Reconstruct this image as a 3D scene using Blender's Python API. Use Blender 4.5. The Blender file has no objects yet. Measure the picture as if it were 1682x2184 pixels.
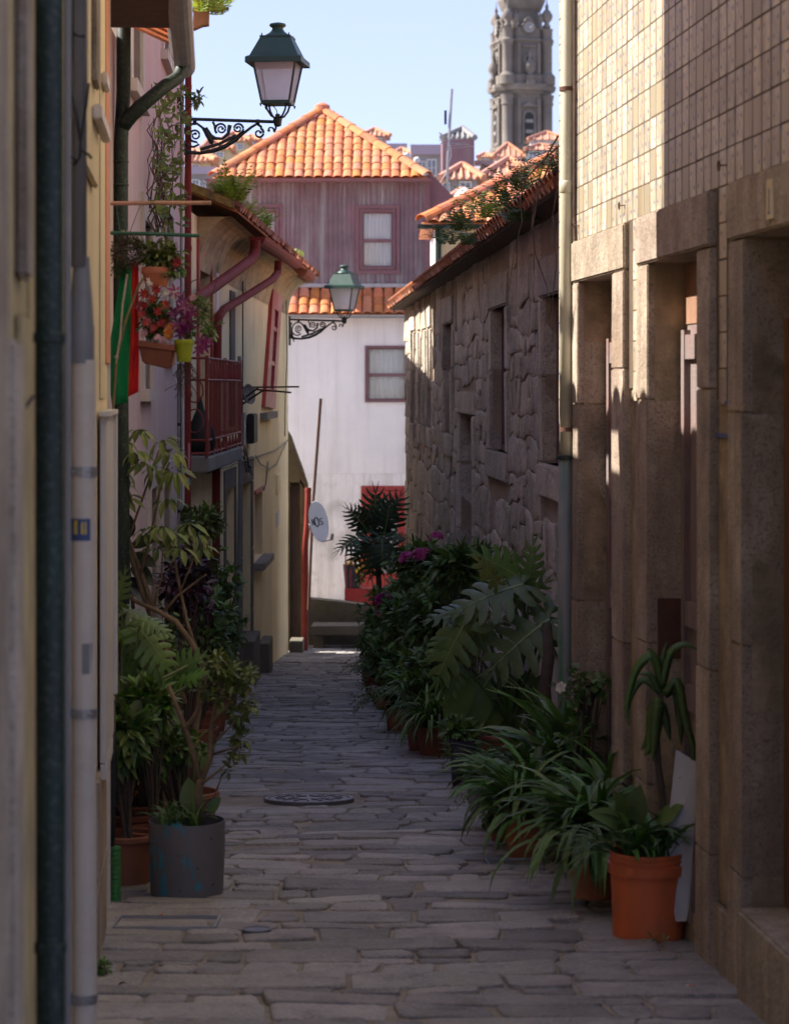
import bpy, bmesh, math, random
from math import sin, cos, pi, radians, sqrt, atan2, hypot
from mathutils import Vector, Matrix, Quaternion

# ------------------------------------------------------------------ scene, camera, sky, sun, exposure
SC = bpy.context.scene
COL = SC.collection
EYE = 1.77
FD, CX, HY = 5155.0, 841.0, 823.0        # focal length, centre and horizon in photograph units

cam_d = bpy.data.cameras.new('camera')
cam = bpy.data.objects.new('camera', cam_d)
COL.objects.link(cam)
cam.location = (0, 0, EYE)
cam.rotation_euler = (radians(90), 0, 0)
cam_d.sensor_fit = 'VERTICAL'
cam_d.sensor_height = 36.0
cam_d.lens = 85.0
cam_d.shift_y = -(1092.0 - HY) / 2184.0
cam_d.clip_start = 0.1
cam_d.clip_end = 3000
cam_d.dof.use_dof = True
cam_d.dof.focus_distance = 16.0
cam_d.dof.aperture_fstop = 5.0
SC.camera = cam

SUN_EL, SUN_PHI = radians(42.0), radians(8.0)       # from the left, a little ahead of the camera
SUNV = Vector((-cos(SUN_EL) * cos(SUN_PHI), cos(SUN_EL) * sin(SUN_PHI), sin(SUN_EL)))
world = bpy.data.worlds.new('World')
SC.world = world
world.use_nodes = True
wn = world.node_tree
sky = wn.nodes.new('ShaderNodeTexSky')
sky.sky_type = 'NISHITA'
sky.sun_disc = False
sky.sun_elevation = SUN_EL
sky.sun_rotation = atan2(SUNV.x, SUNV.y)
sky.air_density = 0.55
sky.dust_density = 0.0
sky.ozone_density = 1.0
soft = wn.nodes.new('ShaderNodeGamma'); soft.inputs[1].default_value = 0.38      # a soft, even spring sky
tint = wn.nodes.new('ShaderNodeMix'); tint.data_type = 'RGBA'; tint.blend_type = 'MULTIPLY'
tint.inputs[0].default_value = 1.0; tint.inputs[7].default_value = (0.90, 0.92, 1.20, 1)      # white balance
wn.links.new(sky.outputs[0], soft.inputs[0]); wn.links.new(soft.outputs[0], tint.inputs[6]); wn.links.new(tint.outputs[2], wn.nodes['Background'].inputs[0])
wn.nodes['Background'].inputs[1].default_value = 0.089
sun_d = bpy.data.lights.new('sun', 'SUN')
sun_d.energy = 2.0
sun_d.angle = radians(0.5)
sun_d.color = (1.0, 0.93, 0.82)
sun = bpy.data.objects.new('sun', sun_d)
COL.objects.link(sun)
sun.rotation_euler = SUNV.to_track_quat('Z', 'Y').to_euler()
SC.view_settings.view_transform = 'Standard'
SC.view_settings.look = 'None'
SC.view_settings.gamma = 1
SC.view_settings.exposure = 2.75
SC.view_settings.use_curve_mapping = False
SC.cycles.max_bounces = 10
SC.cycles.diffuse_bounces = 8
SC.cycles.use_denoising = True

random.seed(11)
R = random.Random(5)

# ------------------------------------------------------------------ helpers
def P(dx, dy, Y):
    """point at depth Y along the ray through photograph position dx, dy"""
    return Vector(((dx - CX) * Y / FD, Y, EYE + (HY - dy) * Y / FD))

def gz(Y):
    """height of the alley floor"""
    if Y < 8: return -0.039 * Y
    z = -0.312
    if Y < 14:
        t = Y - 8
        return z - (0.039 * t + (0.07 - 0.039) * t * t / 12)
    z -= 0.327
    if Y < 37: return z - 0.07 * (Y - 14)
    return z - 0.07 * 23 - 0.01 * (min(Y, 60) - 37)

def ground_Y(dy):
    """depth where the ray through dy meets the alley floor"""
    a, b = 3.0, 60.0
    for _ in range(60):
        m = (a + b) / 2
        if EYE + (HY - dy) * m / FD > gz(m): a = m
        else: b = m
    return a

def G(dx, dy):
    Y = ground_Y(dy)
    p = P(dx, dy, Y); p.z = gz(Y)
    return p

W0 = {}
def tag(o, label=None, cat=None, group=None, kind=None):
    if label: o['label'] = label
    if cat: o['category'] = cat
    if group: o['group'] = group
    if kind: o['kind'] = kind
    return o

def thing(name, loc, label, cat, group=None):
    o = bpy.data.objects.new(name, None)
    o.empty_display_size = 0.1
    COL.objects.link(o)
    o.location = loc
    W0[o] = Vector(loc)
    return tag(o, label, cat, group)

class MB:
    def __init__(s):
        s.v = []; s.f = []; s.uv = None
    def add(s, vs, fs):
        n = len(s.v)
        s.v.extend([tuple(v) for v in vs])
        s.f.extend([tuple(i + n for i in f) for f in fs])
    def quad(s, a, b, c, d): s.add((a, b, c, d), ((0, 1, 2, 3),))
    def hexa(s, p):
        """8 corners: bottom ring 0-3, top ring 4-7"""
        s.add(p, ((3, 2, 1, 0), (4, 5, 6, 7), (0, 1, 5, 4), (1, 2, 6, 5), (2, 3, 7, 6), (3, 0, 4, 7)))
    def box(s, x0, x1, y0, y1, z0, z1):
        s.hexa([(x0, y0, z0), (x1, y0, z0), (x1, y1, z0), (x0, y1, z0), (x0, y0, z1), (x1, y0, z1), (x1, y1, z1), (x0, y1, z1)])
    def obox(s, c, ax, ay, az):
        """box about centre c with half axes"""
        c, ax, ay, az = Vector(c), Vector(ax), Vector(ay), Vector(az)
        s.hexa([c + i * ax + j * ay + k * az for k in (-1, 1) for i, j in ((-1, -1), (1, -1), (1, 1), (-1, 1))])
    def tube(s, pts, r, n=8, caps=True):
        pts = [Vector(p) for p in pts]
        m = len(pts)
        rr = r if isinstance(r, (list, tuple)) else [r] * m
        rings = []
        ref = None
        for i, p in enumerate(pts):
            t = (pts[min(i + 1, m - 1)] - pts[max(i - 1, 0)])
            if t.length < 1e-9: t = Vector((0, 0, 1))
            t.normalize()
            if ref is None:
                ref = Vector((0, 0, 1)) if abs(t.z) < 0.9 else Vector((1, 0, 0))
            a = t.cross(ref)
            if a.length < 1e-4: a = t.cross(Vector((0.3, 1, 0.2)))
            a.normalize(); b = t.cross(a)
            ref = a.cross(t) if False else ref
            rings.append([p + (a * cos(2 * pi * k / n) + b * sin(2 * pi * k / n)) * rr[i] for k in range(n)])
        base = len(s.v)
        for ring in rings: s.v.extend([tuple(q) for q in ring])
        for i in range(m - 1):
            for k in range(n):
                k2 = (k + 1) % n
                s.f.append((base + i * n + k, base + i * n + k2, base + (i + 1) * n + k2, base + (i + 1) * n + k))
        if caps:
            s.f.append(tuple(base + k for k in reversed(range(n))))
            s.f.append(tuple(base + (m - 1) * n + k for k in range(n)))
    def lathe(s, prof, c=(0, 0, 0), n=24, caps=True):
        c = Vector(c); base = len(s.v); m = len(prof)
        for r, z in prof:
            for k in range(n):
                a = 2 * pi * k / n
                s.v.append((c.x + r * cos(a), c.y + r * sin(a), c.z + z))
        for i in range(m - 1):
            for k in range(n):
                k2 = (k + 1) % n
                s.f.append((base + i * n + k, base + i * n + k2, base + (i + 1) * n + k2, base + (i + 1) * n + k))
        if caps:
            s.f.append(tuple(base + k for k in reversed(range(n))))
            s.f.append(tuple(base + (m - 1) * n + k for k in range(n)))
    def prism(s, poly, d):
        """closed polygon (3D points) pushed along vector d"""
        d = Vector(d); n = len(poly); b = len(s.v)
        s.v.extend([tuple(Vector(p)) for p in poly]); s.v.extend([tuple(Vector(p) + d) for p in poly])
        s.f.append(tuple(b + k for k in range(n))); s.f.append(tuple(b + n + k for k in reversed(range(n))))
        for k in range(n):
            k2 = (k + 1) % n
            s.f.append((b + k2, b + k, b + n + k, b + n + k2))
    def mesh(s, name, mat=None, off=(0, 0, 0), smooth=False):
        me = bpy.data.meshes.new(name)
        off = Vector(off)
        me.from_pydata([(v[0] - off.x, v[1] - off.y, v[2] - off.z) for v in s.v], [], s.f)
        if mat: me.materials.append(mat)
        if smooth:
            me.polygons.foreach_set('use_smooth', [True] * len(me.polygons))
        me.update()
        return me
    def build(s, name, mat, parent=None, smooth=False, off=None, sharp=None):
        w = W0.get(parent, Vector((0, 0, 0))) if parent is not None else Vector(off or (0, 0, 0))
        me = s.mesh(name, mat, w, smooth)
        o = bpy.data.objects.new(name, me)
        COL.objects.link(o)
        if parent is not None: o.parent = parent
        else: o.location = w
        W0[o] = w
        if smooth and sharp is not None:
            try: me.set_sharp_from_angle(angle=radians(sharp))
            except Exception: pass
        return o

def place(name, me, parent, loc, rot=None, scale=None):
    """another object that shares mesh data; loc is a world place, parent unrotated"""
    o = bpy.data.objects.new(name, me)
    COL.objects.link(o)
    w = W0.get(parent, Vector((0, 0, 0)))
    o.parent = parent
    o.location = Vector(loc) - w
    if rot is not None:
        o.rotation_mode = 'QUATERNION'
        o.rotation_quaternion = rot if isinstance(rot, Quaternion) else rot.to_quaternion()
    if scale is not None: o.scale = scale
    W0[o] = Vector(loc)
    return o

def bevel(o, w, seg=1):
    """cut the edges of a mesh object"""
    bm = bmesh.new(); bm.from_mesh(o.data)
    bmesh.ops.remove_doubles(bm, verts=bm.verts, dist=1e-5)
    bmesh.ops.bevel(bm, geom=list(bm.edges), offset=w, segments=seg, affect='EDGES', clamp_overlap=True)
    bm.to_mesh(o.data); bm.free()
    return o

# ------------------------------------------------------------------ materials
MATS = {}
def mat(name, col, rough=0.8, var=0.25, scale=6.0, bump=0.15, bscale=60.0, col2=None, stain=None, stain_scale=2.0,
        stain_amt=0.5, stretch=None, rand=None, rand_amt=0.2, metal=0.0, spec=0.5, streak=None, streak_amt=0.4, streak_scale=9.0,
        speck=None, speck_amt=0.5, trans=0.0, sheen=0.0, bump2=0.0, bscale2=8.0):
    if name in MATS: return MATS[name]
    m = bpy.data.materials.new(name); m.use_nodes = True
    nt = m.node_tree; N = nt.nodes; L = nt.links
    bs = N['Principled BSDF']
    tc = N.new('ShaderNodeTexCoord'); src = tc.outputs['Object']
    geo = None
    if rand == 'object' or True:
        # world position keeps the grain from repeating on copies
        g = N.new('ShaderNodeNewGeometry'); src = g.outputs['Position']; geo = g
    if stretch:
        mp = N.new('ShaderNodeMapping'); mp.inputs['Scale'].default_value = stretch
        L.new(src, mp.inputs[0]); src_c = mp.outputs[0]
    else: src_c = src
    def noise(sc, det=5, rg=0.6, s=None):
        n = N.new('ShaderNodeTexNoise'); n.inputs['Scale'].default_value = sc
        n.inputs['Detail'].default_value = det; n.inputs['Roughness'].default_value = rg
        L.new(s or src_c, n.inputs['Vector']); return n
    def ramp(inp, a, b, pa, pb):
        r = N.new('ShaderNodeValToRGB')
        r.color_ramp.elements[0].position = pa; r.color_ramp.elements[1].position = pb
        r.color_ramp.elements[0].color = (*a, 1); r.color_ramp.elements[1].color = (*b, 1)
        L.new(inp, r.inputs[0]); return r.outputs[0]
    def mixc(fac, a, b, mode='MIX'):
        x = N.new('ShaderNodeMix'); x.data_type = 'RGBA'; x.blend_type = mode
        if isinstance(fac, (int, float)): x.inputs[0].default_value = fac
        else: L.new(fac, x.inputs[0])
        for k, q in ((6, a), (7, b)):
            if isinstance(q, tuple): x.inputs[k].default_value = (*q, 1)
            else: L.new(q, x.inputs[k])
        return x.outputs[2]
    c2 = col2 or tuple(c * (1 - var) for c in col)
    c1 = tuple(min(1, c * (1 + var * 0.6)) for c in col)
    n1 = noise(scale)
    c = ramp(n1.outputs[0], c2, c1, 0.3, 0.7)
    if stain:
        n2 = noise(stain_scale, 7, 0.7, src)
        f = ramp(n2.outputs[0], (0, 0, 0), (stain_amt,) * 3, 0.48, 0.68)
        c = mixc(f, c, stain)
    if streak:
        mp2 = N.new('ShaderNodeMapping'); mp2.inputs['Scale'].default_value = (1, 1, 0.06)
        L.new(src, mp2.inputs[0])
        n3 = noise(streak_scale, 6, 0.7, mp2.outputs[0])
        f = ramp(n3.outputs[0], (0, 0, 0), (streak_amt,) * 3, 0.47, 0.66)
        c = mixc(f, c, streak)
    if speck:
        n4 = noise(bscale * 1.5, 2, 0.5, src)
        f = ramp(n4.outputs[0], (0, 0, 0), (speck_amt,) * 3, 0.55, 0.62)
        c = mixc(f, c, speck)
    if rand:
        if rand == 'island':
            rv = geo.outputs['Random Per Island']
        else:
            oi = N.new('ShaderNodeObjectInfo'); rv = oi.outputs['Random']
        hsv = N.new('ShaderNodeHueSaturation')
        def rng(lo, hi, mult):
            mm = N.new('ShaderNodeMath'); mm.operation = 'MULTIPLY'; mm.inputs[1].default_value = mult
            L.new(rv, mm.inputs[0])
            fr = N.new('ShaderNodeMath'); fr.operation = 'FRACT'; L.new(mm.outputs[0], fr.inputs[0])
            mr = N.new('ShaderNodeMapRange'); mr.inputs[3].default_value = lo; mr.inputs[4].default_value = hi
            L.new(fr.outputs[0], mr.inputs[0]); return mr.outputs[0]
        L.new(rng(0.5 - 0.06 * rand_amt, 0.5 + 0.06 * rand_amt, 7.3), hsv.inputs['Hue'])
        L.new(rng(1 - rand_amt * 0.7, 1 + rand_amt * 0.4, 3.7), hsv.inputs['Saturation'])
        L.new(rng(1 - rand_amt, 1 + rand_amt, 1.0), hsv.inputs['Value'])
        L.new(c, hsv.inputs['Color']); c = hsv.outputs[0]
    L.new(c, bs.inputs['Base Color'])
    rn = noise(scale * 2.3, 3, 0.5, src)
    rm = N.new('ShaderNodeMapRange'); rm.inputs[3].default_value = max(0.03, rough - 0.12); rm.inputs[4].default_value = min(1, rough + 0.12)
    L.new(rn.outputs[0], rm.inputs[0]); L.new(rm.outputs[0], bs.inputs['Roughness'])
    bs.inputs['Metallic'].default_value = metal
    bs.inputs['Specular IOR Level'].default_value = spec
    if bump > 0:
        nb = noise(bscale, 6, 0.65, src)
        b = N.new('ShaderNodeBump'); b.inputs['Strength'].default_value = min(1, bump * 2); b.inputs['Distance'].default_value = 0.02 * min(1.0, 20.0 / bscale) + 0.002
        L.new(nb.outputs[0], b.inputs['Height']); L.new(b.outputs[0], bs.inputs['Normal'])
        if bump2 > 0:
            nb2 = noise(bscale2, 4, 0.6, src)
            b2 = N.new('ShaderNodeBump'); b2.inputs['Strength'].default_value = bump2; b2.inputs['Distance'].default_value = 0.05
            L.new(nb2.outputs[0], b2.inputs['Height']); L.new(b2.outputs[0], b.inputs['Normal'])
    if trans > 0:
        out = N['Material Output']
        tl = N.new('ShaderNodeBsdfTranslucent'); mx = N.new('ShaderNodeMixShader'); mx.inputs[0].default_value = trans
        cc = mixc(1.0, c, (1.0, 1.0, 0.45), 'MULTIPLY')
        L.new(cc, tl.inputs[0]); L.new(bs.outputs[0], mx.inputs[1]); L.new(tl.outputs[0], mx.inputs[2]); L.new(mx.outputs[0], out.inputs[0])
    MATS[name] = m
    return m

M = dict(
    mortar=mat('mortar', (0.30, 0.255, 0.205), 0.95, 0.35, 5, 0.3, 50, stain=(0.19, 0.165, 0.125), stain_amt=0.7),
    paving=mat('paving_granite', (0.300, 0.272, 0.262), 0.62, 0.42, 6, 0.8, 48, stain=(0.13, 0.135, 0.085), stain_scale=3.0, stain_amt=0.55, rand='object', rand_amt=0.36, speck=(0.42, 0.39, 0.37), speck_amt=0.4, bump2=0.45, bscale2=22.0),
    paving_far=mat('paving_granite_far', (0.310, 0.285, 0.272), 0.68, 0.38, 7, 0.6, 42, stain=(0.13, 0.135, 0.085), stain_scale=3.0, stain_amt=0.5, rand='island', rand_amt=0.28),
    granite=mat('door_granite', (0.41, 0.335, 0.260), 0.9, 0.38, 3.5, 0.6, 60, stain=(0.20, 0.125, 0.075), stain_scale=2.2, stain_amt=0.6, streak=(0.21, 0.135, 0.085), streak_amt=0.55, streak_scale=9, bump2=0.35, bscale2=14.0, speck=(0.10, 0.08, 0.07), speck_amt=0.45, rand='object', rand_amt=0.12),
    rubble=mat('rubble_granite', (0.56, 0.475, 0.39), 0.92, 0.28, 2.6, 0.5, 26, stain=(0.27, 0.22, 0.17), stain_scale=1.7, stain_amt=0.6, rand='object', rand_amt=0.2, speck=(0.22, 0.18, 0.15), speck_amt=0.4, bump2=0.7, bscale2=9.0),
    rubble_far=mat('rubble_granite_far', (0.55, 0.47, 0.385), 0.92, 0.28, 2.6, 0.5, 26, stain=(0.27, 0.22, 0.17), stain_scale=1.7, stain_amt=0.6, rand='island', rand_amt=0.2, bump2=0.7, bscale2=9.0),
    rubble_joint=mat('rubble_mortar', (0.42, 0.315, 0.235), 0.95, 0.35, 4, 0.5, 30, stain=(0.24, 0.18, 0.13), stain_amt=0.7),
    yellow_plaster=mat('yellow_plaster', (0.88, 0.74, 0.43), 0.9, 0.05, 1.6, 0.10, 25, stain=(0.52, 0.41, 0.25), stain_scale=1.3, stain_amt=0.4, streak=(0.46, 0.38, 0.25), streak_amt=0.3, streak_scale=5),
    cream_plaster=mat('cream_plaster', (0.71, 0.59, 0.38), 0.9, 0.10, 1.5, 0.12, 30, stain=(0.42, 0.35, 0.24), stain_amt=0.35),
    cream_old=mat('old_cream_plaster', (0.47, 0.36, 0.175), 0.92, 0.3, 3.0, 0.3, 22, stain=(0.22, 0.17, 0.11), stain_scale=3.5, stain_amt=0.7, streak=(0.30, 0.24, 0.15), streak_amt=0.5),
    pink_plaster=mat('pink_plaster', (0.55, 0.40, 0.395), 0.9, 0.12, 2, 0.12, 25, streak=(0.56, 0.52, 0.44), streak_amt=0.75, streak_scale=8, stain=(0.48, 0.29, 0.32), stain_amt=0.5),
    salmon=mat('salmon_paint', (0.60, 0.25, 0.13), 0.8, 0.15, 3, 0.08, 30),
    white_plaster=mat('white_plaster', (0.84, 0.815, 0.81), 0.92, 0.07, 1.2, 0.08, 22, stain=(0.33, 0.30, 0.26), stain_scale=0.9, stain_amt=0.0, streak=(0.44, 0.41, 0.36), streak_amt=0.25, streak_scale=4),
    white_dirty=mat('damp_white_plaster', (0.84, 0.815, 0.80), 0.92, 0.07, 2, 0.12, 22, stain=(0.36, 0.33, 0.30), stain_scale=1.1, stain_amt=0.85, streak=(0.42, 0.39, 0.35), streak_amt=0.45, streak_scale=6),
    roof=mat('clay_tile', (0.60, 0.195, 0.072), 0.85, 0.22, 9, 0.2, 50, stain=(0.30, 0.15, 0.07), stain_scale=6, stain_amt=0.5, rand='object', rand_amt=0.14),
    roof_far=mat('clay_tile_far', (0.47, 0.205, 0.12), 0.85, 0.25, 3, 0.1, 20, rand='island', rand_amt=0.2),
    roof_old=mat('old_clay_tile', (0.45, 0.17, 0.085), 0.88, 0.35, 8, 0.25, 45, stain=(0.12, 0.085, 0.05), stain_scale=5, stain_amt=0.8, rand='object', rand_amt=0.25),
    purple_sheet=mat('purple_sheet', (0.205, 0.145, 0.155), 0.7, 0.2, 3, 0.05, 30, streak=(0.33, 0.33, 0.31), streak_amt=0.95, streak_scale=5, stain=(0.30, 0.12, 0.16), stain_scale=1.2, stain_amt=0.4),
    mauve_paint=mat('mauve_paint', (0.19, 0.095, 0.105), 0.65, 0.15, 5, 0.05, 30),
    curtain=mat('curtain', (0.86, 0.85, 0.84), 0.9, 0.06, 3, 0.0),
    glass_dark=mat('dark_glass', (0.03, 0.03, 0.035), 0.08, 0.1, 2, 0.0, spec=0.6),
    red_paint=mat('red_paint', (0.34, 0.030, 0.028), 0.55, 0.18, 6, 0.06, 40, stain=(0.25, 0.06, 0.05), stain_amt=0.4),
    red_pipe=mat('red_pipe_paint', (0.215, 0.038, 0.033), 0.7, 0.15, 5, 0.04, 40, streak=(0.20, 0.05, 0.045), streak_amt=0.5, spec=0.12),
    rail_red=mat('oxide_red_iron', (0.26, 0.050, 0.040), 0.6, 0.2, 8, 0.1, 60),
    green_pipe=mat('green_pipe_paint', (0.007, 0.022, 0.016), 0.6, 0.3, 6, 0.05, 50, speck=(0.20, 0.22, 0.2), speck_amt=0.15),
    iron=mat('lamp_iron', (0.016, 0.024, 0.024), 0.5, 0.2, 12, 0.06, 60),
    lamp_green=mat('lamp_green_paint', (0.026, 0.068, 0.054), 0.5, 0.15, 8, 0.04, 50),
    frost=mat('frosted_pane', (0.72, 0.72, 0.74), 0.35, 0.04, 6, 0.25, 40, trans=0.55),
    grey_pvc=mat('grey_plastic', (0.20, 0.20, 0.21), 0.5, 0.12, 4, 0.03, 40, stain=(0.28, 0.27, 0.26), stain_amt=0.3),
    white_pvc=mat('white_plastic', (0.62, 0.55, 0.48), 0.5, 0.10, 3, 0.03, 30, stain=(0.34, 0.29, 0.25), stain_scale=3, stain_amt=0.5),
    white_metal=mat('white_box_paint', (0.58, 0.55, 0.53), 0.5, 0.05, 3, 0.02, 30),
    cream_pipe=mat('cream_pipe_paint', (0.52, 0.50, 0.40), 0.45, 0.18, 4, 0.04, 40, streak=(0.36, 0.31, 0.18), streak_amt=0.6),
    green_lower=mat('peeling_green_paint', (0.17, 0.175, 0.175), 0.5, 0.1, 4, 0.05, 40, streak=(0.012, 0.13, 0.07), streak_amt=1.0, streak_scale=16),
    wood_dark=mat('dark_wood', (0.085, 0.050, 0.035), 0.8, 0.35, 4, 0.25, 30, stretch=(6, 6, 0.7)),
    wood_grey=mat('weathered_wood', (0.20, 0.155, 0.15), 0.85, 0.3, 5, 0.25, 40, stretch=(14, 14, 0.6), stain=(0.20, 0.07, 0.05), stain_amt=0.5),
    wood_brown=mat('brown_door_wood', (0.17, 0.075, 0.03), 0.55, 0.3, 4, 0.15, 40, stretch=(14, 14, 0.6)),
    wood_raw=mat('raw_board_wood', (0.26, 0.14, 0.085), 0.85, 0.3, 4, 0.2, 30),
    eave_wood=mat('eave_wood', (0.085, 0.040, 0.030), 0.85, 0.35, 5, 0.2, 30, stretch=(2, 9, 9)),
    terracotta=mat('terracotta', (0.50, 0.150, 0.065), 0.75, 0.15, 6, 0.08, 50, stain=(0.36, 0.22, 0.15), stain_scale=6, stain_amt=0.6),
    terra_dark=mat('terracotta_dark', (0.26, 0.085, 0.045), 0.8, 0.25, 6, 0.1, 50, stain=(0.15, 0.09, 0.06), stain_amt=0.5),
    bucket=mat('orange_plastic', (0.62, 0.130, 0.035), 0.5, 0.08, 5, 0.02, 40, stain=(0.36, 0.14, 0.08), stain_scale=7, stain_amt=0.6, streak=(0.40, 0.13, 0.07), streak_amt=0.4, streak_scale=12),
    pot_grey=mat('grey_pot_plastic', (0.13, 0.125, 0.135), 0.5, 0.12, 6, 0.03, 40, stain=(0.07, 0.26, 0.33), stain_scale=3.5, stain_amt=0.0),
    pot_plum=mat('plum_pot_plastic', (0.05, 0.038, 0.06), 0.4, 0.15, 5, 0.02, 40),
    pot_lime=mat('lime_plastic', (0.30, 0.36, 0.015), 0.4, 0.08, 5, 0.0, 40),
    soil=mat('soil', (0.035, 0.024, 0.016), 1.0, 0.4, 20, 0.4, 60),
    bark=mat('bark', (0.21, 0.145, 0.085), 0.9, 0.3, 18, 0.3, 60),
    bark_dark=mat('dark_bark', (0.08, 0.055, 0.040), 0.9, 0.3, 18, 0.3, 60),
    leaf=mat('leaf_green', (0.110, 0.195, 0.040), 0.5, 0.25, 8, 0.0, rand='island', rand_amt=0.45, trans=0.22),
    leaf_dark=mat('leaf_dark', (0.118, 0.200, 0.052), 0.52, 0.25, 8, 0.0, rand='island', rand_amt=0.4, trans=0.28),
    leaf_olive=mat('leaf_olive', (0.135, 0.175, 0.040), 0.48, 0.25, 8, 0.0, rand='island', rand_amt=0.45, trans=0.25),
    leaf_strap=mat('leaf_strap', (0.090, 0.178, 0.040), 0.55, 0.25, 5, 0.0, rand='island', rand_amt=0.4, trans=0.22),
    leaf_big=mat('leaf_big', (0.095, 0.175, 0.040), 0.45, 0.2, 9, 0.05, 30, rand='object', rand_amt=0.3, trans=0.2),
    leaf_yellow=mat('leaf_yellowing', (0.20, 0.22, 0.03), 0.4, 0.3, 9, 0.05, 30, rand='object', rand_amt=0.2, trans=0.25),
    leaf_rubber=mat('leaf_rubber', (0.022, 0.030, 0.015), 0.25, 0.2, 9, 0.0, rand='island', rand_amt=0.3),
    leaf_aloe=mat('leaf_aloe', (0.080, 0.145, 0.034), 0.45, 0.25, 9, 0.0, rand='object', rand_amt=0.3, trans=0.05),
    fern=mat('leaf_fern_lit', (0.24, 0.33, 0.045), 0.6, 0.3, 8, 0.0, rand='island', rand_amt=0.3, trans=0.4),  # leaf colour lifted to stand in for sun that misses the eave ferns
    fern_dark=mat('leaf_fern_dark', (0.085, 0.135, 0.035), 0.55, 0.3, 8, 0.0, rand='island', rand_amt=0.35, trans=0.25),
    leaf_plum=mat('leaf_plum', (0.055, 0.016, 0.034), 0.4, 0.3, 8, 0.0, rand='island', rand_amt=0.4, trans=0.15),
    moss=mat('dry_moss', (0.085, 0.065, 0.035), 0.95, 0.5, 20, 0.2, 60, rand='island', rand_amt=0.45),
    straw=mat('dry_stems', (0.13, 0.085, 0.050), 0.9, 0.4, 10, 0.0, rand='island', rand_amt=0.4),
    fl_red=mat('petal_red', (0.34, 0.008, 0.010), 0.6, 0.25, 9, 0.0, rand='island', rand_amt=0.3, trans=0.15),
    fl_magenta=mat('petal_magenta', (0.18, 0.008, 0.11), 0.6, 0.25, 9, 0.0, rand='island', rand_amt=0.3, trans=0.15),
    fl_pink=mat('petal_pink', (0.42, 0.030, 0.20), 0.6, 0.25, 9, 0.0, rand='island', rand_amt=0.3, trans=0.2),
    fl_pale=mat('petal_pale', (0.66, 0.38, 0.44), 0.6, 0.2, 9, 0.0, rand='island', rand_amt=0.25, trans=0.2),
    fl_white=mat('petal_white', (0.72, 0.68, 0.64), 0.6, 0.1, 9, 0.0, rand='island', rand_amt=0.15, trans=0.2),
    fl_orange=mat('petal_orange', (0.75, 0.24, 0.02), 0.6, 0.25, 9, 0.0, rand='island', rand_amt=0.3, trans=0.15),
    fl_yellow=mat('petal_yellow', (0.62, 0.42, 0.02), 0.6, 0.25, 9, 0.0, rand='island', rand_amt=0.3, trans=0.15),
    flag_green=mat('flag_green', (0.008, 0.30, 0.085), 0.75, 0.08, 3, 0.0, trans=0.2),
    flag_red=mat('flag_red', (0.78, 0.028, 0.022), 0.75, 0.08, 3, 0.0, trans=0.2),
    flag_yellow=mat('flag_yellow', (0.70, 0.42, 0.02), 0.75, 0.08, 3, 0.0),
    bamboo=mat('bamboo', (0.30, 0.20, 0.095), 0.6, 0.3, 7, 0.05, 40, stain=(0.10, 0.13, 0.07), stain_scale=9, stain_amt=0.8),
    rod_pink=mat('salmon_rod', (0.55, 0.30, 0.20), 0.6, 0.2, 7, 0.05, 40, stain=(0.13, 0.11, 0.05), stain_scale=7, stain_amt=0.9),
    rod_green=mat('green_rod', (0.03, 0.13, 0.075), 0.5, 0.2, 7, 0.03, 40),
    rope=mat('rope', (0.50, 0.43, 0.33), 0.9, 0.2, 30, 0.2, 80),
    black=mat('black_rubber', (0.012, 0.012, 0.013), 0.6, 0.2, 8, 0.0),
    cable=mat('black_cable', (0.018, 0.016, 0.018), 0.6, 0.2, 8, 0.0),
    steel=mat('galvanised_steel', (0.34, 0.34, 0.35), 0.45, 0.15, 9, 0.04, 50, metal=0.6),
    rust=mat('rusty_steel', (0.085, 0.034, 0.022), 0.8, 0.3, 12, 0.1, 60),
    cast_iron=mat('cast_iron', (0.15, 0.145, 0.16), 0.38, 0.2, 10, 0.25, 70, metal=0.45),
    concrete=mat('concrete', (0.27, 0.25, 0.22), 0.92, 0.2, 4, 0.3, 40, stain=(0.12, 0.115, 0.09), stain_amt=0.6),
    bench_stone=mat('bench_granite', (0.150, 0.130, 0.105), 0.9, 0.25, 4, 0.3, 40, stain=(0.09, 0.095, 0.05), stain_amt=0.7),
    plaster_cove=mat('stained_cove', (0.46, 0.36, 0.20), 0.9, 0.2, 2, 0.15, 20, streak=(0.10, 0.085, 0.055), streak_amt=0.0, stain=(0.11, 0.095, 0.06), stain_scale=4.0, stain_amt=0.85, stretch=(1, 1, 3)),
    white_board=mat('white_board', (0.42, 0.41, 0.43), 0.6, 0.06, 4, 0.02, 30),
    dish=mat('dish_paint', (0.66, 0.70, 0.74), 0.5, 0.04, 4, 0.0),
    ink=mat('dark_ink', (0.04, 0.05, 0.06), 0.6, 0.05, 4, 0.0),
    ink_blue=mat('blue_ink', (0.05, 0.08, 0.22), 0.5, 0.1, 4, 0.0),
    sticker_pink=mat('pink_sticker', (0.55, 0.22, 0.30), 0.6, 0.1, 4, 0.0),
    sticker_teal=mat('teal_sticker', (0.10, 0.30, 0.33), 0.6, 0.1, 4, 0.0),
    sleeve=mat('green_sleeve', (0.035, 0.20, 0.045), 0.5, 0.25, 9, 0.05, 40, stain=(0.14, 0.11, 0.08), stain_scale=7, stain_amt=0.6),
    lichen=mat('yellow_lichen_tile', (0.27, 0.17, 0.04), 0.95, 0.4, 14, 0.3, 50, stain=(0.06, 0.05, 0.035), stain_scale=8, stain_amt=0.8),
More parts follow.
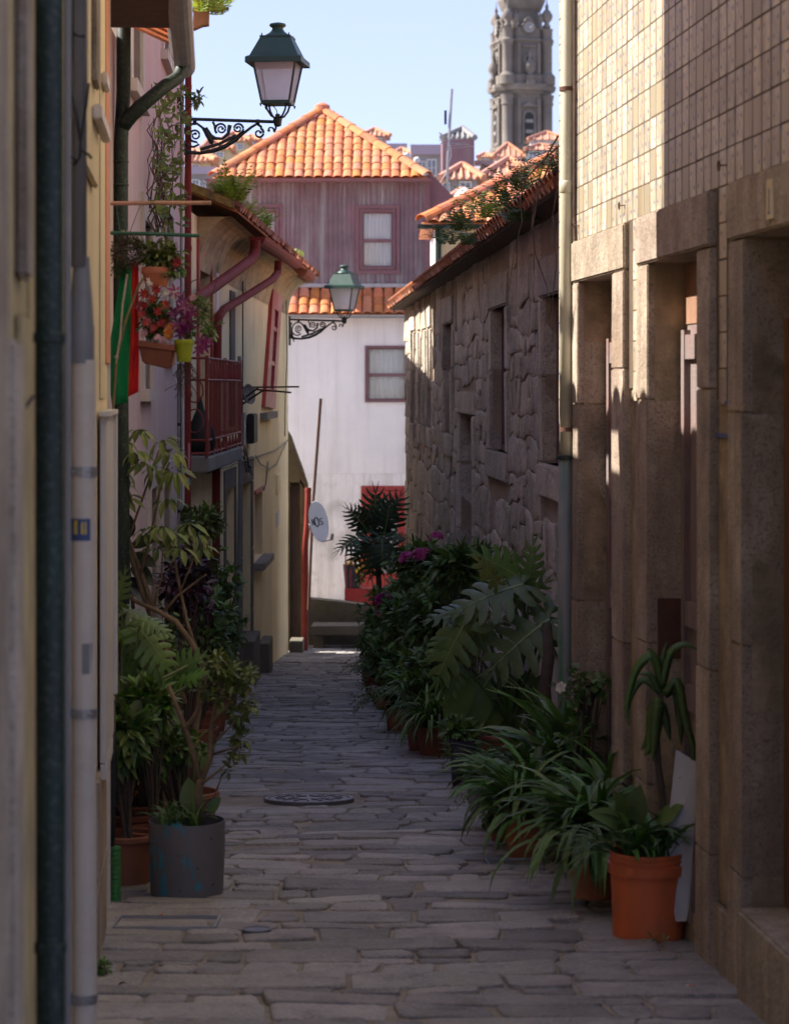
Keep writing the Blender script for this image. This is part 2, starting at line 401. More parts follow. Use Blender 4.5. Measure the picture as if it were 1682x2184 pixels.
    tower=mat('tower_granite', (0.19, 0.165, 0.145), 0.95, 0.3, 0.35, 0.2, 1.2, streak=(0.12, 0.105, 0.095), streak_amt=0.8, streak_scale=0.5, stain=(0.15, 0.13, 0.115), stain_scale=0.25, stain_amt=0.7),
    hill=mat('hillside', (0.10, 0.10, 0.07), 1.0, 0.3, 0.1, 0.0),
    far_pink=mat('far_pink_wall', (0.42, 0.28, 0.28), 0.9, 0.12, 0.5, 0.0),
    far_white=mat('far_white_wall', (0.55, 0.53, 0.50), 0.9, 0.08, 0.5, 0.0),
    far_grey=mat('far_grey_wall', (0.30, 0.28, 0.27), 0.9, 0.12, 0.5, 0.0),
    far_cream=mat('far_cream_wall', (0.52, 0.42, 0.26), 0.9, 0.1, 0.5, 0.0),
    far_purple=mat('far_purple_sheet', (0.22, 0.115, 0.135), 0.8, 0.2, 0.6, 0.0, streak=(0.27, 0.20, 0.19), streak_amt=0.6, streak_scale=1.5),
    far_lav=mat('far_lavender_wall', (0.36, 0.30, 0.36), 0.9, 0.1, 0.5, 0.0),
    far_teal=mat('far_teal_wall', (0.05, 0.075, 0.085), 0.7, 0.2, 0.5, 0.0),
    far_slate=mat('far_slate', (0.23, 0.22, 0.22), 0.8, 0.2, 0.5, 0.0),
    far_glass=mat('far_window_glass', (0.20, 0.24, 0.30), 0.3, 0.2, 0.5, 0.0),
    far_frame=mat('far_window_frame', (0.60, 0.58, 0.56), 0.7, 0.05, 1, 0.0),
)

# ------------------------------------------------------------------ walls given as plan lines
class Line:
    """a wall plane: plan line x = x0 + t*(Y - y0); side = +1 when the street lies at +x of it"""
    def __init__(s, x0, y0, t, side):
        s.x0, s.y0, s.t, s.side = x0, y0, t, side
        l = hypot(t, 1.0)
        s.n = Vector((side / l, -side * t / l, 0))      # towards the street
        s.d = Vector((t / l, 1 / l, 0))
    def X(s, Y): return s.x0 + s.t * (Y - s.y0)
    def p(s, Y, o, z):
        q = Vector((s.X(Y), Y, z)) + s.n * o
        return q
    def box(s, mb, y0, y1, o0, o1, z0, z1, dz=0.0):
        """dz: lift of the far end"""
        mb.hexa([s.p(y0, o0, z0), s.p(y0, o1, z0), s.p(y1, o1, z0 + dz), s.p(y1, o0, z0 + dz),
                 s.p(y0, o0, z1), s.p(y0, o1, z1), s.p(y1, o1, z1 + dz), s.p(y1, o0, z1 + dz)])
    def wall(s, mb, y0, y1, z0, z1, thick, holes, o=0.0):
        ys = sorted({y0, y1, *[h[0] for h in holes], *[h[1] for h in holes]})
        zs = sorted({z0, z1, *[h[2] for h in holes], *[h[3] for h in holes]})
        ys = [y for y in ys if y0 <= y <= y1]; zs = [z for z in zs if z0 <= z <= z1]
        def solid(i, j):
            if i < 0 or j < 0 or i >= len(ys) - 1 or j >= len(zs) - 1: return False
            cy, cz = (ys[i] + ys[i + 1]) / 2, (zs[j] + zs[j + 1]) / 2
            return not any(h[0] < cy < h[1] and h[2] < cz < h[3] for h in holes)
        for i in range(len(ys) - 1):
            for j in range(len(zs) - 1):
                if not solid(i, j): continue
                a, b, c, d = ys[i], ys[i + 1], zs[j], zs[j + 1]
                f = lambda y, z, oo: s.p(y, o + oo, z)
                mb.quad(f(a, c, 0), f(b, c, 0), f(b, d, 0), f(a, d, 0))
                mb.quad(f(b, c, -thick), f(a, c, -thick), f(a, d, -thick), f(b, d, -thick))
                if not solid(i - 1, j): mb.quad(f(a, c, -thick), f(a, c, 0), f(a, d, 0), f(a, d, -thick))
                if not solid(i + 1, j): mb.quad(f(b, c, 0), f(b, c, -thick), f(b, d, -thick), f(b, d, 0))
                if not solid(i, j - 1): mb.quad(f(a, c, 0), f(a, c, -thick), f(b, c, -thick), f(b, c, 0))
                if not solid(i, j + 1): mb.quad(f(a, d, 0), f(b, d, 0), f(b, d, -thick), f(a, d, -thick))

CREAM = Line(-0.37, 0.0, -0.0818, 1)
PINK = Line(-1.30, 10.2, -0.045, 1)
YELLOW = Line(-1.75, 20.0, 0.013, 1)
TILED = Line(1.919, 0.0, -0.0845, -1)
STONE = Line(2.11, 0.0, -0.0586, -1)
def left_x(Y): return CREAM.X(Y) if Y < 10.1 else (PINK.X(Y) if Y < 20 else YELLOW.X(Y))
def right_x(Y): return TILED.X(Y) if Y < 12.6 else STONE.X(Y)
# ------------------------------------------------------------------ ground, paving
def hill(Y):
    if Y <= 55: return gz(Y) - 0.06
    if Y < 95:
        t = (Y - 55) / 40.0; t = t * t * (3 - 2 * t)
        return (gz(55) - 0.06) * (1 - t) + 8.0 * t
    return min(8.0 + 0.1 * (Y - 95), 33.0)

mb = MB()
ys = [-40, -10, 0] + [2 + 1.0 * k for k in range(60)] + [64, 68, 72, 78, 84, 90, 96, 110, 130, 160, 200, 260, 320, 345, 400, 600, 1000, 1800]
xs = [-900, -300, -80, -20, -6, -3, -1.5, 0, 1.5, 3, 6, 20, 80, 300, 900]
for y in ys:
    for x in xs: mb.v.append((x, y, hill(y) if y > 55 else gz(y) - 0.004))
nx = len(xs)
for j in range(len(ys) - 1):
    for i in range(nx - 1):
        mb.f.append((j * nx + i, j * nx + i + 1, (j + 1) * nx + i + 1, (j + 1) * nx + i))
ground = mb.build('ground', M['mortar'], smooth=True)
tag(ground, 'sandy mortar bed of the sloping alley and the hill beyond', kind='structure')

def stone_mesh(name, rnd, n=16, h=0.010, square=4.6, jit=0.06, m=None, prof=((1.0, -0.05), (0.985, .30), (0.95, .85), (0.72, 1.0))):
    """an unevenly rounded paving block, 1 x 1 in plan"""
    mb = MB()
    out = []
    ex = rnd.uniform(square - 0.8, square + 1.6)
    ph = rnd.uniform(0, 0.3)
    for k in range(n):
        a = 2 * pi * k / n + ph
        c, s_ = cos(a), sin(a)
        r = (abs(c) ** ex + abs(s_) ** ex) ** (-1 / ex) * 0.5 * (1 + rnd.uniform(-jit, jit * 0.6))
        out.append((r * c, r * s_))
    tx, ty = rnd.uniform(-.006, .006), rnd.uniform(-.008, .008)
    rings = [(a, b if b < 0 else b * h) for a, b in prof]
    for f, z in rings:
        for x, y in out:
            mb.v.append((x * f, y * f, z + (x * tx + y * ty + rnd.uniform(-.0022, .0022)) * (z > 0) * 2))
    for i in range(len(rings) - 1):
        for k in range(n):
            k2 = (k + 1) % n
            mb.f.append((i * n + k, i * n + k2, (i + 1) * n + k2, (i + 1) * n + k))
    c = len(mb.v); mb.v.append((0, 0, h * 1.03 + rnd.uniform(-.002, .002)))
    b = (len(rings) - 1) * n
    for k in range(n): mb.f.append((b + k, b + (k + 1) % n, c))
    return mb, mb.mesh(name, m or M['paving'], smooth=True)

def inset_ring(pts, c, d):
    out = []
    for p in pts:
        v = (p[0] - c[0], p[1] - c[1]); l = hypot(*v) or 1e-6
        f = max(.25, 1 - d * 1.25 / l); out.append((c[0] + v[0] * f, c[1] + v[1] * f))
    return out
def poly_stone(mb, poly, fmap, rnd, gap, h, edge, rough=0.0, cut=.02, jag=.05):
    """one block from a plan polygon (u, v): fmap(u, v, height) gives the place in space"""
    pts = []
    n = len(poly)
    for i in range(n):
        p, q, r = poly[i - 1], poly[i], poly[(i + 1) % n]
        for o in (p, r):
            l = hypot(o[0] - q[0], o[1] - q[1]) or 1e-6; t = min(.35, rnd.uniform(.5, 1.3) * cut / l)
            pts.append((q[0] + (o[0] - q[0]) * t, q[1] + (o[1] - q[1]) * t))
    c = (sum(p[0] for p in pts) / len(pts), sum(p[1] for p in pts) / len(pts))
    ta, tb = rnd.uniform(-rough, rough), rnd.uniform(-rough, rough)
    m = len(pts); b = len(mb.v)
    for d, hh in ((gap, -.04), (gap + .001, h * .35), (gap + edge, h * .9), (gap + edge * 4.5, h)):
        for (u, v) in inset_ring(pts, c, d):
            mb.v.append(tuple(fmap(u, v, hh + ((u - c[0]) * ta + (v - c[1]) * tb + rnd.uniform(-rough, rough) * jag if hh > 0 else 0))))
    for i in range(3):
        for k in range(m):
            k2 = (k + 1) % m; mb.f.append((b + i * m + k, b + i * m + k2, b + (i + 1) * m + k2, b + (i + 1) * m + k))
    e = len(mb.v); mb.v.append(tuple(fmap(c[0], c[1], h + rnd.uniform(-rough, rough) * .04)))
    for k in range(m): mb.f.append((b + 3 * m + k, b + 3 * m + (k + 1) % m, e))
    return c
def courses(u0f, u1f, v0, v1, heights, widths, rnd, wob=.02, slant=.02, split=.15):
    """uneven courses whose blocks share their wavy bed joints: yields polygons"""
    v = v0; lo = None
    def wavy():
        ph = [rnd.uniform(0, 6.28) for _ in range(3)]; fr = [rnd.uniform(1.5, 2.5), rnd.uniform(3.5, 5.5), rnd.uniform(8, 13)]
        return lambda u: wob * (.5 * sin(fr[0] * u + ph[0]) + .35 * sin(fr[1] * u + ph[1]) + .3 * sin(fr[2] * u + ph[2]))
    fl = wavy()
    while v < v1:
        h = heights(v); fh = wavy(); u = u0f(v) - rnd.uniform(0, .2); ue = u1f(v)
        sl0 = rnd.uniform(-slant, slant)
        while u < ue:
            w = widths(v); un = min(u + w, ue)
            if ue - un < .12: un = ue
            sl1 = rnd.uniform(-slant, slant) if un < ue else 0
            um = (u + un) / 2 + rnd.uniform(-.05, .05)
            B = lambda q: v + fl(q); T = lambda q: v + h + fh(q)
            def quad(ua, ub, sa, sb, f0, f1):
                bo = lambda q: B(q) + (T(q) - B(q)) * f0; to = lambda q: B(q) + (T(q) - B(q)) * f1
                um_ = (ua + ub) / 2 + rnd.uniform(-.04, .04)
                return [(ua - sa, bo(ua)), (um_, bo(um_)), (ub - sb, bo(ub)), (ub + sb, to(ub)), (um_, to(um_)), (ua + sa, to(ua))]
            if un - u > .05:
                r = rnd.random()
                if r < split and h > .2:
                    f = rnd.uniform(.4, .62); yield quad(u, un, sl0, sl1, 0, f); yield quad(u, un, sl0, sl1, f, 1)
                else: yield quad(u, un, sl0, sl1, 0, 1)
            u = un; sl0 = sl1
        v += h; fl = fh
paving = thing('paving', (0, 8, gz(8)), 'granite block paving of the alley', None)
del paving['label']; paving['kind'] = 'structure'
MAN = G(659, 1708)
def slope_q(Y, yaw=0.0):
    s = (gz(Y + 0.3) - gz(Y - 0.3)) / 0.6
    return Quaternion((1, 0, 0), math.atan(s)) @ Quaternion((0, 0, 1), yaw)
def pl_x(y): return left_x(y) - .04 - (.6 if y > 34 else 0)
def pr_x(y): return right_x(y) + .05 + (.9 if y > 34 else 0)
stones = []
for poly in courses(pl_x, pr_x, 5.6, 37.2, lambda v: R.choice((.14, .17, .20, .24, .28)) * R.uniform(.9, 1.1) * (1.15 if v > 30 else 1), lambda v: R.choice((.15, .22, .30, .38, .48, .66)) * R.uniform(.85, 1.15), R, .034, .016, .16):
    cu, cv = sum(p[0] for p in poly) / 6, sum(p[1] for p in poly) / 6
    w = max(p[0] for p in poly) - min(p[0] for p in poly); d = max(p[1] for p in poly) - min(p[1] for p in poly)
    if hypot(cu - MAN.x, cv - MAN.y) < .22 or any(hypot(p[0] - MAN.x, p[1] - MAN.y) < .25 for p in poly): continue
    stones.append((poly, cu, cv, w * d))
seen = [s for s in stones if EYE + (HY - 2210) * s[2] / FD < gz(s[2])]
ids = {id(s) for s in seen}
hidden = [s for s in stones if id(s) not in ids]
seen.sort(key=lambda s: -s[3] / s[2] ** 3.2)
near, far = seen[:300], seen[300:]
def pav(u, v, h): return Vector((u, v, gz(v) + h))
for (poly, cu, cv, ar) in near:
    mb = MB(); lift = R.uniform(-.004, .004); poly_stone(mb, poly, lambda u, v, h: pav(u, v, h + lift), R, R.uniform(.003, .010), R.uniform(.005, .009), .008, .045, .028)
    o = mb.build('paving_stone', M['paving'], paving, smooth=True)
mb = MB()
for (poly, cu, cv, ar) in far + hidden:
    lift = R.uniform(-.005, .005); poly_stone(mb, poly, lambda u, v, h: pav(u, v, h + lift), R, .006, .008, .008, .04, .028)
o = mb.build('paving_stone_run', M['paving_far'], paving, smooth=True)
o['kind'] = 'stuff'

# manhole cover
def disc_cover(name, label, c, r, tilt, mat_, ribs=True, group=None):
    t = thing(name, c, label, 'manhole cover', group)
    q = tilt
    mb = MB(); mb.lathe([(r, -0.03), (r, 0.028), (r * 0.985, 0.032), (r * 0.90, 0.032), (r * 0.90, 0.02)], n=40)
    f = mb.build('frame', mat_, None); f.parent = t; f.rotation_mode = 'QUATERNION'; f.rotation_quaternion = q
    mb = MB(); mb.lathe([(r * 0.885, -0.02), (r * 0.885, 0.027), (r * 0.87, 0.030), (0.001, 0.030)], n=40)
    lid = mb.build('lid', mat_, None); lid.parent = t; lid.rotation_mode = 'QUATERNION'; lid.rotation_quaternion = q
    if ribs:
        mb = MB()
        for rr in (0.30, 0.42):
            a0 = [k * 2 * pi / 36 for k in range(37)]
            for k in range(36):
                if k % 9 == 0: continue
                p = [(cos(a) * rr2 * r, sin(a) * rr2 * r, 0.030) for a in (a0[k], a0[k + 1]) for rr2 in (rr, rr + 0.05)]
                pt = [(x, y, 0.035) for x, y, z in p]
                mb.hexa([p[0], p[1], p[3], p[2], pt[0], pt[1], pt[3], pt[2]])
        for k in range(16):
            a = k * pi / 8
            c_, s_ = cos(a), sin(a)
            mb.obox((c_ * r * .66, s_ * r * .66, 0.032), (c_ * r * .10, s_ * r * .10, 0), (-s_ * .008, c_ * .008, 0), (0, 0, .003))
        w = mb.build('tread_pattern', mat_, None); w.parent = t; w.rotation_mode = 'QUATERNION'; w.rotation_quaternion = q
    return t
MAN.z = gz(MAN.y) - .012
disc_cover('manhole_cover', 'large round cast iron manhole cover in the middle of the alley', MAN, 0.262, slope_q(MAN.y), M['cast_iron'])
c2 = G(547, 1988); c2.z = gz(c2.y) - 0.018
disc_cover('valve_cover', 'small round iron valve cover in the paving near the grey pot', c2, 0.058, slope_q(c2.y), M['cast_iron'], ribs=False)
# square covers whose steel edge shows between the stones
def square_frame(name, label, c, w, d, yaw):
    t = thing(name, c, label, 'drain cover')
    q = slope_q(c.y, yaw)
    mb = MB()
    for sx in (-1, 1): mb.obox((sx * w / 2, 0, 0.028), (.004, 0, 0), (0, d / 2, 0), (0, 0, .012))
    for sy in (-1, 1): mb.obox((0, sy * d / 2, 0.028), (w / 2, 0, 0), (0, .004, 0), (0, 0, .012))
    o = mb.build('rim', M['steel'], None); o.parent = t; o.rotation_mode = 'QUATERNION'; o.rotation_quaternion = q
    mb = MB(); mb.box(-w / 2 + .004, w / 2 - .004, -d / 2 + .004, d / 2 - .004, 0.0, 0.022)
    o = mb.build('lid', M['mortar'], None); o.parent = t; o.rotation_mode = 'QUATERNION'; o.rotation_quaternion = q
for dx, dy, w, d, yaw, lab in ((357, 1972, 0.40, 0.26, 0.0, 'square steel rimmed cover filled with stone below the grey pot'),
                               (1108, 1845, 0.30, 0.26, 0.05, 'square steel rimmed cover beside the terracotta pot on the right'),
                               (785, 1525, 0.30, 0.36, -0.02, 'square steel rimmed cover far up the alley beyond the manhole')):
    c = G(dx, dy); c.z = gz(c.y) - 0.024
    square_frame('drain_cover', lab, c, w, d, yaw)
# litter
def leaf_litter(dx, dy, lab, m, l=0.05, yaw=0.3):
    c = G(dx, dy); c.z = gz(c.y) + 0.014
    mb = MB()
    pts = [(-.5, 0), (-.2, .22), (.2, .2), (.5, 0), (.2, -.2), (-.2, -.22)]
    for z in (0, 0.002):
        for x, y in pts: mb.v.append((c.x + l * (x * cos(yaw) - y * sin(yaw)), c.y + l * (x * sin(yaw) + y * cos(yaw)), c.z + z + abs(y) * 0.03))
    mb.f += [tuple(range(5, -1, -1)), tuple(range(6, 12))] + [(k, (k + 1) % 6, 6 + (k + 1) % 6, 6 + k) for k in range(6)]
    tag(mb.build('fallen_leaf', m, off=c), lab, 'leaf', 'fallen leaves')
leaf_litter(1117, 2063, 'orange fallen leaf on the paving in front of the green plants', M['fl_orange']) if False else None
leaf_litter(1052, 2091 - 308, 'orange dry leaf on the paving left of the terracotta pot', M['fl_orange'])
leaf_litter(262, 2108, 'brown curled leaf at the foot of the left wall', M['rust'], 0.03)
leaf_litter(345, 1960, 'small orange leaf on the paving under the grey pot', M['fl_orange'], 0.025)
c = G(1467, 2110); c.z = gz(c.y) + 0.014
mb = MB(); mb.tube([c, c + Vector((0.016, 0.003, 0))], 0.0038, 8)
bt = thing('cigarette_butt', c, 'orange cigarette butt lying on the paving below the orange bucket', 'cigarette butt')
mb.build('filter', M['fl_orange'], bt)
mb = MB(); mb.tube([c - Vector((0.007, 0.0013, 0)), c], 0.0037, 8); mb.build('paper_end', M['fl_white'], bt)
# ------------------------------------------------------------------ tiled house on the right
def azulejo_mat():
    m = bpy.data.materials.new('azulejo_glaze'); m.use_nodes = True
    nt = m.node_tree; N = nt.nodes; L = nt.links; bs = N['Principled BSDF']
    uv = N.new('ShaderNodeUVMap'); sp = N.new('ShaderNodeSeparateXYZ'); L.new(uv.outputs[0], sp.inputs[0])
    def mth(op, a, b=None):
        x = N.new('ShaderNodeMath'); x.operation = op
        for k, q in ((0, a), (1, b)):
            if q is None: continue
            if isinstance(q, (int, float)): x.inputs[k].default_value = q
            else: L.new(q, x.inputs[k])
        return x.outputs[0]
    u, v = sp.outputs[0], sp.outputs[1]
    def mix(fac, a, b):
        x = N.new('ShaderNodeMix'); x.data_type = 'RGBA'
        if isinstance(fac, (int, float)): x.inputs[0].default_value = fac
        else: L.new(fac, x.inputs[0])
        for k, q in ((6, a), (7, b)):
            if isinstance(q, tuple): x.inputs[k].default_value = (*q, 1)
            else: L.new(q, x.inputs[k])
        return x.outputs[2]
    def less(x, t): return mth('LESS_THAN', x, t)
    g = N.new('ShaderNodeNewGeometry')
    nz = N.new('ShaderNodeTexNoise'); nz.inputs['Scale'].default_value = 14; nz.inputs['Detail'].default_value = 5
    L.new(g.outputs['Position'], nz.inputs['Vector'])
    rp = N.new('ShaderNodeValToRGB'); rp.color_ramp.elements[0].position = .35; rp.color_ramp.elements[1].position = .65
    rp.color_ramp.elements[0].color = (.51, .445, .325, 1); rp.color_ramp.elements[1].color = (.60, .545, .43, 1)
    L.new(nz.outputs[0], rp.inputs[0])
    c = rp.outputs[0]
    # ochre flecks near the diagonal
    du = mth('ABSOLUTE', mth('SUBTRACT', u, v))
    wob = mth('MULTIPLY', mth('SINE', mth('MULTIPLY', mth('ADD', u, v), 12.0)), 0.05)
    dd = mth('ABSOLUTE', mth('SUBTRACT', du, mth('ADD', 0.20, wob)))
    c = mix(mth('MULTIPLY', less(dd, 0.065), 0.7), c, (.55, .36, .12))
    # pale blue diagonal line and dark blue crosses
    c = mix(mth('MULTIPLY', less(du, 0.065), 0.85), c, (.25, .31, .50))
    def cross(cu, cv, s):
        au = mth('ABSOLUTE', mth('SUBTRACT', u, cu)); av = mth('ABSOLUTE', mth('SUBTRACT', v, cv))
        a = mth('MULTIPLY', less(au, s * .34), less(av, s)); b = mth('MULTIPLY', less(au, s), less(av, s * .30))
        return mth('MAXIMUM', a, b)
    k = cross(.72, .28, .095)
    for cu, cv in ((.28, .72), (0, 0), (1, 1)): k = mth('MAXIMUM', k, cross(cu, cv, .095))
    c = mix(k, c, (.035, .05, .17))
    ue = mth('MINIMUM', u, mth('SUBTRACT', 1.0, u))
    c = mix(mth('MULTIPLY', less(ue, 0.07), .65), c, (.20, .15, .10))
    # some plain replaced tiles, and a tint of their own for all
    oi = N.new('ShaderNodeObjectInfo')
    plain = mth('GREATER_THAN', oi.outputs['Random'], 0.86)
    c = mix(plain, c, (.40, .34, .235))
    hs = N.new('ShaderNodeHueSaturation'); mr = N.new('ShaderNodeMapRange'); mr.inputs[3].default_value = .70; mr.inputs[4].default_value = 1.15
    fr = mth('FRACT', mth('MULTIPLY', oi.outputs['Random'], 13.7)); L.new(fr, mr.inputs[0]); L.new(mr.outputs[0], hs.inputs['Value']); L.new(c, hs.inputs['Color'])
    # run-down dirt
    mp = N.new('ShaderNodeMapping'); mp.inputs['Scale'].default_value = (1, 1, .08); L.new(g.outputs['Position'], mp.inputs[0])
    n2 = N.new('ShaderNodeTexNoise'); n2.inputs['Scale'].default_value = 11; n2.inputs['Detail'].default_value = 6; L.new(mp.outputs[0], n2.inputs['Vector'])
    r2 = N.new('ShaderNodeValToRGB'); r2.color_ramp.elements[0].position = .5; r2.color_ramp.elements[1].position = .68
    r2.color_ramp.elements[0].color = (0, 0, 0, 1); r2.color_ramp.elements[1].color = (.6, .6, .6, 1); L.new(n2.outputs[0], r2.inputs[0])
    c = mix(r2.outputs[0], hs.outputs[0], (.24, .17, .09))
    L.new(c, bs.inputs['Base Color'])
    bs.inputs['Roughness'].default_value = 0.34
    return m
M['azulejo'] = azulejo_mat()

TL = TILED
DOORS = [(10.84, 11.81), (9.04, 10.017), (7.30, 8.28)]      # openings along the wall
JAMB = [(10.545, 12.02), (8.80, 10.256), (7.05, 8.50)]       # with their stone frames
LINT0, LINT1 = 2.28, 2.485
H_TOP = 9.6
T_END = 12.55
th = thing('tiled_house', (TL.X(9), 9, gz(9)), 'old house clad in cream and blue patterned tiles with three granite doorways', 'house')
mb = MB()
holes = [(a, b, -1.0, LINT0 + 0.05) for a, b in DOORS]
TL.wall(mb, 5.0, T_END, -1.2, H_TOP, 0.5, holes, o=-0.004)
# end wall, inside
mb.quad(TL.p(T_END, -0.504, -1.2), TL.p(T_END, -5, -1.2), TL.p(T_END, -5, H_TOP), TL.p(T_END, -0.504, H_TOP))
mb.quad(TL.p(5.0, -0.504, H_TOP), TL.p(T_END, -0.504, H_TOP), TL.p(T_END, -5, H_TOP), TL.p(5.0, -5, H_TOP))
mb.quad(TL.p(5.0, -0.504, -1.2), TL.p(5.0, -5, -1.2), TL.p(5.0, -5, H_TOP), TL.p(5.0, -0.504, H_TOP))
M['old_render'] = mat('lime_render', (0.36, 0.275, 0.185), 0.95, 0.4, 6, 0.5, 30, stain=(0.15, 0.12, 0.08), stain_scale=5, stain_amt=0.8, streak=(0.22, 0.16, 0.10), streak_amt=0.5)
mb.build('wall', M['old_render'], th)

# dark grout bed behind the tiles
mb = MB(); TL.box(mb, 5.2, T_END - .001, 0.0, 0.0062, LINT1 + .001, 4.36); TL.box(mb, 8.505, 8.795, 0, .0062, 1.72, LINT1); TL.box(mb, 10.26, 10.54, 0, .0062, 1.76, LINT1); TL.box(mb, 12.025, T_END - .001, 0, .0062, 1.63, LINT1)
mb.build('grout', mat('dark_grout', (.10, .068, .042), .95, .3, 8, .2, 40), th)
# glazed tiles: up to 300 pieces above the lintels and on the piers
TS, TH_ = 0.131, 0.131
def tile_piece(flip):
    w, h, t = TS - 0.0095, TH_ - 0.0045, 0.006
    mb = MB()
    q = TL
    # local frame: along the wall = d, out = n
    def pt(a, b, o): return Vector((0, 0, 0)) + q.d * a + q.n * o + Vector((0, 0, b))
    f = [pt(-w / 2 + .002, -h / 2 + .002, t), pt(w / 2 - .002, -h / 2 + .002, t), pt(w / 2 - .002, h / 2 - .002, t), pt(-w / 2 + .002, h / 2 - .002, t)]
    e = [pt(-w / 2, -h / 2, t - .002), pt(w / 2, -h / 2, t - .002), pt(w / 2, h / 2, t - .002), pt(-w / 2, h / 2, t - .002)]
    k = [pt(-w / 2, -h / 2, 0), pt(w / 2, -h / 2, 0), pt(w / 2, h / 2, 0), pt(-w / 2, h / 2, 0)]
    mb.add(f + e + k, [(0, 1, 2, 3)] + [(i, 4 + i, 4 + (i + 1) % 4, (i + 1) % 4) for i in range(4)] + [(4 + i, 8 + i, 8 + (i + 1) % 4, 4 + (i + 1) % 4) for i in range(4)])
    me = mb.mesh('glazed_tile', M['azulejo'])
    uvl = me.uv_layers.new(name='UVMap')
    for lp in me.loops:
        v = me.vertices[lp.vertex_index].co
        a = v.dot(q.d) / w + .5; b = v.z / h + .5
        uvl.data[lp.index].uv = (1 - a if flip else a, b)
    return me
TM = [tile_piece(False), tile_piece(True)]
tiles = []
ncol = int((T_END - 6.3) / TS)
for i in range(ncol):
    yc = T_END - (i + 0.5) * TS
    for j in range(-10, 20):
        zc = LINT1 + 0.002 + (j + 0.5) * TS
        if zc > 4.35: continue
        if zc < LINT1 and any(a - TS * 0.45 < yc < b + TS * 0.45 for a, b in JAMB): continue
        if zc < LINT1:
            pier = [p for p in ((8.50, 8.80), (10.256, 10.545), (12.02, 12.55)) if p[0] <= yc <= p[1]]
            if not pier: continue
            lim = 1.72 if pier[0][0] < 9 else (1.75 if pier[0][0] < 11 else 1.62)
            if zc < lim: continue
        # in the picture?
        p = TL.p(yc, 0, zc)
        sy = HY - (p.z - EYE) * FD / p.y; sx = CX + p.x * FD / p.y
        if sy < -400 or sx > 3000: continue
        tiles.append((yc, zc, i, j, not (-30 < sy and sx < 1715)))
tiles.sort(key=lambda t: (t[4], t[0]))
for n_, (yc, zc, i, j, off_) in enumerate(tiles):
    if n_ < 300:
        tilt = Quaternion((0, 0, 1), R.uniform(-.003, .003)) @ Quaternion(TL.d, R.uniform(-.006, .006))
        place('glazed_tile', TM[(i + j) % 2], th, TL.p(yc + R.uniform(-.001, .001), 0.0008 + R.uniform(0, .0006), zc + R.uniform(-.0012, .0012)), tilt)
rest = tiles[300:]
if rest:
    mb = MB(); uvs = []
    for yc, zc, i, j, off_ in rest:
        me = TM[(i + j) % 2]; c = TL.p(yc, 0.0008 + R.uniform(0, .0006), zc)
        base = len(mb.v)
        mb.add([c + v.co for v in me.vertices], [tuple(p.vertices) for p in me.polygons])
        uvs += [tuple(l.uv) for l in me.uv_layers[0].data]
    o = mb.build('glazed_tile_field', M['azulejo'], th); o['kind'] = 'stuff'
    uvl = o.data.uv_layers.new(name='UVMap')
    for k, q in enumerate(uvs): uvl.data[k].uv = q
# the rows out of the frame above go on as one field
mb = MB(); TL.box(mb, 5.2, T_END - .002, 0, 0.006, 4.36, H_TOP); mb.build('upper_cladding', M['cream_plaster'], th)

def rough_block(mb, line, y0, y1, o0, o1, z0, z1, rnd, j=0.006):
    """a stone block with dented corners"""
    pts = []
    for z in (z0, z1):
        for (y, o) in ((y0, o0), (y0, o1), (y1, o1), (y1, o0)):
            pts.append(line.p(y + rnd.uniform(-j, j) * 0.5, o + rnd.uniform(-j, j) * (o > o0), z))
    mb.hexa(pts)
REV = 0.13
for k, ((a, b), (fa, fb)) in enumerate(zip(DOORS, JAMB)):
    zb = gz((a + b) / 2) - 0.15
    # lintel
    mb = MB(); rough_block(mb, TL, fa, fb, -0.30, 0.035, LINT0, LINT1 - 0.004, R, .004)
    lo = bevel(mb.build('lintel', M['granite'], th), 0.008, 2)
    # jamb stones, each block on its own
    for (j0, j1, inner) in ((fa, a, 1), (b, fb, -1)):
        cuts = [zb - 0.4, zb + R.uniform(.5, .7), zb + R.uniform(1.15, 1.35), LINT0 - R.uniform(.42, .6), LINT0 - 0.003]
        for z0, z1 in zip(cuts[:-1], cuts[1:]):
            mb = MB(); rough_block(mb, TL, j0, j1, -0.32, 0.030 + R.uniform(-.0025, .0025), z0, z1 - 0.003, R, .0035)
            bevel(mb.build('jamb_stone', M['granite'], th), 0.005, 2)
    # threshold step
    mb = MB()
    st = gz(a) + (0.27 if k == 2 else 0.12)
    rough_block(mb, TL, a - 0.02 + 0.022, b + 0.02 - 0.022, -0.45, 0.05 if k == 2 else 0.0, zb - 0.4, st, R, .004)
    bevel(mb.build('doorstep', M['granite'], th), 0.012, 2)
    # door leaf with rails and panels
    dm = M['wood_grey'] if k < 2 else M['wood_brown']
    mb = MB(); TL.box(mb, a + 0.001, b - 0.001, -0.17, -0.135, st + 0.002, LINT0 - (0.005 if k != 1 else 0.26))
    dl = mb.build('door', dm, th)
    for (u0, u1) in ((a + .03, a + .09), ((a + b) / 2 - .035, (a + b) / 2 + .035), (b - .09, b - .03)):
        mb = MB(); TL.box(mb, u0, u1, -0.1352, -0.108, st + 0.01, LINT0 - .28); mb.build('stile', dm, dl)
    for (u0, u1) in ((a + .091, (a + b) / 2 - .036), ((a + b) / 2 + .036, b - .091)):
        for zz in (st + 0.02, st + .68, st + 1.02, LINT0 - .40):
            mb = MB(); TL.box(mb, u0, u1, -0.1352, -0.112, zz, zz + .10); mb.build('rail', dm, dl)
    if k == 1:
        mb = MB(); TL.box(mb, a + .001, b - .001, -0.17, -0.13, LINT0 - .255, LINT0 - .004); mb.build('transom_board', M['wood_raw'], th)
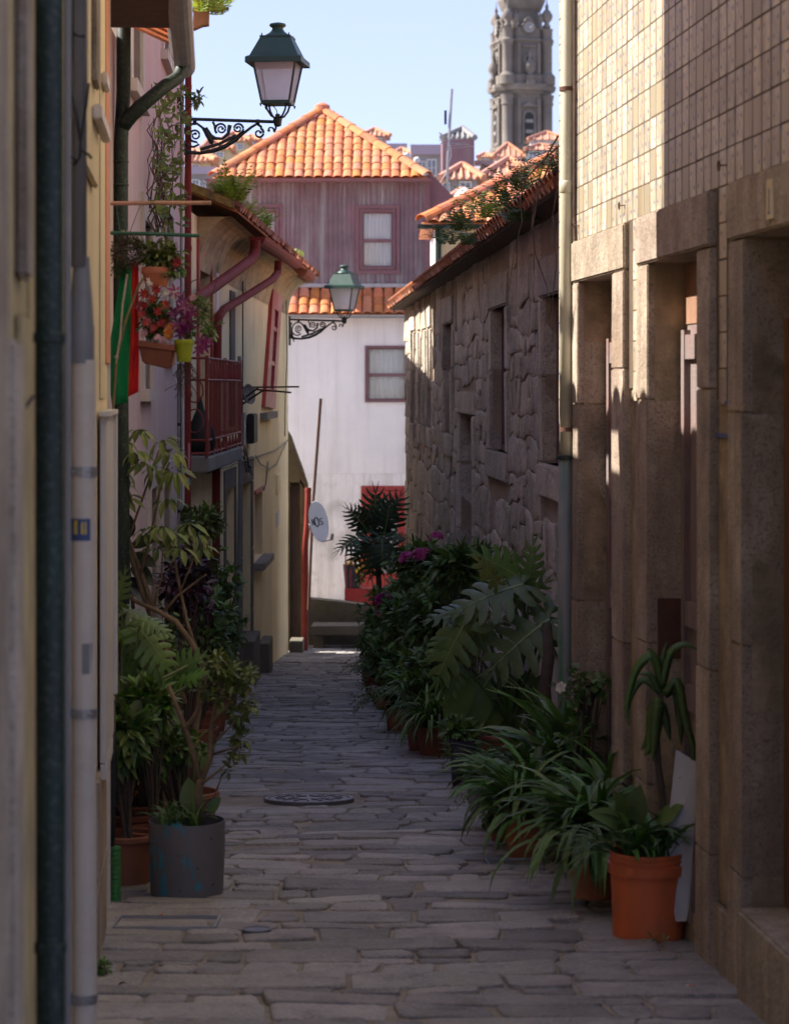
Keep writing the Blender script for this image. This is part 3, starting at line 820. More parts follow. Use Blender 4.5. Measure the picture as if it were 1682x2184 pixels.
# rusted metal plate on the second door's far jamb
mb = MB(); TL.box(mb, 9.523, 9.532, -0.115, -0.02, 0.60, 0.92); 
mb = MB(); q0 = [TL.p(10.01, -0.12, .64), TL.p(10.01, -0.015, .64), TL.p(10.01, -0.015, .89), TL.p(10.01, -0.12, .89)]
mb.prism(q0, TL.d * -0.006); mb.build('rusty_plate', M['rust'], th)
# plinth band at the foot of the nearest pier
mb = MB(); rough_block(mb, TL, 8.505, 8.98, 0.0, 0.020, -0.8, gz(8.2) + 0.22, R, .006); bevel(mb.build('plinth_stone', M['granite'], th), 0.012, 2)
# painted lower border tiles on the pier between second and third door
mb = MB(); TL.box(mb, 8.505, 8.795, 0.001, 0.0095, 1.585, 1.60); TL.box(mb, 8.505, 8.65, 0.001, 0.0095, 1.705, 1.718); mb.build('blue_border', M['ink_blue'], th)
# house number plate on the third lintel
mb = MB(); TL.box(mb, 7.80, 7.88, 0.036, 0.044, 2.31, 2.44); pl = mb.build('number_plate', M['cream_plaster'], th)
mb = MB()
TL.box(mb, 7.835, 7.846, 0.0442, 0.0452, 2.335, 2.41)
TL.box(mb, 7.826, 7.856, 0.0442, 0.0452, 2.326, 2.334)
mb.build('numeral', M['ink_blue'], pl)
# wall hooks
for (yy, zz, r) in ((8.65, 2.557, .018), (10.66, 2.564, .016), (11.93, 2.56, .016)):
    c = TL.p(yy, 0.03, zz)
    mb = MB()
    ring = [c + TL.d * (cos(t) * r) + Vector((0, 0, sin(t) * r)) for t in [k * 2 * pi / 14 for k in range(15)]]
    mb.tube(ring, 0.0028, 6); mb.tube([c - TL.d * r, c - TL.d * (r + .02) - TL.n * .028], 0.003, 6)
    mb.build('wall_hook', M['rust'], th)
# electric lead and dark batten down the far edge of the facade
mb = MB(); mb.tube([TL.p(11.95, 0.02, 4.4), TL.p(11.95, .02, 3.2), TL.p(11.97, .02, 2.6), TL.p(11.95, .02, 2.49)], 0.010, 6); mb.build('conduit', M['wood_dark'], th)
mb = MB(); mb.tube([TL.p(12.2, 0.02, 4.4), TL.p(12.19, .02, 3.4), TL.p(12.15, .03, 2.9), TL.p(12.3, .02, 2.4), TL.p(12.22, .03, 1.6), TL.p(12.25, .02, 1.2)], 0.004, 6); mb.build('wire', M['cable'], th)

# drainpipe at the corner of the tiled house
dp = P(1206, 900, 12.0)
dpx, dpy = dp.x, 12.0
pipe = thing('drainpipe', (dpx, dpy, gz(dpy)), 'tall drainpipe, cream above and peeling green below, on the corner of the tiled house', 'drainpipe')
def pz(dy): return EYE + (HY - dy) * dpy / FD
rp_ = 0.033
mb = MB(); mb.tube([(dpx + .016, dpy, 5.4), (dpx + .010, dpy, pz(0)), (dpx + .004, dpy, pz(400)), (dpx, dpy, pz(972))], rp_, 20); mb.build('upper_pipe', M['cream_pipe'], pipe, smooth=True)
mb = MB(); mb.lathe([(rp_ + .001, 0), (rp_ + .004, .003), (rp_ + .004, .055), (rp_ + .001, .06)], (dpx + .004, dpy, pz(412)), 20); mb.build('joint_sleeve', M['cream_pipe'], pipe, smooth=True)
mb = MB(); mb.tube([(dpx, dpy, pz(973)), (dpx - .004, dpy, pz(1500)), (dpx - .005, dpy, gz(dpy) - .05)], rp_ + .004, 20); lo = mb.build('lower_pipe', M['green_lower'], pipe, smooth=True)
mb = MB(); mb.lathe([(rp_ + .004, -.012), (rp_ + .012, -.010), (rp_ + .012, .006), (rp_ + .002, .008)], (dpx, dpy, pz(974)), 20); mb.build('collar', M['green_pipe'], pipe)
for zz in (pz(190), pz(916)):
    mb = MB(); mb.lathe([(rp_ + .001, -.010), (rp_ + .006, -.010), (rp_ + .006, .010), (rp_ + .001, .010)], (dpx + .006, dpy, zz), 20)
    mb.tube([(dpx + rp_, dpy, zz), (dpx + rp_ + .05, dpy + .05, zz)], .006, 6); mb.build('bracket', M['rust'], pipe)
# ------------------------------------------------------------------ rubble stone house on the right
ST = STONE
S0, S1 = 12.7, 33.7
sh = thing('stone_house', (ST.X(22), 22, gz(22)), 'low old house of rough granite rubble with fern-grown clay tile eave', 'house')
def ez(Y): return 3.00 - 0.0088 * (Y - 15)          # eave underside
ZT = 3.02
def sz(dy, Y): return EYE + (HY - dy) * Y / FD
openings = [(16.2, 17.62, sz(988, 17.6), sz(634, 17.6)), (20.25, 21.5, sz(960, 21.4), sz(660, 21.4)), (25.75, 26.75, sz(924, 26.3), sz(691, 26.3)),
            (28.75, 29.15, sz(912, 29), sz(700, 29)), (29.65, 29.95, sz(908, 29.8), sz(703, 29.8)), (30.5, 30.85, sz(905, 30.6), sz(705, 30.6)), (31.75, 32.2, sz(903, 32), sz(707, 32)),
            (23.3, 24.75, -2.6, sz(884, 24.0))]
mb = MB()
ST.wall(mb, S0, S1, -3.2, ZT, 0.55, [(a, b, c, d) for a, b, c, d in openings], o=-0.022)
mb.quad(ST.p(S1, -0.605, -3.2), ST.p(S1, -5.5, -3.2), ST.p(S1, -5.5, ZT), ST.p(S1, -0.605, ZT))
mb.quad(ST.p(S0, -0.605, -3.2), ST.p(S0, -5.5, -3.2), ST.p(S0, -5.5, ZT), ST.p(S0, -0.605, ZT))
mb.quad(ST.p(S0, -5.5, -3.2), ST.p(S1, -5.5, -3.2), ST.p(S1, -5.5, ZT), ST.p(S0, -5.5, ZT))
mb.build('wall', M['rubble_joint'], sh)
# dressed stones round the openings, window frames, panes, door
FR = 0.26
def frame_rects(k, a, b, c, d):
    if k in (3, 4, 5, 6): w = 0.13
    else: w = FR
    return w
keep = []
for k, (a, b, c, d) in enumerate(openings):
    w = 0.15 if k in (3, 4, 5, 6) else FR
    lh = 0.30 if k != 7 else sz(833, 24) - sz(884, 24)
    keep.append((a - w, b + w, c - (0.24 if k != 7 else 0), d + lh))
    mb = MB(); rough_block(mb, ST, a - w + .004, b + w - .004, -0.5, 0.012, d, d + lh - .01, R, .012)
    bevel(mb.build('lintel', M['rubble'], sh), 0.015, 2)
    if k != 7:
        mb = MB(); rough_block(mb, ST, a - w + .004, b + w - .004, -0.5, 0.02, c - 0.24, c, R, .012); bevel(mb.build('sill', M['rubble'], sh), 0.015, 2)
    zc = [c if k != 7 else gz(24) - .1]
    while zc[-1] < d - 0.5: zc.append(zc[-1] + R.uniform(.45, .7))
    zc[-1:] = [d] if d - zc[-1] < .25 else [zc[-1], d]
    for (j0, j1) in ((a - w + .004, a), (b, b + w - .004)):
        for z0, z1 in zip(zc[:-1], zc[1:]):
            mb = MB(); rough_block(mb, ST, j0, j1, -0.5, 0.006 + R.uniform(-.01, .012), z0 + .005, z1 - .006, R, .010); bevel(mb.build('jamb_stone', M['rubble'], sh), 0.014, 2)
    if k == 7:
        mb = MB(); ST.box(mb, a + .002, b - .002, -0.42, -0.37, gz(24) - .1, d - .004); dr = mb.build('door', M['wood_dark'], sh)
        for q in range(5):
            mb = MB(); u0 = a + .02 + q * (b - a - .04) / 5; ST.box(mb, u0 + .006, u0 + (b - a - .04) / 5 - .006, -0.3698, -0.352, gz(24), d - .03); mb.build('plank', M['wood_dark'], dr)
    else:
        fm = M['mauve_paint'] if k in (0, 1) else (M['white_metal'] if k == 2 else M['wood_dark'])
        mb = MB(); t_ = 0.05; o0, o1 = -0.16, -0.10
        ST.box(mb, a, a + t_, o0, o1, c, d); ST.box(mb, b - t_, b, o0, o1, c, d)
        ST.box(mb, a + t_, b - t_, o0, o1, c, c + t_); ST.box(mb, a + t_, b - t_, o0, o1, d - t_, d)
        if b - a > .6: ST.box(mb, (a + b) / 2 - .025, (a + b) / 2 + .025, o0, o1, c + t_, d - t_)
        wf = mb.build('window', fm, sh)
        mb = MB(); ST.box(mb, a + t_, b - t_, -0.14, -0.132, c + t_, d - t_); mb.build('pane', M['glass_dark'], wf)
# rubble stones: uneven courses cut round the dressed openings
wst = []
def wh(v):
    if v > 2.25: return max(.12, ZT - v + .001)
    return R.choice((.19, .25, .31, .38)) * R.uniform(.9, 1.1)
def wwid(v): return R.uniform(.24, .55) if v > 2.25 else R.choice((.18, .28, .38, .52, .68)) * R.uniform(.9, 1.1)
for poly in courses(lambda v: S0 + .05, lambda v: S1, -2.9, ZT - .06, wh, wwid, R, .07, .05, .24):
    u0, u1 = min(p[0] for p in poly), max(p[0] for p in poly); z0, z1 = min(p[1] for p in poly), max(p[1] for p in poly)
    segs = [(u0, u1)]
    zc = (z0 + z1) / 2
    for (a, b, c, d) in keep:
        if z1 > c + .05 and z0 < d - .05:
            ns = []
            for p, q in segs:
                if q <= a or p >= b: ns.append((p, q)); continue
                if a - p > .09: ns.append((p, a))
                if q - b > .09: ns.append((b, q))
            segs = ns
    for p, q in segs:
        if p > u0 or q < u1:
            poly2 = [(min(max(x, p), q), z) for x, z in poly]
            if poly2[1][0] in (p, q): poly2[1] = ((p + q) / 2, poly2[1][1]); 
            if poly2[4][0] in (p, q): poly2[4] = ((p + q) / 2, poly2[4][1])
        else: poly2 = poly
        wst.append((poly2, (p + q) / 2, zc, (q - p) * (z1 - z0)))
def vis(s):
    p = ST.p(s[1], 0, s[2]); sx = CX + p.x * FD / p.y; sy = HY - (p.z - EYE) * FD / p.y
    return sx < 1200 and sy < 1330
a_ = sorted([s for s in wst if vis(s)], key=lambda s: -s[3] / s[1] ** 3)
near, far = a_[:300], a_[300:] + [s for s in wst if not vis(s)]
def wmap(lift): return lambda u, v, h: ST.p(u, h - .018 + lift, v)
for (poly, cu, cv, ar) in near:
    mb = MB(); poly_stone(mb, poly, wmap(R.uniform(-.008, .008)), R, R.uniform(.003, .009), R.uniform(.007, .013), .011, .06, .040, .04)
    mb.build('wall_stone', M['rubble'], sh, smooth=True, sharp=50)
mb = MB()
for (poly, cu, cv, ar) in far: poly_stone(mb, poly, wmap(R.uniform(-.008, .008)), R, .006, .010, .011, .06, .040, .04)
o = mb.build('rubble_infill', M['rubble_far'], sh, smooth=True); o['kind'] = 'stuff'

# barrel roof tile: unit piece, axis along local y (down the slope = -y), crown up
def barrel_tile(name, w=0.20, l=0.36, m=None, h=0.055, n=7, th_=0.012, taper=0.86):
    mb = MB()
    for (yy, sc) in ((0, 1.0), (l, taper)):
        for rr in (1.0, 1 - th_ / (w / 2)):
            for k in range(n):
                a = pi * k / (n - 1)
                mb.v.append((-cos(a) * w / 2 * sc * rr, yy, sin(a) * h * sc * rr + (0.0 if yy == 0 else -0.004)))
    o = lambda e, r, k: e * 2 * n + r * n + k
    for k in range(n - 1):
        mb.f.append((o(0, 0, k), o(0, 0, k + 1), o(1, 0, k + 1), o(1, 0, k)))
        mb.f.append((o(0, 1, k + 1), o(0, 1, k), o(1, 1, k), o(1, 1, k + 1)))
        mb.f.append((o(0, 0, k + 1), o(0, 0, k), o(0, 1, k), o(0, 1, k + 1)))
        mb.f.append((o(1, 0, k), o(1, 0, k + 1), o(1, 1, k + 1), o(1, 1, k)))
    return mb.mesh(name, m or M['roof'], smooth=False)
def axes_q(x, y):
    x = Vector(x).normalized(); y = Vector(y).normalized(); z = x.cross(y).normalized(); x = y.cross(z)
    return Matrix((x, y, z)).transposed().to_quaternion()
# eave: boards, gutterless barrel tiles
OV = 0.24
PITCH = radians(24)
roof = thing  # placeholder name for readability
up = (-ST.n * cos(PITCH) + Vector((0, 0, sin(PITCH)))).normalized()
mb = MB()
mb.hexa([ST.p(S0, OV - .03, ez(S0) + .02), ST.p(S1 + .12, OV - .03, ez(S1) + .02), ST.p(S1 + .12, -3.2, ez(S1) + 1.46), ST.p(S0, -3.2, ez(S0) + 1.46),
         ST.p(S0, OV - .03, ez(S0) + .05), ST.p(S1 + .12, OV - .03, ez(S1) + .05), ST.p(S1 + .12, -3.2, ez(S1) + 1.5), ST.p(S0, -3.2, ez(S0) + 1.5)])
rf = mb.build('roof', M['roof_old'], sh)
BT_OLD = barrel_tile('roof_tile', 0.19, 0.36, M['roof_old'], 0.06)
BT_CH = barrel_tile('channel_tile', 0.19, 0.36, M['roof_old'], -0.045)
qe = axes_q(ST.d, up)
nrow = 3
y = S0 + .1; n_ = 0
while y < S1 + .05:
    for r in range(nrow):
        base = ST.p(y, OV, ez(y) + .055) + up * (r * 0.29)
        if r < 2 or y > 14:
            if n_ < 298:
                place('roof_tile', BT_OLD, rf, base + Vector((0, 0, R.uniform(0, .014))), qe @ Quaternion((0, 0, 1), R.uniform(-.06, .06)), (R.uniform(.92, 1.06), 1, R.uniform(.9, 1.15))); n_ += 1
    y += 0.222
# the channels between, read as one run
mb = MB(); y = S0 + .21
while y < S1 + .05:
    for r in range(2):
        base = ST.p(y, OV - .02, ez(y) + .085) + up * (r * 0.29)
        mb.add([base + qe @ Vector(v.co) for v in BT_CH.vertices], [tuple(p.vertices) for p in BT_CH.polygons])
    y += 0.222
o = mb.build('channel_tile_run', M['roof_old'], rf); o['kind'] = 'stuff'
# soffit boards
mb = MB()
mb.hexa([ST.p(S0, OV - .05, ez(S0) - .005), ST.p(S1 + .1, OV - .05, ez(S1) - .005), ST.p(S1 + .1, -.10, ez(S1) - .005), ST.p(S0, -.10, ez(S0) - .005),
         ST.p(S0, OV - .05, ez(S0) + .015), ST.p(S1 + .1, OV - .05, ez(S1) + .015), ST.p(S1 + .1, -.10, ez(S1) + .015), ST.p(S0, -.10, ez(S0) + .015)])
mb.build('soffit', M['wood_dark'], sh)

# ------------------------------------------------------------------ house with the green gutter behind it
gh = thing('gutter_house', (2.2, 40, gz(40)), 'ochre house with orange hipped tile roof and dark green gutter behind the stone house', 'house')
Y0 = 38.0; zE = 4.33; xL = 0.42
mb = MB(); mb.box(xL + .22, 7, Y0 + .25, Y0 + 5, -3, zE - .02); mb.build('wall', M['white_plaster'], gh)
mb = MB(); mb.box(xL + .23, 7, Y0 + .235, Y0 + .249, -3, zE - .02); mb.build('front_wall', M['yellow_plaster'], gh)
apx = Vector((2.58, 40.16, 5.52)); apr = Vector((6.5, 40.16, 5.52))
e0, e1, e2, e3 = Vector((xL, Y0, zE)), Vector((8.7, Y0, zE)), Vector((8.7, 42.3, zE)), Vector((xL, 42.3, zE))
mb = MB(); mb.add([e0, e1, e2, e3, apx, apr], [(0, 1, 5, 4), (1, 2, 5), (2, 3, 4, 5), (3, 0, 4), (3, 2, 1, 0)])
rf2 = mb.build('roof', M['roof'], gh)
BT = barrel_tile('roof_tile', 0.19, 0.34, M['roof'], 0.055)
BRDG = barrel_tile('ridge_tile', 0.26, 0.48, M['roof'], 0.10, taper=.9)
def tile_slope(parent, a, b, apex_l, apex_r, me, dx, dl, limit=300, skip=None, jit=.03, lift=.02):
    """lay barrel tiles on the slope over eave a-b up to ridge apex_l-apex_r"""
    ex = (b - a).normalized(); L_ = (b - a).length
    n = ex.cross(((apex_l + apex_r) / 2 - a)).normalized()
    if n.z < 0: n = -n
    upv = n.cross(ex).normalized()
    if upv.z < 0: upv = -upv
    Hs = (apex_l - a).dot(upv)
    la = (apex_l - a).dot(ex); ra = (apex_r - a).dot(ex)
    q = axes_q(ex, upv)
    cnt = 0
    r = 0
    while r * dl < Hs - dl * .4:
        t = (r * dl + dl * .3) / Hs
        x0, x1 = la * t, L_ + (ra - L_) * t
        k0 = math.ceil((x0 + .02) / dx); k1 = math.floor((x1 - .02) / dx)
        for k in range(k0, k1 + 1):
            p = a + ex * (k * dx) + upv * (r * dl - .03) + n * lift
            if skip and skip(p): continue
            if cnt >= limit: return cnt
            place('roof_tile', me, parent, p + n * R.uniform(0, .008), q @ Quaternion((0, 0, 1), R.uniform(-jit, jit)), (R.uniform(.96, 1.04), 1, R.uniform(.95, 1.1)))
            cnt += 1
        r += 1
    return cnt
def ridge_run(parent, a, b, me, dl, nm='ridge_tile'):
    d = (b - a); n = int(d.length / dl); d.normalize()
    side = Vector((d.y, -d.x, 0)).normalized()
    q = axes_q(side, d)
    for k in range(n):
        place('ridge_tile', me, parent, a + d * (k * dl) + Vector((0, 0, .015)), q @ Quaternion((0, 0, 1), R.uniform(-.02, .02)))
def skip_right(p): return CX + p.x * FD / p.y > 1215
tile_slope(rf2, e0, e1, apx, apr, BT, 0.185, 0.27, 200, skip_right)
ridge_run(rf2, e0 + Vector((.0, 0, .03)), apx + Vector((0, 0, .04)), BRDG, .40)
ridge_run(rf2, apx + Vector((0, 0, .03)), apr + Vector((0, 0, .03)), BRDG, .40)
mb = MB()
pts = [(math.cos(pi + a) * .055, math.sin(pi + a) * .055) for a in [k * pi / 8 for k in range(9)]]
def half_gutter(mb, a, b, r, out):
    """open half-round gutter from a to b; out = horizontal side vector"""
    a, b, out = Vector(a), Vector(b), Vector(out).normalized()
    for rr, flip in ((r, 0), (r * .9, 1)):
        base = len(mb.v)
        for p in (a, b):
            for k in range(9):
                t = pi + k * pi / 8
                mb.v.append(tuple(p + out * (cos(t) * rr) + Vector((0, 0, sin(t) * rr))))
        for k in range(8):
            f = (base + k, base + k + 1, base + 9 + k + 1, base + 9 + k)
            mb.f.append(f if not flip else f[::-1])
    # closing end faces
    for e, p in ((0, a), (1, b)):
        base = len(mb.v)
        mb.v.append(tuple(p))
        for k in range(9):
            t = pi + k * pi / 8; mb.v.append(tuple(p + out * (cos(t) * r) + Vector((0, 0, sin(t) * r))))
        for k in range(8): mb.f.append((base, base + 1 + k, base + 2 + k))
half_gutter(mb, (xL - .06, Y0 - .07, zE - .03), (8.7, Y0 - .07, zE - .03), .07, (0, 1, 0)); mb.build('gutter', M['green_pipe'], gh)
mb = MB(); mb.tube([(xL + .27, Y0 + .16, zE - .06), (xL + .27, Y0 + .18, zE - .5), (xL + .27, Y0 + .18, -2)], .05, 10); mb.build('downpipe', M['green_pipe'], gh)

# ------------------------------------------------------------------ purple and white house closing the alley
bh = thing('corner_house', (-1.4, 46, gz(46)), 'white house with purple corrugated upper floor and orange pyramid roof closing the alley', 'house')
YB = 46.0
def bx(dx, Y=YB): return (dx - CX) * Y / FD
def bz(dy, Y=YB): return EYE + (HY - dy) * Y / FD
# corrugated upper storey: wavy sheet
xa, xb = bx(447), bx(906)
zt, zl = bz(388), bz(606)
winR = (bx(772), bx(838), bz(570), bz(452))
winL = (bx(520), bx(590), bz(560), bz(450))
lower_win = (bx(783), bx(858), bz(853), bz(742))
def corrugated(x0, x1, z0, z1, y, pitch=.090, amp=.020):
    mb = MB(); n = int((x1 - x0) / pitch * 6); base = 0
    for k in range(n + 1):
        x = x0 + (x1 - x0) * k / n
        yy = y + amp * cos(2 * pi * (x / pitch))
        mb.v += [(x, yy, z0), (x, yy, z1)]
    for k in range(n): mb.f.append((2 * k, 2 * k + 2, 2 * k + 3, 2 * k + 1))
    return mb
def pieces(x0, x1, z0, z1, hole_list):
    xs_ = sorted({x0, x1, *[h[0] for h in hole_list], *[h[1] for h in hole_list]}); out = []
    for a, b in zip(xs_[:-1], xs_[1:]):
        hs = [h for h in hole_list if h[0] <= a + 1e-6 and h[1] >= b - 1e-6]
        if not hs: out.append((a, b, z0, z1))
        else: out.append((a, b, z0, hs[0][2])); out.append((a, b, hs[0][3], z1))
    return out
mb = MB()
for a, b, c, d in pieces(xa, xb, zl, zt, [winL, winR]):
    q = corrugated(a, b, c, d, YB); mb.add(q.v, q.f)
mb.build('corrugated_cladding', M['purple_sheet'], bh, smooth=True)
mb = MB(); mb.box(xa + .01, xb - .01, YB + .16, YB + 5.2, bz(640), zt + .02); mb.build('upper_wall', M['far_slate'], bh)
mb = MB(); mb.box(xb - .012, xb + .09, YB - .03, YB + .16, zl, zt); mb.build('corner_board', M['mauve_paint'], bh)
mb = MB(); mb.box(xa - .05, xa + .012, YB - .03, YB + .16, zl, zt); mb.build('corner_board', M['mauve_paint'], bh)
mb = MB(); mb.box(xa - .08, xb + .12, YB - .05, YB + .01, zt + .001, zt + .06); mb.build('fascia', M['mauve_paint'], bh)
# right side lean-to flank
mb = MB()
poly = [(bx(909), YB + .10, bz(372)), (bx(922), YB + .10, bz(372)), (bx(972), YB + .10, bz(424)), (bx(972), YB + .1, bz(640)), (bx(909), YB + .10, bz(640))]
mb.prism(poly, (0, .6, 0)); mb.build('side_annex', M['mauve_paint'], bh)
mb = MB(); mb.box(bx(895), bx(975), YB + .05, YB + .099, bz(900), bz(482)); mb.build('annex_wall', M['white_dirty'], bh)
def sash_window(t, rect, y, fm, parent_name='window', rail=True, depth=.10, cur=True, frame=.042):
    x0, x1, z0, z1 = rect
    mb = MB(); f = frame
    mb.box(x0 - f, x0, y - .03, y + depth, z0 - f, z1 + f); mb.box(x1, x1 + f, y - .03, y + depth, z0 - f, z1 + f)
    mb.box(x0, x1, y - .03, y + depth, z1, z1 + f); mb.box(x0, x1, y - .03, y + depth, z0 - f, z0)
    w = mb.build('window', fm, t)
    g = f * .7
    mb = MB()
    if rail:
        zm = (z0 + z1) / 2 - .02
        mb.box(x0, x1, y + .012, y + depth - .02, zm - .03, zm + .03)
    mb.box(x0, x0 + g, y + .02, y + depth - .03, z0, z1); mb.box(x1 - g, x1, y + .02, y + depth - .03, z0, z1)
    mb.box(x0 + g, x1 - g, y + .022, y + depth - .032, z0, z0 + g); mb.box(x0 + g, x1 - g, y + .022, y + depth - .032, z1 - g, z1)
    mb.build('sash', fm, w)
    if cur:
        # gathered curtain behind the glass
        mb = MB(); n = 60
        for k in range(n + 1):
            x = x0 + (x1 - x0) * k / n
            yy = y + depth + .02 + .012 * sin(k * .9) + .006 * sin(k * 2.3 + 1)
            mb.v += [(x, yy, z0), (x, yy, z1)]
        for k in range(n): mb.f.append((2 * k, 2 * k + 2, 2 * k + 3, 2 * k + 1))
        mb.build('curtain', M['curtain'], w, smooth=True)
        pm = M['clear_pane']
    else: pm = M['glass_dark']
    mb = MB(); mb.box(x0 + g, x1 - g, y + .05, y + .055, z0 + g, z1 - g); mb.build('pane', pm, w)
    return w
def clear_pane():
    m = bpy.data.materials.new('window_pane'); m.use_nodes = True
    nt = m.node_tree; bs = nt.nodes['Principled BSDF']; out = nt.nodes['Material Output']
    tr = nt.nodes.new('ShaderNodeBsdfTransparent'); gl = nt.nodes.new('ShaderNodeBsdfGlossy'); gl.inputs['Roughness'].default_value = .06
    mx = nt.nodes.new('ShaderNodeMixShader'); fr = nt.nodes.new('ShaderNodeFresnel'); fr.inputs[0].default_value = 1.5
    tr.inputs[0].default_value = (.94, .95, .95, 1)
    nt.links.new(fr.outputs[0], mx.inputs[0]); nt.links.new(tr.outputs[0], mx.inputs[1]); nt.links.new(gl.outputs[0], mx.inputs[2]); nt.links.new(mx.outputs[0], out.inputs[0])
    return m
M['clear_pane'] = clear_pane()
sash_window(bh, winR, YB - .02, M['mauve_paint'])
sash_window(bh, winL, YB - .02, M['mauve_paint'])
# outer casing boards of the upper windows
for (x0, x1, z0, z1) in (winR, winL):
    mb = MB(); e = .055; f = .13
    mb.box(x0 - f, x0 - e - .002, YB - .035, YB - .012, z0 - f, z1 + f); mb.box(x1 + e + .002, x1 + f, YB - .035, YB - .012, z0 - f, z1 + f)
    mb.box(x0 - e, x1 + e, YB - .035, YB - .012, z1 + e + .002, z1 + f); mb.box(x0 - e, x1 + e, YB - .035, YB - .012, z0 - f, z0 - e - .002)
    mb.build('window_casing', M['mauve_paint'], bh)
# skirt roof and its tiles
zs0, zs1 = bz(672, YB - .55), bz(616)
mb = MB(); mb.hexa([(bx(560), YB - .55, zs0), (bx(930), YB - .55, zs0), (bx(930), YB + .0, zs1 - .04), (bx(560), YB, zs1 - .04), (bx(560), YB - .55, zs0 + .02), (bx(930), YB - .55, zs0 + .02), (bx(930), YB, zs1 - .02), (bx(560), YB, zs1 - .02)])
skirt = mb.build('skirt_roof', M['roof_old'], bh)
a, b = Vector((bx(560), YB - .55, zs0 + .02)), Vector((bx(930), YB - .55, zs0 + .02))
tile_slope(skirt, a, b, Vector((bx(560), YB, zs1 - .02)), Vector((bx(930), YB, zs1 - .02)), BT, 0.20, 0.245, 90)
mb = MB(); mb.box(bx(440), bx(935), YB - .06, YB - .02, bz(613), bz(605)); mb.build('flashing', M['steel'], bh)
mb = MB(); half_gutter(mb, (bx(560), YB - .60, zs0 + .0), (bx(930), YB - .60, zs0 + .0), .06, (0, 1, 0)); mb.build('gutter', M['steel'], bh)
# white lower wall with openings
yw = YB - .15
def bwx(dx): return (dx - CX) * yw / FD
def bwz(dy): return EYE + (HY - dy) * yw / FD
low = (bwx(783), bwx(868), bwz(853), bwz(742))
door_w = (bwx(770), bwx(905), bwz(1280), bwz(1036))
mb = MB()
for a, b, c, d in pieces(bwx(560), bwx(960), -4.0, bwz(655), [low]):
    pass
rects = [(bwx(560), bwx(783), bwz(1010), bwz(655)), (bwx(868), bwx(990), bwz(1010), bwz(655)), (bwx(783), bwx(868), bwz(1010), low[2]), (bwx(783), bwx(868), low[3], bwz(655))]
for a, b, c, d in rects: mb.box(a, b, yw, yw + .14, c, d)
mb.build('white_wall', M['white_plaster'], bh)
mb = MB()
for a, b, c, d in ((bwx(560), door_w[0], -4.2, bwz(1010) - .002), (door_w[0], door_w[1], door_w[3], bwz(1010) - .002), (door_w[1], bwx(990), -4.2, bwz(1010) - .002), (door_w[0], door_w[1], -4.2, door_w[2])):
    mb.box(a, b, yw, yw + .14, c, d)
mb.build('damp_lower_wall', M['white_dirty'], bh)
mb = MB(); mb.box(bwx(560), bwx(990), yw + .4, yw + 5, -4.2, bwz(660)); mb.build('inner_wall', M['far_slate'], bh)
sash_window(bh, low, yw - .01, M['mauve_paint'])
# red framed glazed door
x0, x1, z0, z1 = door_w
mb = MB(); f = .10
mb.box(x0, x0 + f, yw - .02, yw + .08, z0, z1); mb.box(x0 + f, x1, yw - .02, yw + .08, z1 - f * .8, z1)
mb.box(x0 + .80, x0 + .92, yw - .02, yw + .08, z0, z1 - f * .8); mb.box(x0 + f, x0 + .80, yw - .02, yw + .08, z0, z0 + .5)
rd = mb.build('red_door', M['red_paint'], bh)
mb = MB()
mb.box(x0 + f + .005, x0 + .27, yw + .0, yw + .06, z0 + .5, z1 - .09); mb.box(x0 + .70, x0 + .795, yw, yw + .06, z0 + .5, z1 - .09); mb.box(x0 + .272, x0 + .698, yw, yw + .06, z1 - .26, z1 - .09)
mb.build('door_leaf_frame', M['red_paint'], rd)
mb = MB(); mb.box(x0 + f, x1, yw + .04, yw + .05, z0 + .3, z1 - .1); mb.build('pane', M['clear_pane'], rd)
mb = MB(); mb.box(x0 + f, x1, yw + .09, yw + .10, z0, z1); mb.build('curtain', M['curtain'], rd)
# pyramid roof
zE2 = bz(380, YB - .25)
el, er = Vector((bx(452, YB - .25), YB - .25, zE2)), Vector((bx(914, YB - .25), YB - .25, zE2))
ap = P(687, 240, 48.0)
dep = 5.3
bl, br_ = el + Vector((0, dep, 0)), er + Vector((0, dep, 0))
mb = MB(); mb.add([el, er, br_, bl, ap + Vector((0, .4, 0)) * 0], [(0, 1, 4), (1, 2, 4), (2, 3, 4), (3, 0, 4), (3, 2, 1, 0)])
pr = mb.build('roof', M['roof'], bh)
tile_slope(pr, el, er, ap, ap, BT, 0.183, 0.262, 300)
ridge_run(pr, el + Vector((.02, .02, .03)), ap + Vector((0, 0, .04)), BRDG, .40)
ridge_run(pr, er + Vector((-.02, .02, .03)), ap + Vector((0, 0, .04)), BRDG, .40)
mb = MB(); mb.lathe([(.16, -.05), (.15, .08), (.06, .13), (.02, .14)], ap + Vector((0, 0, .06)), 12); mb.build('apex_cap', M['roof'], pr)
mb = MB(); half_gutter(mb, el + Vector((-.05, -.10, -.02)), er + Vector((.05, -.10, -.02)), .07, (0, 1, 0)); mb.build('gutter', M['mauve_paint'], bh)

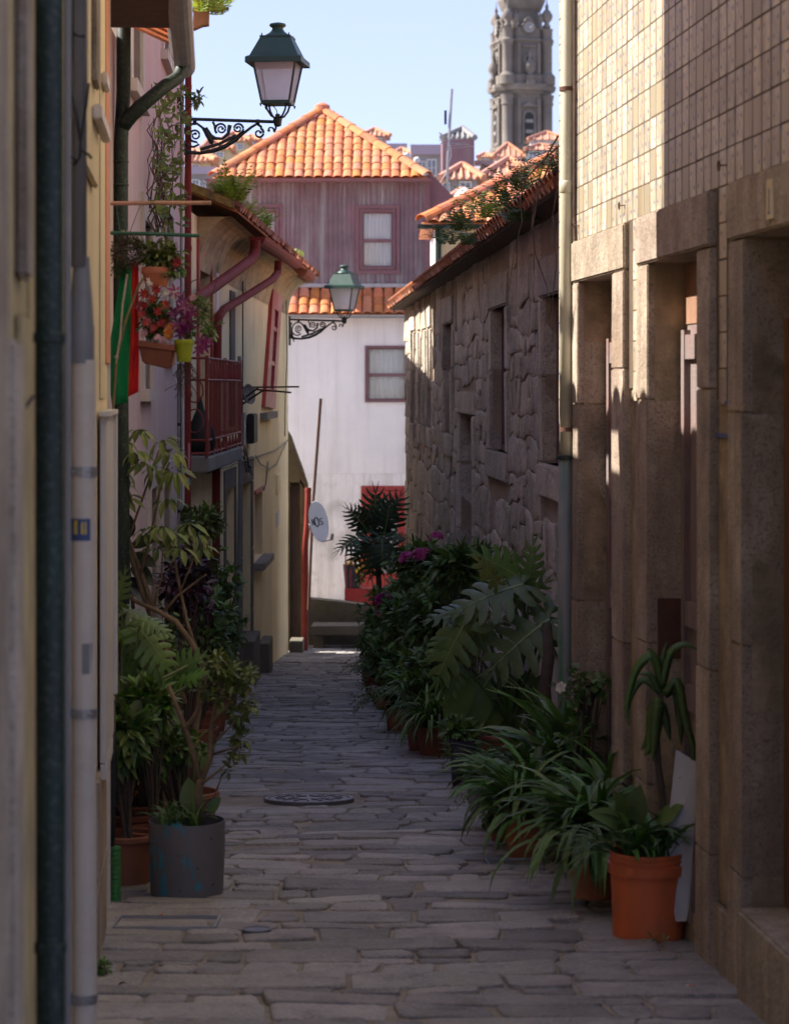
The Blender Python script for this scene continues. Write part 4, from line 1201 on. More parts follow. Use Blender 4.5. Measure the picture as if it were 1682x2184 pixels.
# television mast
am = P(952, 395, 46.6)
an = thing('antenna_mast', am, 'thin television antenna mast rising beside the pyramid roof', 'antenna')
def ap_(dx, dy): return P(dx, dy, 46.6)
mb = MB(); mb.tube([ap_(950, 470), ap_(955, 330), ap_(963, 190)], .028, 8); mb.build('mast', M['steel'], an)
for (x0, y0, x1, y1) in ((935, 300, 985, 297), (938, 306, 992, 305), (944, 312, 1000, 308), (937, 290, 975, 292), (948, 318, 1008, 312)):
    mb = MB(); mb.tube([ap_(x0, y0), ap_(x1, y1)], .006, 6); mb.build('antenna_rod', M['steel'], an)
mb = MB(); mb.tube([ap_(936, 283), ap_(965, 305), ap_(985, 310)], .012, 6); mb.build('boom', M['steel'], an)
mb = MB(); mb.box(*[v for p in ((ap_(947, 265).x, ap_(952, 265).x),) for v in p], 46.55, 46.65, ap_(950, 265).z, ap_(950, 236).z); mb.build('upper_antenna', M['black'], an)
mb = MB(); mb.tube([ap_(958, 300), ap_(962, 330), ap_(950, 370), ap_(935, 395)], .008, 6); mb.build('lead', M['white_metal'], an)
# ------------------------------------------------------------------ cream house on the left, nearest the camera
CR = CREAM
C_END = 10.08
ch = thing('cream_house', (CR.X(8), 8, gz(8)), 'cream plastered house front with salmon corner strip at the left edge', 'house')
mb = MB(); CR.wall(mb, 5.9, C_END, -1.2, 6.75, 0.5, [])
mb.quad(CR.p(C_END, -.5, -1.2), CR.p(C_END, -5, -1.2), CR.p(C_END, -5, 6.75), CR.p(C_END, -.5, 6.75))
mb.quad(CR.p(-6, -5, 6.75), CR.p(C_END, -5, 6.75), CR.p(C_END, -.5, 6.75), CR.p(-6, -1.8, 6.75))
mb.build('wall', M['cream_plaster'], ch)
mb = MB(); CR.wall(mb, 3.7, 5.898, -1.2, 6.75, 0.5, []); CR.wall(mb, -6.0, 3.9, -1.2, 6.75, 0.4, [], o=-1.6)  # the set-back stretch is unseen, added to keep sun off the near lane
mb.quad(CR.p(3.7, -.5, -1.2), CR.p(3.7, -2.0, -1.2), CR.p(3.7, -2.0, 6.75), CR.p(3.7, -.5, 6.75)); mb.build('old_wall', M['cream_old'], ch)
def cbox(name, y0, y1, o0, o1, z0, z1, m, parent=None, bev=0.006):
    mb = MB(); CR.box(mb, y0, y1, o0, o1, z0, z1); o = mb.build(name, m, parent or ch)
    if bev: bevel(o, bev, 2)
    return o
cbox('salmon_strip', 9.66, C_END - .012, .001, .010, 1.86, 6.7, M['salmon'], bev=.003)
cbox('corner_trim', C_END - .011, C_END + .006, -.02, .012, -1.0, 6.7, M['white_metal'], bev=.003)
cbox('pilaster', 9.2, 9.655, .001, .006, 1.72, 6.7, M['cream_plaster'], bev=.003)
cbox('raised_panel', 7.62, 8.58, .001, .022, 2.47, 6.6, M['cream_plaster'])
cbox('window_surround', 7.30, 7.60, .001, .030, 2.70, 6.6, M['concrete'])
cbox('window_surround', 8.0, 8.28, .0225, .04, 2.78, 6.6, M['granite'])
cbox('sill', 8.05, 8.86, .0225, .055, 2.66, 2.71, M['white_pvc'])
cbox('sill', 9.22, 9.50, .007, .03, 2.92, 2.97, M['white_pvc'])
cbox('plinth_block', 8.75, 9.55, .001, .016, -.05, 0.34, M['granite'], bev=.008)
cbox('plinth_block', 8.75, 9.55, .001, .016, -.55, -.056, M['granite'], bev=.008)
for k, (y0, y1, z0, z1, m) in enumerate(((4.58, 4.82, -.9, 1.86, 'granite'), (4.50, 4.575, -.9, 6.5, 'cream_old'), (4.90, 5.12, 1.99, 6.5, 'granite'), (4.9, 5.16, -.9, 1.92, 'cream_old'), (4.1, 4.45, 0.2, 6.5, 'granite'))):
    cbox('window_jamb', y0, y1, .001, .026 if m == 'granite' else .016, z0, z1, M[m], bev=.01)

# pipes and leads on it
def pipe_thing(name, pts, r, m, label, cat='drainpipe', n=18, part='pipe', collars=(), cm=None):
    pts = [Vector(p) for p in pts]
    low = min(pts, key=lambda p: p.z)
    t = thing(name, low, label, cat)
    mb = MB(); mb.tube(pts, r, n); mb.build(part, m, t, smooth=True, sharp=40)
    for c in collars:
        mb = MB(); mb.lathe([(r + .001, -.012), (r + .004, -.009), (r + .004, .009), (r + .001, .012)], c, n); mb.build('collar', cm or m, t)
    return t
gx = (106 - CX) / FD * 5.3
t = pipe_thing('drainpipe', [(gx - .002, 5.3, 6.5), (gx, 5.3, 2), (gx + .004, 5.3, -.6)], .0315, M['green_pipe'], 'dark green drainpipe nearest the camera at the left edge', collars=[(gx, 5.3, EYE + (HY - 720) * 5.3 / FD), (gx + .002, 5.3, EYE + (HY - 2020) * 5.3 / FD)])
x1 = (145 - CX) / FD * 6.3
pipe_thing('conduit', [(x1, 6.3, 6.5), (x1, 6.3, -.6)], .0095, M['grey_pvc'], 'thin grey conduit beside the dark green drainpipe', 'conduit', 10)
wx = (179 - CX) / FD * 7.1
def wz(dy): return EYE + (HY - dy) * 7.1 / FD
wp = thing('drainpipe', (wx, 7.1, gz(7.1)), 'dirty white plastic drainpipe with grey hopper on the cream wall', 'drainpipe')
mb = MB(); mb.tube([(wx, 7.1, wz(768)), (wx + .004, 7.1, gz(7.1) - .03)], .036, 20); mb.build('lower_pipe', M['white_pvc'], wp, smooth=True, sharp=40)
mb = MB(); mb.lathe([(.0235, wz(548) - wz(768)), (.0245, wz(565) - wz(768)), (.034, wz(660) - wz(768)), (.036, wz(690) - wz(768)), (.0385, wz(700) - wz(768)), (.0385, -.01)], (wx - .006, 7.1, wz(768)), 20); mb.build('hopper', M['grey_pvc'], wp, smooth=True, sharp=40)
mb = MB(); mb.tube([(wx - .012, 7.09, 6.5), (wx - .012, 7.09, wz(570))], .0225, 16); mb.build('upper_pipe', M['grey_pvc'], wp, smooth=True)
for dy in (1005, 1520, 2128):
    mb = MB(); mb.lathe([(.037, -.014), (.040, -.014), (.040, .014), (.037, .014)], (wx + .001, 7.1, wz(dy)), 20); mb.tube([(wx - .03, 7.1 - .03, wz(dy)), (wx + .03, 7.1 - .037, wz(dy))], .004, 6)
    mb.build('clamp', M['steel'], wp)
# worn blue and yellow sticker and a grey one
def curved_sticker(name, z0, z1, a0, a1, m, parent):
    mb = MB(); n = 8
    for z in (z0, z1):
        for k in range(n + 1):
            a = a0 + (a1 - a0) * k / n
            mb.v.append((wx + .0368 * cos(a), 7.1 + .0368 * sin(a), z))
    for k in range(n): mb.f.append((k, k + 1, n + 2 + k, n + 1 + k))
    return mb.build(name, m, parent)
curved_sticker('sticker', wz(1152), wz(1105), pi * 1.05, pi * 1.72, M['ink_blue'], wp)
mb = MB()
for a, dz, w in ((1.2, .5, .16), (1.33, .62, .1), (1.42, .45, .15), (1.55, .55, .12)):
    for zz in (0.3, dz):
        z0 = wz(1152) + (wz(1105) - wz(1152)) * zz
        p = [(wx + .0372 * cos(pi * q), 7.1 + .0372 * sin(pi * q)) for q in (a - w / 2, a + w / 2)]
        mb.quad((*p[0], z0), (*p[1], z0), (*p[1], z0 + .02), (*p[0], z0 + .02))
mb.build('sticker_pattern', M['fl_yellow'], wp)
curved_sticker('sticker', wz(1435), wz(1370), pi * 1.5, pi * 1.78, M['grey_pvc'], wp)
# loose black leads near the top
ld = thing('cable_bundle', P(152, 340, 6.9), 'loose black cables hanging beside the grey hopper at upper left', 'cable')
for pts in ([(158, -60), (156, 60), (154, 180), (150, 250), (139, 305), (141, 340), (160, 352), (171, 335), (173, 300), (185, 220), (190, 178)],
            [(155, -60), (150, 70), (141, 95), (138, 120)], [(152, 70), (170, 78), (182, 76)], [(155, 200), (165, 250), (172, 300)], [(140, 310), (148, 330), (165, 345)], [(76, 258), (110, 250), (140, 232), (150, 160)],
            [(171, 320), (190, 330), (196, 338)]):
    mb = MB(); mb.tube([P(x, y, 6.95) for x, y in pts], .0045, 6); mb.build('cable', M['cable'], ld, smooth=True)
bl_ = thing('cable', P(40, 980, 5.0), 'black cable bent across the old cream wall at far left', 'cable')
mb = MB(); mb.tube([P(22, 893, 5.0), P(38, 885, 5.0), P(55, 868, 5.02), P(72, 845, 5.05)], .004, 6); mb.build('lead', M['cable'], bl_)
# white cabinet
cab = thing('wall_cabinet', CR.p(9.4, .02, .34), 'tall white metal cabinet fixed to the end of the cream wall', 'cabinet')
mb = MB(); CR.box(mb, 9.02, 9.85, .0105, .034, .36, 1.655); bevel(mb.build('case', M['white_metal'], cab), .004, 2)
mb = MB(); CR.box(mb, 8.98, 9.89, .0105, .050, 1.657, 1.675); mb.build('cap', M['white_metal'], cab)
mb = MB(); CR.box(mb, 9.80, 9.89, .0345, .048, .52, 1.655); mb.build('edge_flange', M['white_metal'], cab)
mb = MB(); mb.prism([CR.p(9.02, .035, .30), CR.p(9.02, .012, .30), CR.p(9.02, .012, .358), CR.p(9.02, .035, .358)], CR.d * .7); mb.build('bottom_lip', M['white_metal'], cab)
# black hose in a green ribbed sleeve at the foot of the corner
hs = G(246, 1930); hs.y = 10.2; hs.x = (246 - CX) / FD * 10.2; hs.z = gz(10.2)
hz = lambda dy: EYE + (HY - dy) * 10.2 / FD
ho = thing('hose', hs, 'black hose running down into a green ribbed sleeve at the wall foot', 'hose')
mb = MB(); mb.tube([(hs.x - .012, 10.2, hz(1500)), (hs.x - .006, 10.2, hz(1620)), (hs.x - .008, 10.2, hz(1700)), (hs.x - .016, 10.2, hz(1815))], .013, 12); mb.build('hose_line', M['black'], ho, smooth=True)
mb = MB()
prof = []; n_ = 26
for k in range(n_ + 1):
    prof.append((.024 + (.002 if k % 2 else 0), (hz(1805) - hz(1935)) * k / n_))
mb.lathe(prof, (hs.x, 10.2, hz(1935)), 16); mb.build('ribbed_sleeve', M['sleeve'], ho)

# ------------------------------------------------------------------ pink house
PK = PINK
ph_ = thing('pink_house', (PK.X(14), 14, gz(14)), 'faded pink house with streaked walls and wooden eave behind the flag', 'house')
holes = [(14.9, 15.75, -1.6, 1.13), (16.4, 17.5, -1.6, 1.08), (13.1, 14.0, 3.42, 4.6), (16.5, 17.3, 4.05, 5.2), (14.2, 15.0, 1.75, 2.75), (17.0, 17.8, 2.0, 3.0)]
mb = MB(); PK.wall(mb, 10.1, 13.3, -1.8, 3.50, .4, [h for h in holes if h[1] < 13.3])
PK.wall(mb, 13.302, 19.8, -2.2, 5.6, .4, [h for h in holes if h[0] > 13.2] + [(13.302, 14.0, 3.42, 4.6)])
mb.quad(PK.p(13.302, -.4, 3.0), PK.p(13.302, -5, 3.0), PK.p(13.302, -5, 5.6), PK.p(13.302, -.4, 5.6))
mb.quad(PK.p(19.8, -.4, -2), PK.p(19.8, -5, -2), PK.p(19.8, -5, 5.6), PK.p(19.8, -.4, 5.6))
mb.quad(PK.p(13.302, -.4, 5.6), PK.p(19.8, -.4, 5.6), PK.p(19.8, -5, 5.6), PK.p(13.302, -5, 5.6))
mb.build('wall', M['pink_plaster'], ph_)
mb = MB(); PK.box(mb, 13.4, 19.7, -1.4, -1.2, -2, 5.5); mb.build('inner_wall', M['wood_dark'], ph_)
def pbox(name, y0, y1, o0, o1, z0, z1, m, parent=None):
    mb = MB(); PK.box(mb, y0, y1, o0, o1, z0, z1); return mb.build(name, m, parent or ph_)
M['pale_frame'] = mat('pale_frame_paint', (0.50, 0.45, 0.43), .8, .12, 4, .08, 30, streak=(0.36, .30, .30), streak_amt=.4)
for k, (a, b, c, d) in enumerate(holes):
    f = .15
    z0 = c if k > 1 else gz((a + b) / 2)
    for (u0, u1) in ((a - f, a), (b, b + f)): pbox('frame_side', u0, u1, -.10, .020, z0, d + f, M['pale_frame'])
    pbox('frame_head', a, b, -.10, .020, d, d + f, M['pale_frame'])
    if k > 1: pbox('sill', a - f - .02, b + f + .02, -.1, .05, c - .07, c - .002, M['pale_frame'])
    if k < 2:
        dr = pbox('door', a, b, -.16, -.12, z0, d, M['wood_grey'])
        for q in range(2):
            pbox('door_panel', a + .08 + q * (b - a) / 2, a + (b - a) / 2 - .06 + q * (b - a) / 2, -.1198, -.108, z0 + .2, z0 + .9, M['wood_grey'], dr)
    else:
        w = pbox('window', a, b, -.12, -.09, c, d, M['mauve_paint'])
        pbox('pane', a + .06, (a + b) / 2 - .03, -.0898, -.085, c + .06, d - .06, M['glass_dark'], w)
        pbox('pane', (a + b) / 2 + .03, b - .06, -.0898, -.085, c + .06, d - .06, M['glass_dark'], w)
# wooden eave over the lower part
ea = [PK.p(10.1, -.4, 3.39), Vector((-.93, 10.1, 3.39)), Vector((-.985, 10.95, 3.39)), PK.p(10.92, -.4, 3.39)]
mb = MB(); mb.prism(ea, (0, 0, .05)); ev = mb.build('eave', M['eave_wood'], ph_)
for k in range(0):
    y = 10.2 + k * .28
    mb = MB(); mb.hexa([(PK.X(y) - .1, y, 3.31), (-1.0, y, 3.33), (-1.0, y + .07, 3.33), (PK.X(y) - .1, y + .07, 3.31), (PK.X(y) - .1, y, 3.389), (-1.0, y, 3.389), (-1.0, y + .07, 3.389), (PK.X(y) - .1, y + .07, 3.389)])
    mb.build('rafter', M['eave_wood'], ev)
BT_E = barrel_tile('roof_tile', .2, .36, M['roof'], .06)
qe2 = axes_q((0.06, 1, 0), (-.9, 0, .42))
for k in range(11):
    y = 10.15 + k * .205
    place('roof_tile', BT_E, ev, Vector((-.90 - .065 * (y - 10.1), y, 3.455)), qe2 @ Quaternion((0, 0, 1), R.uniform(-.04, .04)))
mb = MB(); half_gutter(mb, (-.90, 10.0, 3.44), (-1.075, 12.35, 3.40), .06, (1, .08, 0)); mb.build('gutter', M['grey_pvc'], ph_)
# carved bracket end and rod at the eave corner
mb = MB(); mb.tube([P(400, 22, 12.4), P(488, 19, 12.4)], .010, 8); mb.build('clothes_rod', M['rust'], ph_)
mb = MB(); mb.prism([P(414, -25, 12.3), P(446, -25, 12.3), P(444, 52, 12.3), P(430, 54, 12.3), P(412, 62, 12.3)], (0, .08, 0)); mb.build('eave_bracket', M['wood_raw'], ph_)

# green downpipe with the branch from the gutter
gp = 11.85
def gpz(dy): return EYE + (HY - dy) * gp / FD
def gpx(dx): return (dx - CX) / FD * gp
t = thing('drainpipe', (gpx(260), gp, gz(gp)), 'thick dark green drainpipe with an angled branch on the pink wall', 'drainpipe')
mb = MB(); mb.tube([(gpx(266), gp, 4.2), (gpx(264), gp, gpz(200)), (gpx(259), gp, gpz(300)), (gpx(258), gp, gpz(700)), (gpx(262), gp, gpz(1100)), (gpx(262), gp, gz(gp))], .035, 18); mb.build('pipe', M['green_pipe'], t, smooth=True)
mb = MB(); mb.tube([(gpx(264), gp, gpz(268)), (gpx(275), gp - .03, gpz(256)), (gpx(300), gp - .05, gpz(232)), (gpx(352), gp, gpz(184)), (gpx(376), gp + .1, gpz(160)), (gpx(386), gp + .13, gpz(135)), (gpx(390), gp + .14, gpz(100)), (gpx(392), gp + .15, gpz(60))], [.037, .037, .036, .034, .034, .034, .034, .034], 18); mb.build('branch_pipe', M['green_pipe'], t, smooth=True)
for (dx, dy) in ((258, 345), (258, 395)):
    mb = MB(); mb.lathe([(.036, -.006), (.040, -.004), (.040, .004), (.036, .006)], (gpx(dx), gp, gpz(dy)), 18); mb.build('collar', M['green_pipe'], t)
# slim pipes at the pink house's far corner
for (dx, r, m, lab, yy, y0, y1) in ((373, .020, 'red_pipe', 'slim dull red pipe just left of the lamp bracket', 19.0, 180, 1250), (383, .013, 'cable', 'black cable pipe running down behind the lamp bracket plate', 19.3, 170, 1010),
                                     (390, .012, 'white_metal', 'slim white conduit between the pink house and the red drainpipe', 19.45, 120, 1190)):
    pipe_thing('conduit', [P(dx, y0, yy), P(dx + 1, y1, yy)], r, M[m], lab, 'conduit', 10)
gy = P(384, 780, 18.8)
pipe_thing('conduit', [P(382, 760, 18.8), P(380, 1240, 18.8)], .014, M['grey_pvc'], 'grey conduit with dark joints low on the pink wall', 'conduit', 10, collars=[P(381, 905, 18.8), P(381, 1090, 18.8)], cm=M['cable'])
# the red downpipe at the joint of pink and yellow house
rx, ry = (401 - CX) / FD * 19.7, 19.7
rzz = lambda dy: EYE + (HY - dy) * ry / FD
t = thing('drainpipe', (rx, ry, gz(ry)), 'tall dull red drainpipe with stickers between the pink and yellow houses', 'drainpipe')
mb = MB(); mb.tube([(rx + .006, ry, rzz(146)), (rx + .004, ry, rzz(152)), (rx, ry, rzz(600)), (rx - .004, ry, rzz(1060)), (rx - .004, ry, gz(ry))], [.018, .027, .028, .029, .029], 16); mb.build('pipe', M['red_pipe'], t, smooth=True)
for dy in (186, 530, 840):
    mb = MB(); mb.lathe([(.029, -.02), (.032, -.018), (.032, .018), (.029, .02)], (rx + .001, ry, rzz(dy)), 16); mb.build('collar', M['red_pipe'], t)
mb = MB(); mb.prism([(rx + .004, ry - .030, rzz(1000)), (rx + .020, ry - .028, rzz(1000)), (rx + .020, ry - .028, rzz(945)), (rx + .004, ry - .030, rzz(945))], (0, -.002, 0)); mb.build('pink_sticker', M['sticker_pink'], t)
mb = MB(); mb.prism([(rx + .008 + .018 * cos(a), ry - .032, rzz(1027) + .036 * sin(a)) for a in [k * pi / 8 for k in range(16)]], (0, -.002, 0)); mb.build('round_sticker', M['sticker_teal'], t)

# ------------------------------------------------------------------ yellow house
YL = YELLOW
yh = thing('yellow_house', (YL.X(28), 28, gz(28)), 'pale yellow house with red window, balcony and tiled eave', 'house')
def yz(dy, Y): return EYE + (HY - dy) * Y / FD
Y_END = 35.3
Hy = {'balcony_door': (21.35, 22.55, 1.18, 2.95), 'red_door': (24.25, 25.35, -2.2, .72), 'stone_door': (26.35, 27.75, -2.4, .68), 'low_window': (28.4, 29.75, -.30, .49), 'first_door': (21.2, 22.3, -2.1, .55)}
mb = MB(); YL.wall(mb, 19.95, Y_END, -3.2, 3.26, .4, list(Hy.values()))
mb.quad(YL.p(Y_END, -.4, -3.2), YL.p(Y_END, -5, -3.2), YL.p(Y_END, -5, 3.26), YL.p(Y_END, -.4, 3.26))
mb.quad(YL.p(19.95, -.4, -3.2), YL.p(19.95, -5, -3.2), YL.p(19.95, -5, 3.26), YL.p(19.95, -.4, 3.26))
mb.build('wall', M['yellow_plaster'], yh)
mb = MB(); YL.box(mb, 20, 35.2, -1.4, -1.2, -3.2, 3.2); mb.build('inner_wall', M['wood_dark'], yh)
mb = MB(); mb.box(-7.5, -3.2, 20.1, 29.0, -2.5, 6.9); mb.build('rear_block', M['yellow_plaster'], yh)  # unseen taller volume added to shade the stone house wall opposite
def ybox(name, y0, y1, o0, o1, z0, z1, m, parent=None, bev=0):
    mb = MB(); YL.box(mb, y0, y1, o0, o1, z0, z1); o = mb.build(name, m, parent or yh)
    if bev: bevel(o, bev, 1)
    return o
# stone door surround
a, b, c, d = Hy['stone_door']; g0 = gz(27)
for (u0, u1) in ((a - .28, a - .002), (b + .002, b + .26)):
    zc = [g0 - .1, g0 + .75, g0 + 1.45, d]
    for z0, z1 in zip(zc[:-1], zc[1:]): ybox('jamb_stone', u0, u1, -.30, .018, z0, z1 - .006, M['bench_stone'], bev=.01)
ybox('lintel', a - .28, b + .26, -.30, .020, d + .002, d + .28, M['bench_stone'], bev=.01)
ybox('door', a, b, -.26, -.21, g0, d, M['wood_grey'])
a, b, c, d = Hy['red_door']; g0 = gz(25)
for (u0, u1) in ((a - .2, a - .002), (b + .002, b + .2)): ybox('door_frame', u0, u1, -.2, .014, g0 - .1, d + .2, M['bench_stone'])
ybox('door_head', a, b, -.2, .014, d + .002, d + .2, M['bench_stone'])
rdo = ybox('door', a, b, -.16, -.12, g0, d, M['red_paint'])
ybox('louvre_panel', a + .08, b - .08, -.1198, -.105, g0 + 1.25, d - .1, M['white_metal'], rdo)
a, b, c, d = Hy['first_door']; g0 = gz(22)
for (u0, u1) in ((a - .18, a - .002), (b + .002, b + .18)): ybox('door_frame', u0, u1, -.2, .014, g0 - .1, d + .18, M['yellow_plaster'])
ybox('door', a, b, -.16, -.12, g0, d, M['wood_brown'])
a, b, c, d = Hy['low_window']
w = ybox('window', a, b, -.15, -.11, c, d, M['red_paint'])
ybox('pane', a + .10, (a + b) / 2 - .05, -.1098, -.105, c + .08, d - .08, M['glass_dark'], w); ybox('pane', (a + b) / 2 + .05, b - .10, -.1098, -.105, c + .08, d - .08, M['glass_dark'], w)
ybox('window_head', a - .06, b + .06, -.1, .02, d + .002, d + .05, M['red_paint'])
ybox('window_sill', a - .12, b + .25, -.1, .13, c - .09, c - .004, M['concrete'], bev=.01)
a, b, c, d = Hy['balcony_door']
for (u0, u1) in ((a - .14, a - .002), (b + .002, b + .14)): ybox('door_frame', u0, u1, -.12, .02, c, d + .12, M['red_paint'])
ybox('door_head', a, b, -.12, .02, d + .002, d + .12, M['red_paint'])
bd = ybox('door', a, b, -.14, -.10, c, d, M['red_paint'])
ybox('pane', a + .14, b - .14, -.0998, -.095, c + .75, d - .12, M['glass_dark'], bd)
ybox('stone_strip', 24.75, 25.3, .001, .018, 1.35, 2.75, M['bench_stone'])
ybox('plaster_band', 23.05, 23.3, .001, .02, 1.15, 2.85, M['white_plaster'])
# leaning red window high on the wall
def yquad_frame(c4, w, o0, o1, mb):
    """bars along a sheared frame, corners (Y,z) bl, br, tr, tl"""
    bl, br, tr, tl = [Vector(q) for q in c4]
    def bar(p, q, r, s):
        mb.hexa([YL.p(p.x, o0, p.y), YL.p(q.x, o0, q.y), YL.p(r.x, o0, r.y), YL.p(s.x, o0, s.y), YL.p(p.x, o1, p.y), YL.p(q.x, o1, q.y), YL.p(r.x, o1, r.y), YL.p(s.x, o1, s.y)])
    def lerp(a, b, t): return a + (b - a) * t
    wx_ = w / (br - bl).length; wy = w * .55 / (tl - bl).length
    def uvp(u, v): return lerp(lerp(bl, br, u), lerp(tl, tr, u), v)
    bar(uvp(0, 0), uvp(wx_, 0), uvp(wx_, 1), uvp(0, 1)); bar(uvp(1 - wx_, 0), uvp(1, 0), uvp(1, 1), uvp(1 - wx_, 1))
    bar(uvp(wx_, 0), uvp(1 - wx_, 0), uvp(1 - wx_, wy), uvp(wx_, wy)); bar(uvp(wx_, 1 - wy), uvp(1 - wx_, 1 - wy), uvp(1 - wx_, 1), uvp(wx_, 1))
    return uvp, bar, wx_, wy
c4 = [(29.55, 1.52), (31.55, 1.47), (33.05, 2.98), (31.15, 3.02)]
mb = MB(); uvp, bar, wx_, wy = yquad_frame(c4, .62, .003, .05, mb); rw = mb.build('red_window', M['red_paint'], yh)
mb = MB(); bar(uvp(wx_, wy), uvp(1 - wx_, wy), uvp(1 - wx_, 1 - wy), uvp(wx_, 1 - wy)); 
mb = MB()
q4 = [uvp(wx_, wy), uvp(1 - wx_, wy), uvp(1 - wx_, 1 - wy), uvp(wx_, 1 - wy)]
mb.prism([YL.p(q.x, .004, q.y) for q in q4], YL.n * .006); mb.build('pane', M['mauve_paint'], rw)
for v in (.36, .66):
    mb = MB(); p, q, r, s = uvp(wx_, v), uvp(1 - wx_, v), uvp(1 - wx_, v + .035), uvp(wx_, v + .035)
    mb.hexa([YL.p(e.x, .0102, e.y) for e in (p, q, r, s)] + [YL.p(e.x, .04, e.y) for e in (p, q, r, s)]); mb.build('glazing_bar', M['red_paint'], rw)
ybox('red_window_sill', 29.3, 31.4, .0, .09, 1.36, 1.44, M['concrete'])
# cove under the eave
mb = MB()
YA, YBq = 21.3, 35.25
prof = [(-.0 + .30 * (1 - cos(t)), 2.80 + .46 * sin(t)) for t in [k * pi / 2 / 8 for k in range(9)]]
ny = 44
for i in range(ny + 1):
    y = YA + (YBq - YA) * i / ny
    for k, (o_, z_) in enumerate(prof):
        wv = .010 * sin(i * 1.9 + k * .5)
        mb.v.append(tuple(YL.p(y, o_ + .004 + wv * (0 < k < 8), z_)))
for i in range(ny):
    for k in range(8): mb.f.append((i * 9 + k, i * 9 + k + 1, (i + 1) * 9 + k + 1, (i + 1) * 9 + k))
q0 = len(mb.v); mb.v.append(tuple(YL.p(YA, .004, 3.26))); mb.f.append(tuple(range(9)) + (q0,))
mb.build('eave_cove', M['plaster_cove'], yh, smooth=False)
# roof plane, tiles
OVY = .36; pit = radians(22)
upy = (-YL.n * cos(pit) + Vector((0, 0, sin(pit)))).normalized()
zr = 3.29
mb = MB()
mb.hexa([YL.p(YA - .1, OVY, zr), YL.p(Y_END + .3, OVY + .05, zr + .05), YL.p(Y_END + .3, OVY - 2.6, zr + 1.1), YL.p(YA - .1, OVY - 2.6, zr + 1.05),
         YL.p(YA - .1, OVY, zr + .05), YL.p(Y_END + .3, OVY + .05, zr + .10), YL.p(Y_END + .3, OVY - 2.6, zr + 1.15), YL.p(YA - .1, OVY - 2.6, zr + 1.10)])
yr = mb.build('roof', M['roof_old'], yh)
qy = axes_q(-YL.d, upy)
BT_Y = barrel_tile('roof_tile', .2, .38, M['roof_old'], .065)
y = YA - .05
while y < Y_END + .3:
    for r in range(3):
        place('roof_tile', BT_Y, yr, YL.p(y, OVY + .05 + .004 * (y - YA), zr + .075 + .004 * (y - YA)) + upy * (r * .30), qy @ Quaternion((0, 0, 1), R.uniform(-.08, .08)), (R.uniform(.92, 1.08), 1, R.uniform(.9, 1.2)))
    y += .232
mb = MB()
for r in range(5):
    p = YL.p(YA - .12, OVY - .02, zr + .06) + upy * (r * .30 + .02)
    mb.obox(p + upy * .15, upy * .165, YL.d * .10, Vector((0, 0, .035)))
mb.build('verge_tiles', M['lichen'], yr)
mb = MB()
for k in range(6): mb.obox(YL.p(Y_END + .2 - k * .3, OVY + .08, zr + .09), YL.d * .16, YL.n * .12, Vector((0, 0, .05)))
# red gutter and downpipes of the yellow house
gA, gB = P(548, 505, 23.8), P(632, 560, 31.0)
yg = thing('gutter', gB, 'dull red half-round gutter under the eave of the yellow house', 'gutter')
mb = MB(); half_gutter(mb, gA, gB, .085, (1, 0, 0)); mb.build('trough', M['red_pipe'], yg)
mb = MB(); mb.tube([P(640, 575, 32.5), P(655, 588, 33.5), P(664, 592, 34.4)], [.10, .10, .07], 10); mb.build('cracked_end', M['terra_dark'], yg)
pipe_thing('drainpipe', [P(545, 512, 23.6), P(544, 535, 23.6), P(538, 552, 23.5), P(520, 566, 23.0), P(470, 602, 21.6), P(418, 640, 20.1)], .050, M['red_pipe'], 'sloping dull red drainpipe from the gutter end to the tall red pipe')
pipe_thing('drainpipe', [P(594, 556, 27.0), P(592, 582, 27.0), P(580, 597, 26.6), P(520, 635, 25.0), P(478, 660, 23.6), P(467, 675, 22.9), P(464, 700, 22.8), P(463, 775, 22.8), P(461, 1000, 22.8), P(459, 1500, 22.8)], .042, M['red_pipe'], 'lower red drainpipe with two bends crossing the yellow wall down to the ground')
pipe_thing('conduit', [P(511, 760, 25.6), P(512, 1000, 25.6), P(508, 1390, 25.6)], .022, M['grey_pvc'], 'dark grey conduit on the corner of the yellow wall beside the balcony', 'conduit', 10)

# balcony
bal = thing('balcony', YL.p(22, .1, 1.0), 'oxide red iron balcony on a concrete slab on the yellow house', 'balcony')
b0, b1, bo = 20.0, 23.6, .20
zs = 1.18
mb = MB(); YL.box(mb, b0, b1, .0, bo + .02, zs - .13, zs); bevel(mb.build('slab', M['concrete'], bal), .012, 1)
zt_, zm_, zl_ = zs + .82, zs + .64, zs + .14
def rail(p, q, r, name='rail', m='rail_red'):
    mb = MB(); mb.tube([p, q], r, 6); return mb.build(name, M[m], bal)
for z in (zs + .03, zl_, zm_, zt_):
    rail(YL.p(b0, bo, z), YL.p(b1, bo, z), .012); rail(YL.p(b0, .01, z), YL.p(b0, bo, z), .012)
    rail(YL.p(b1, .01, z), YL.p(b1, bo, z), .012)
for y in (b0, b0 + (b1 - b0) * .5, b1): rail(YL.p(y, bo, zs), YL.p(y, bo, zt_ + .02), .016, 'post')
n_ = 20
bm_ = MB(); p0 = YL.p(b0, bo, zl_); bm_.tube([(0, 0, 0), (0, 0, zm_ - zl_)], .007, 6); bme = bm_.mesh('baluster', M['rail_red'])
for k in range(n_):
    place('baluster', bme, bal, YL.p(b0 + (b1 - b0) * (k + .5) / n_, bo, zl_))
fin = MB(); fin.lathe([(.008, 0), (.016, .03), (.018, .08), (.012, .14), (.008, .17)], n=8); fme = fin.mesh('spindle', M['rail_red'])
for k in range(12):
    place('spindle', fme, bal, YL.p(b0 + (b1 - b0) * (k + .5) / 12, bo, zm_)); 
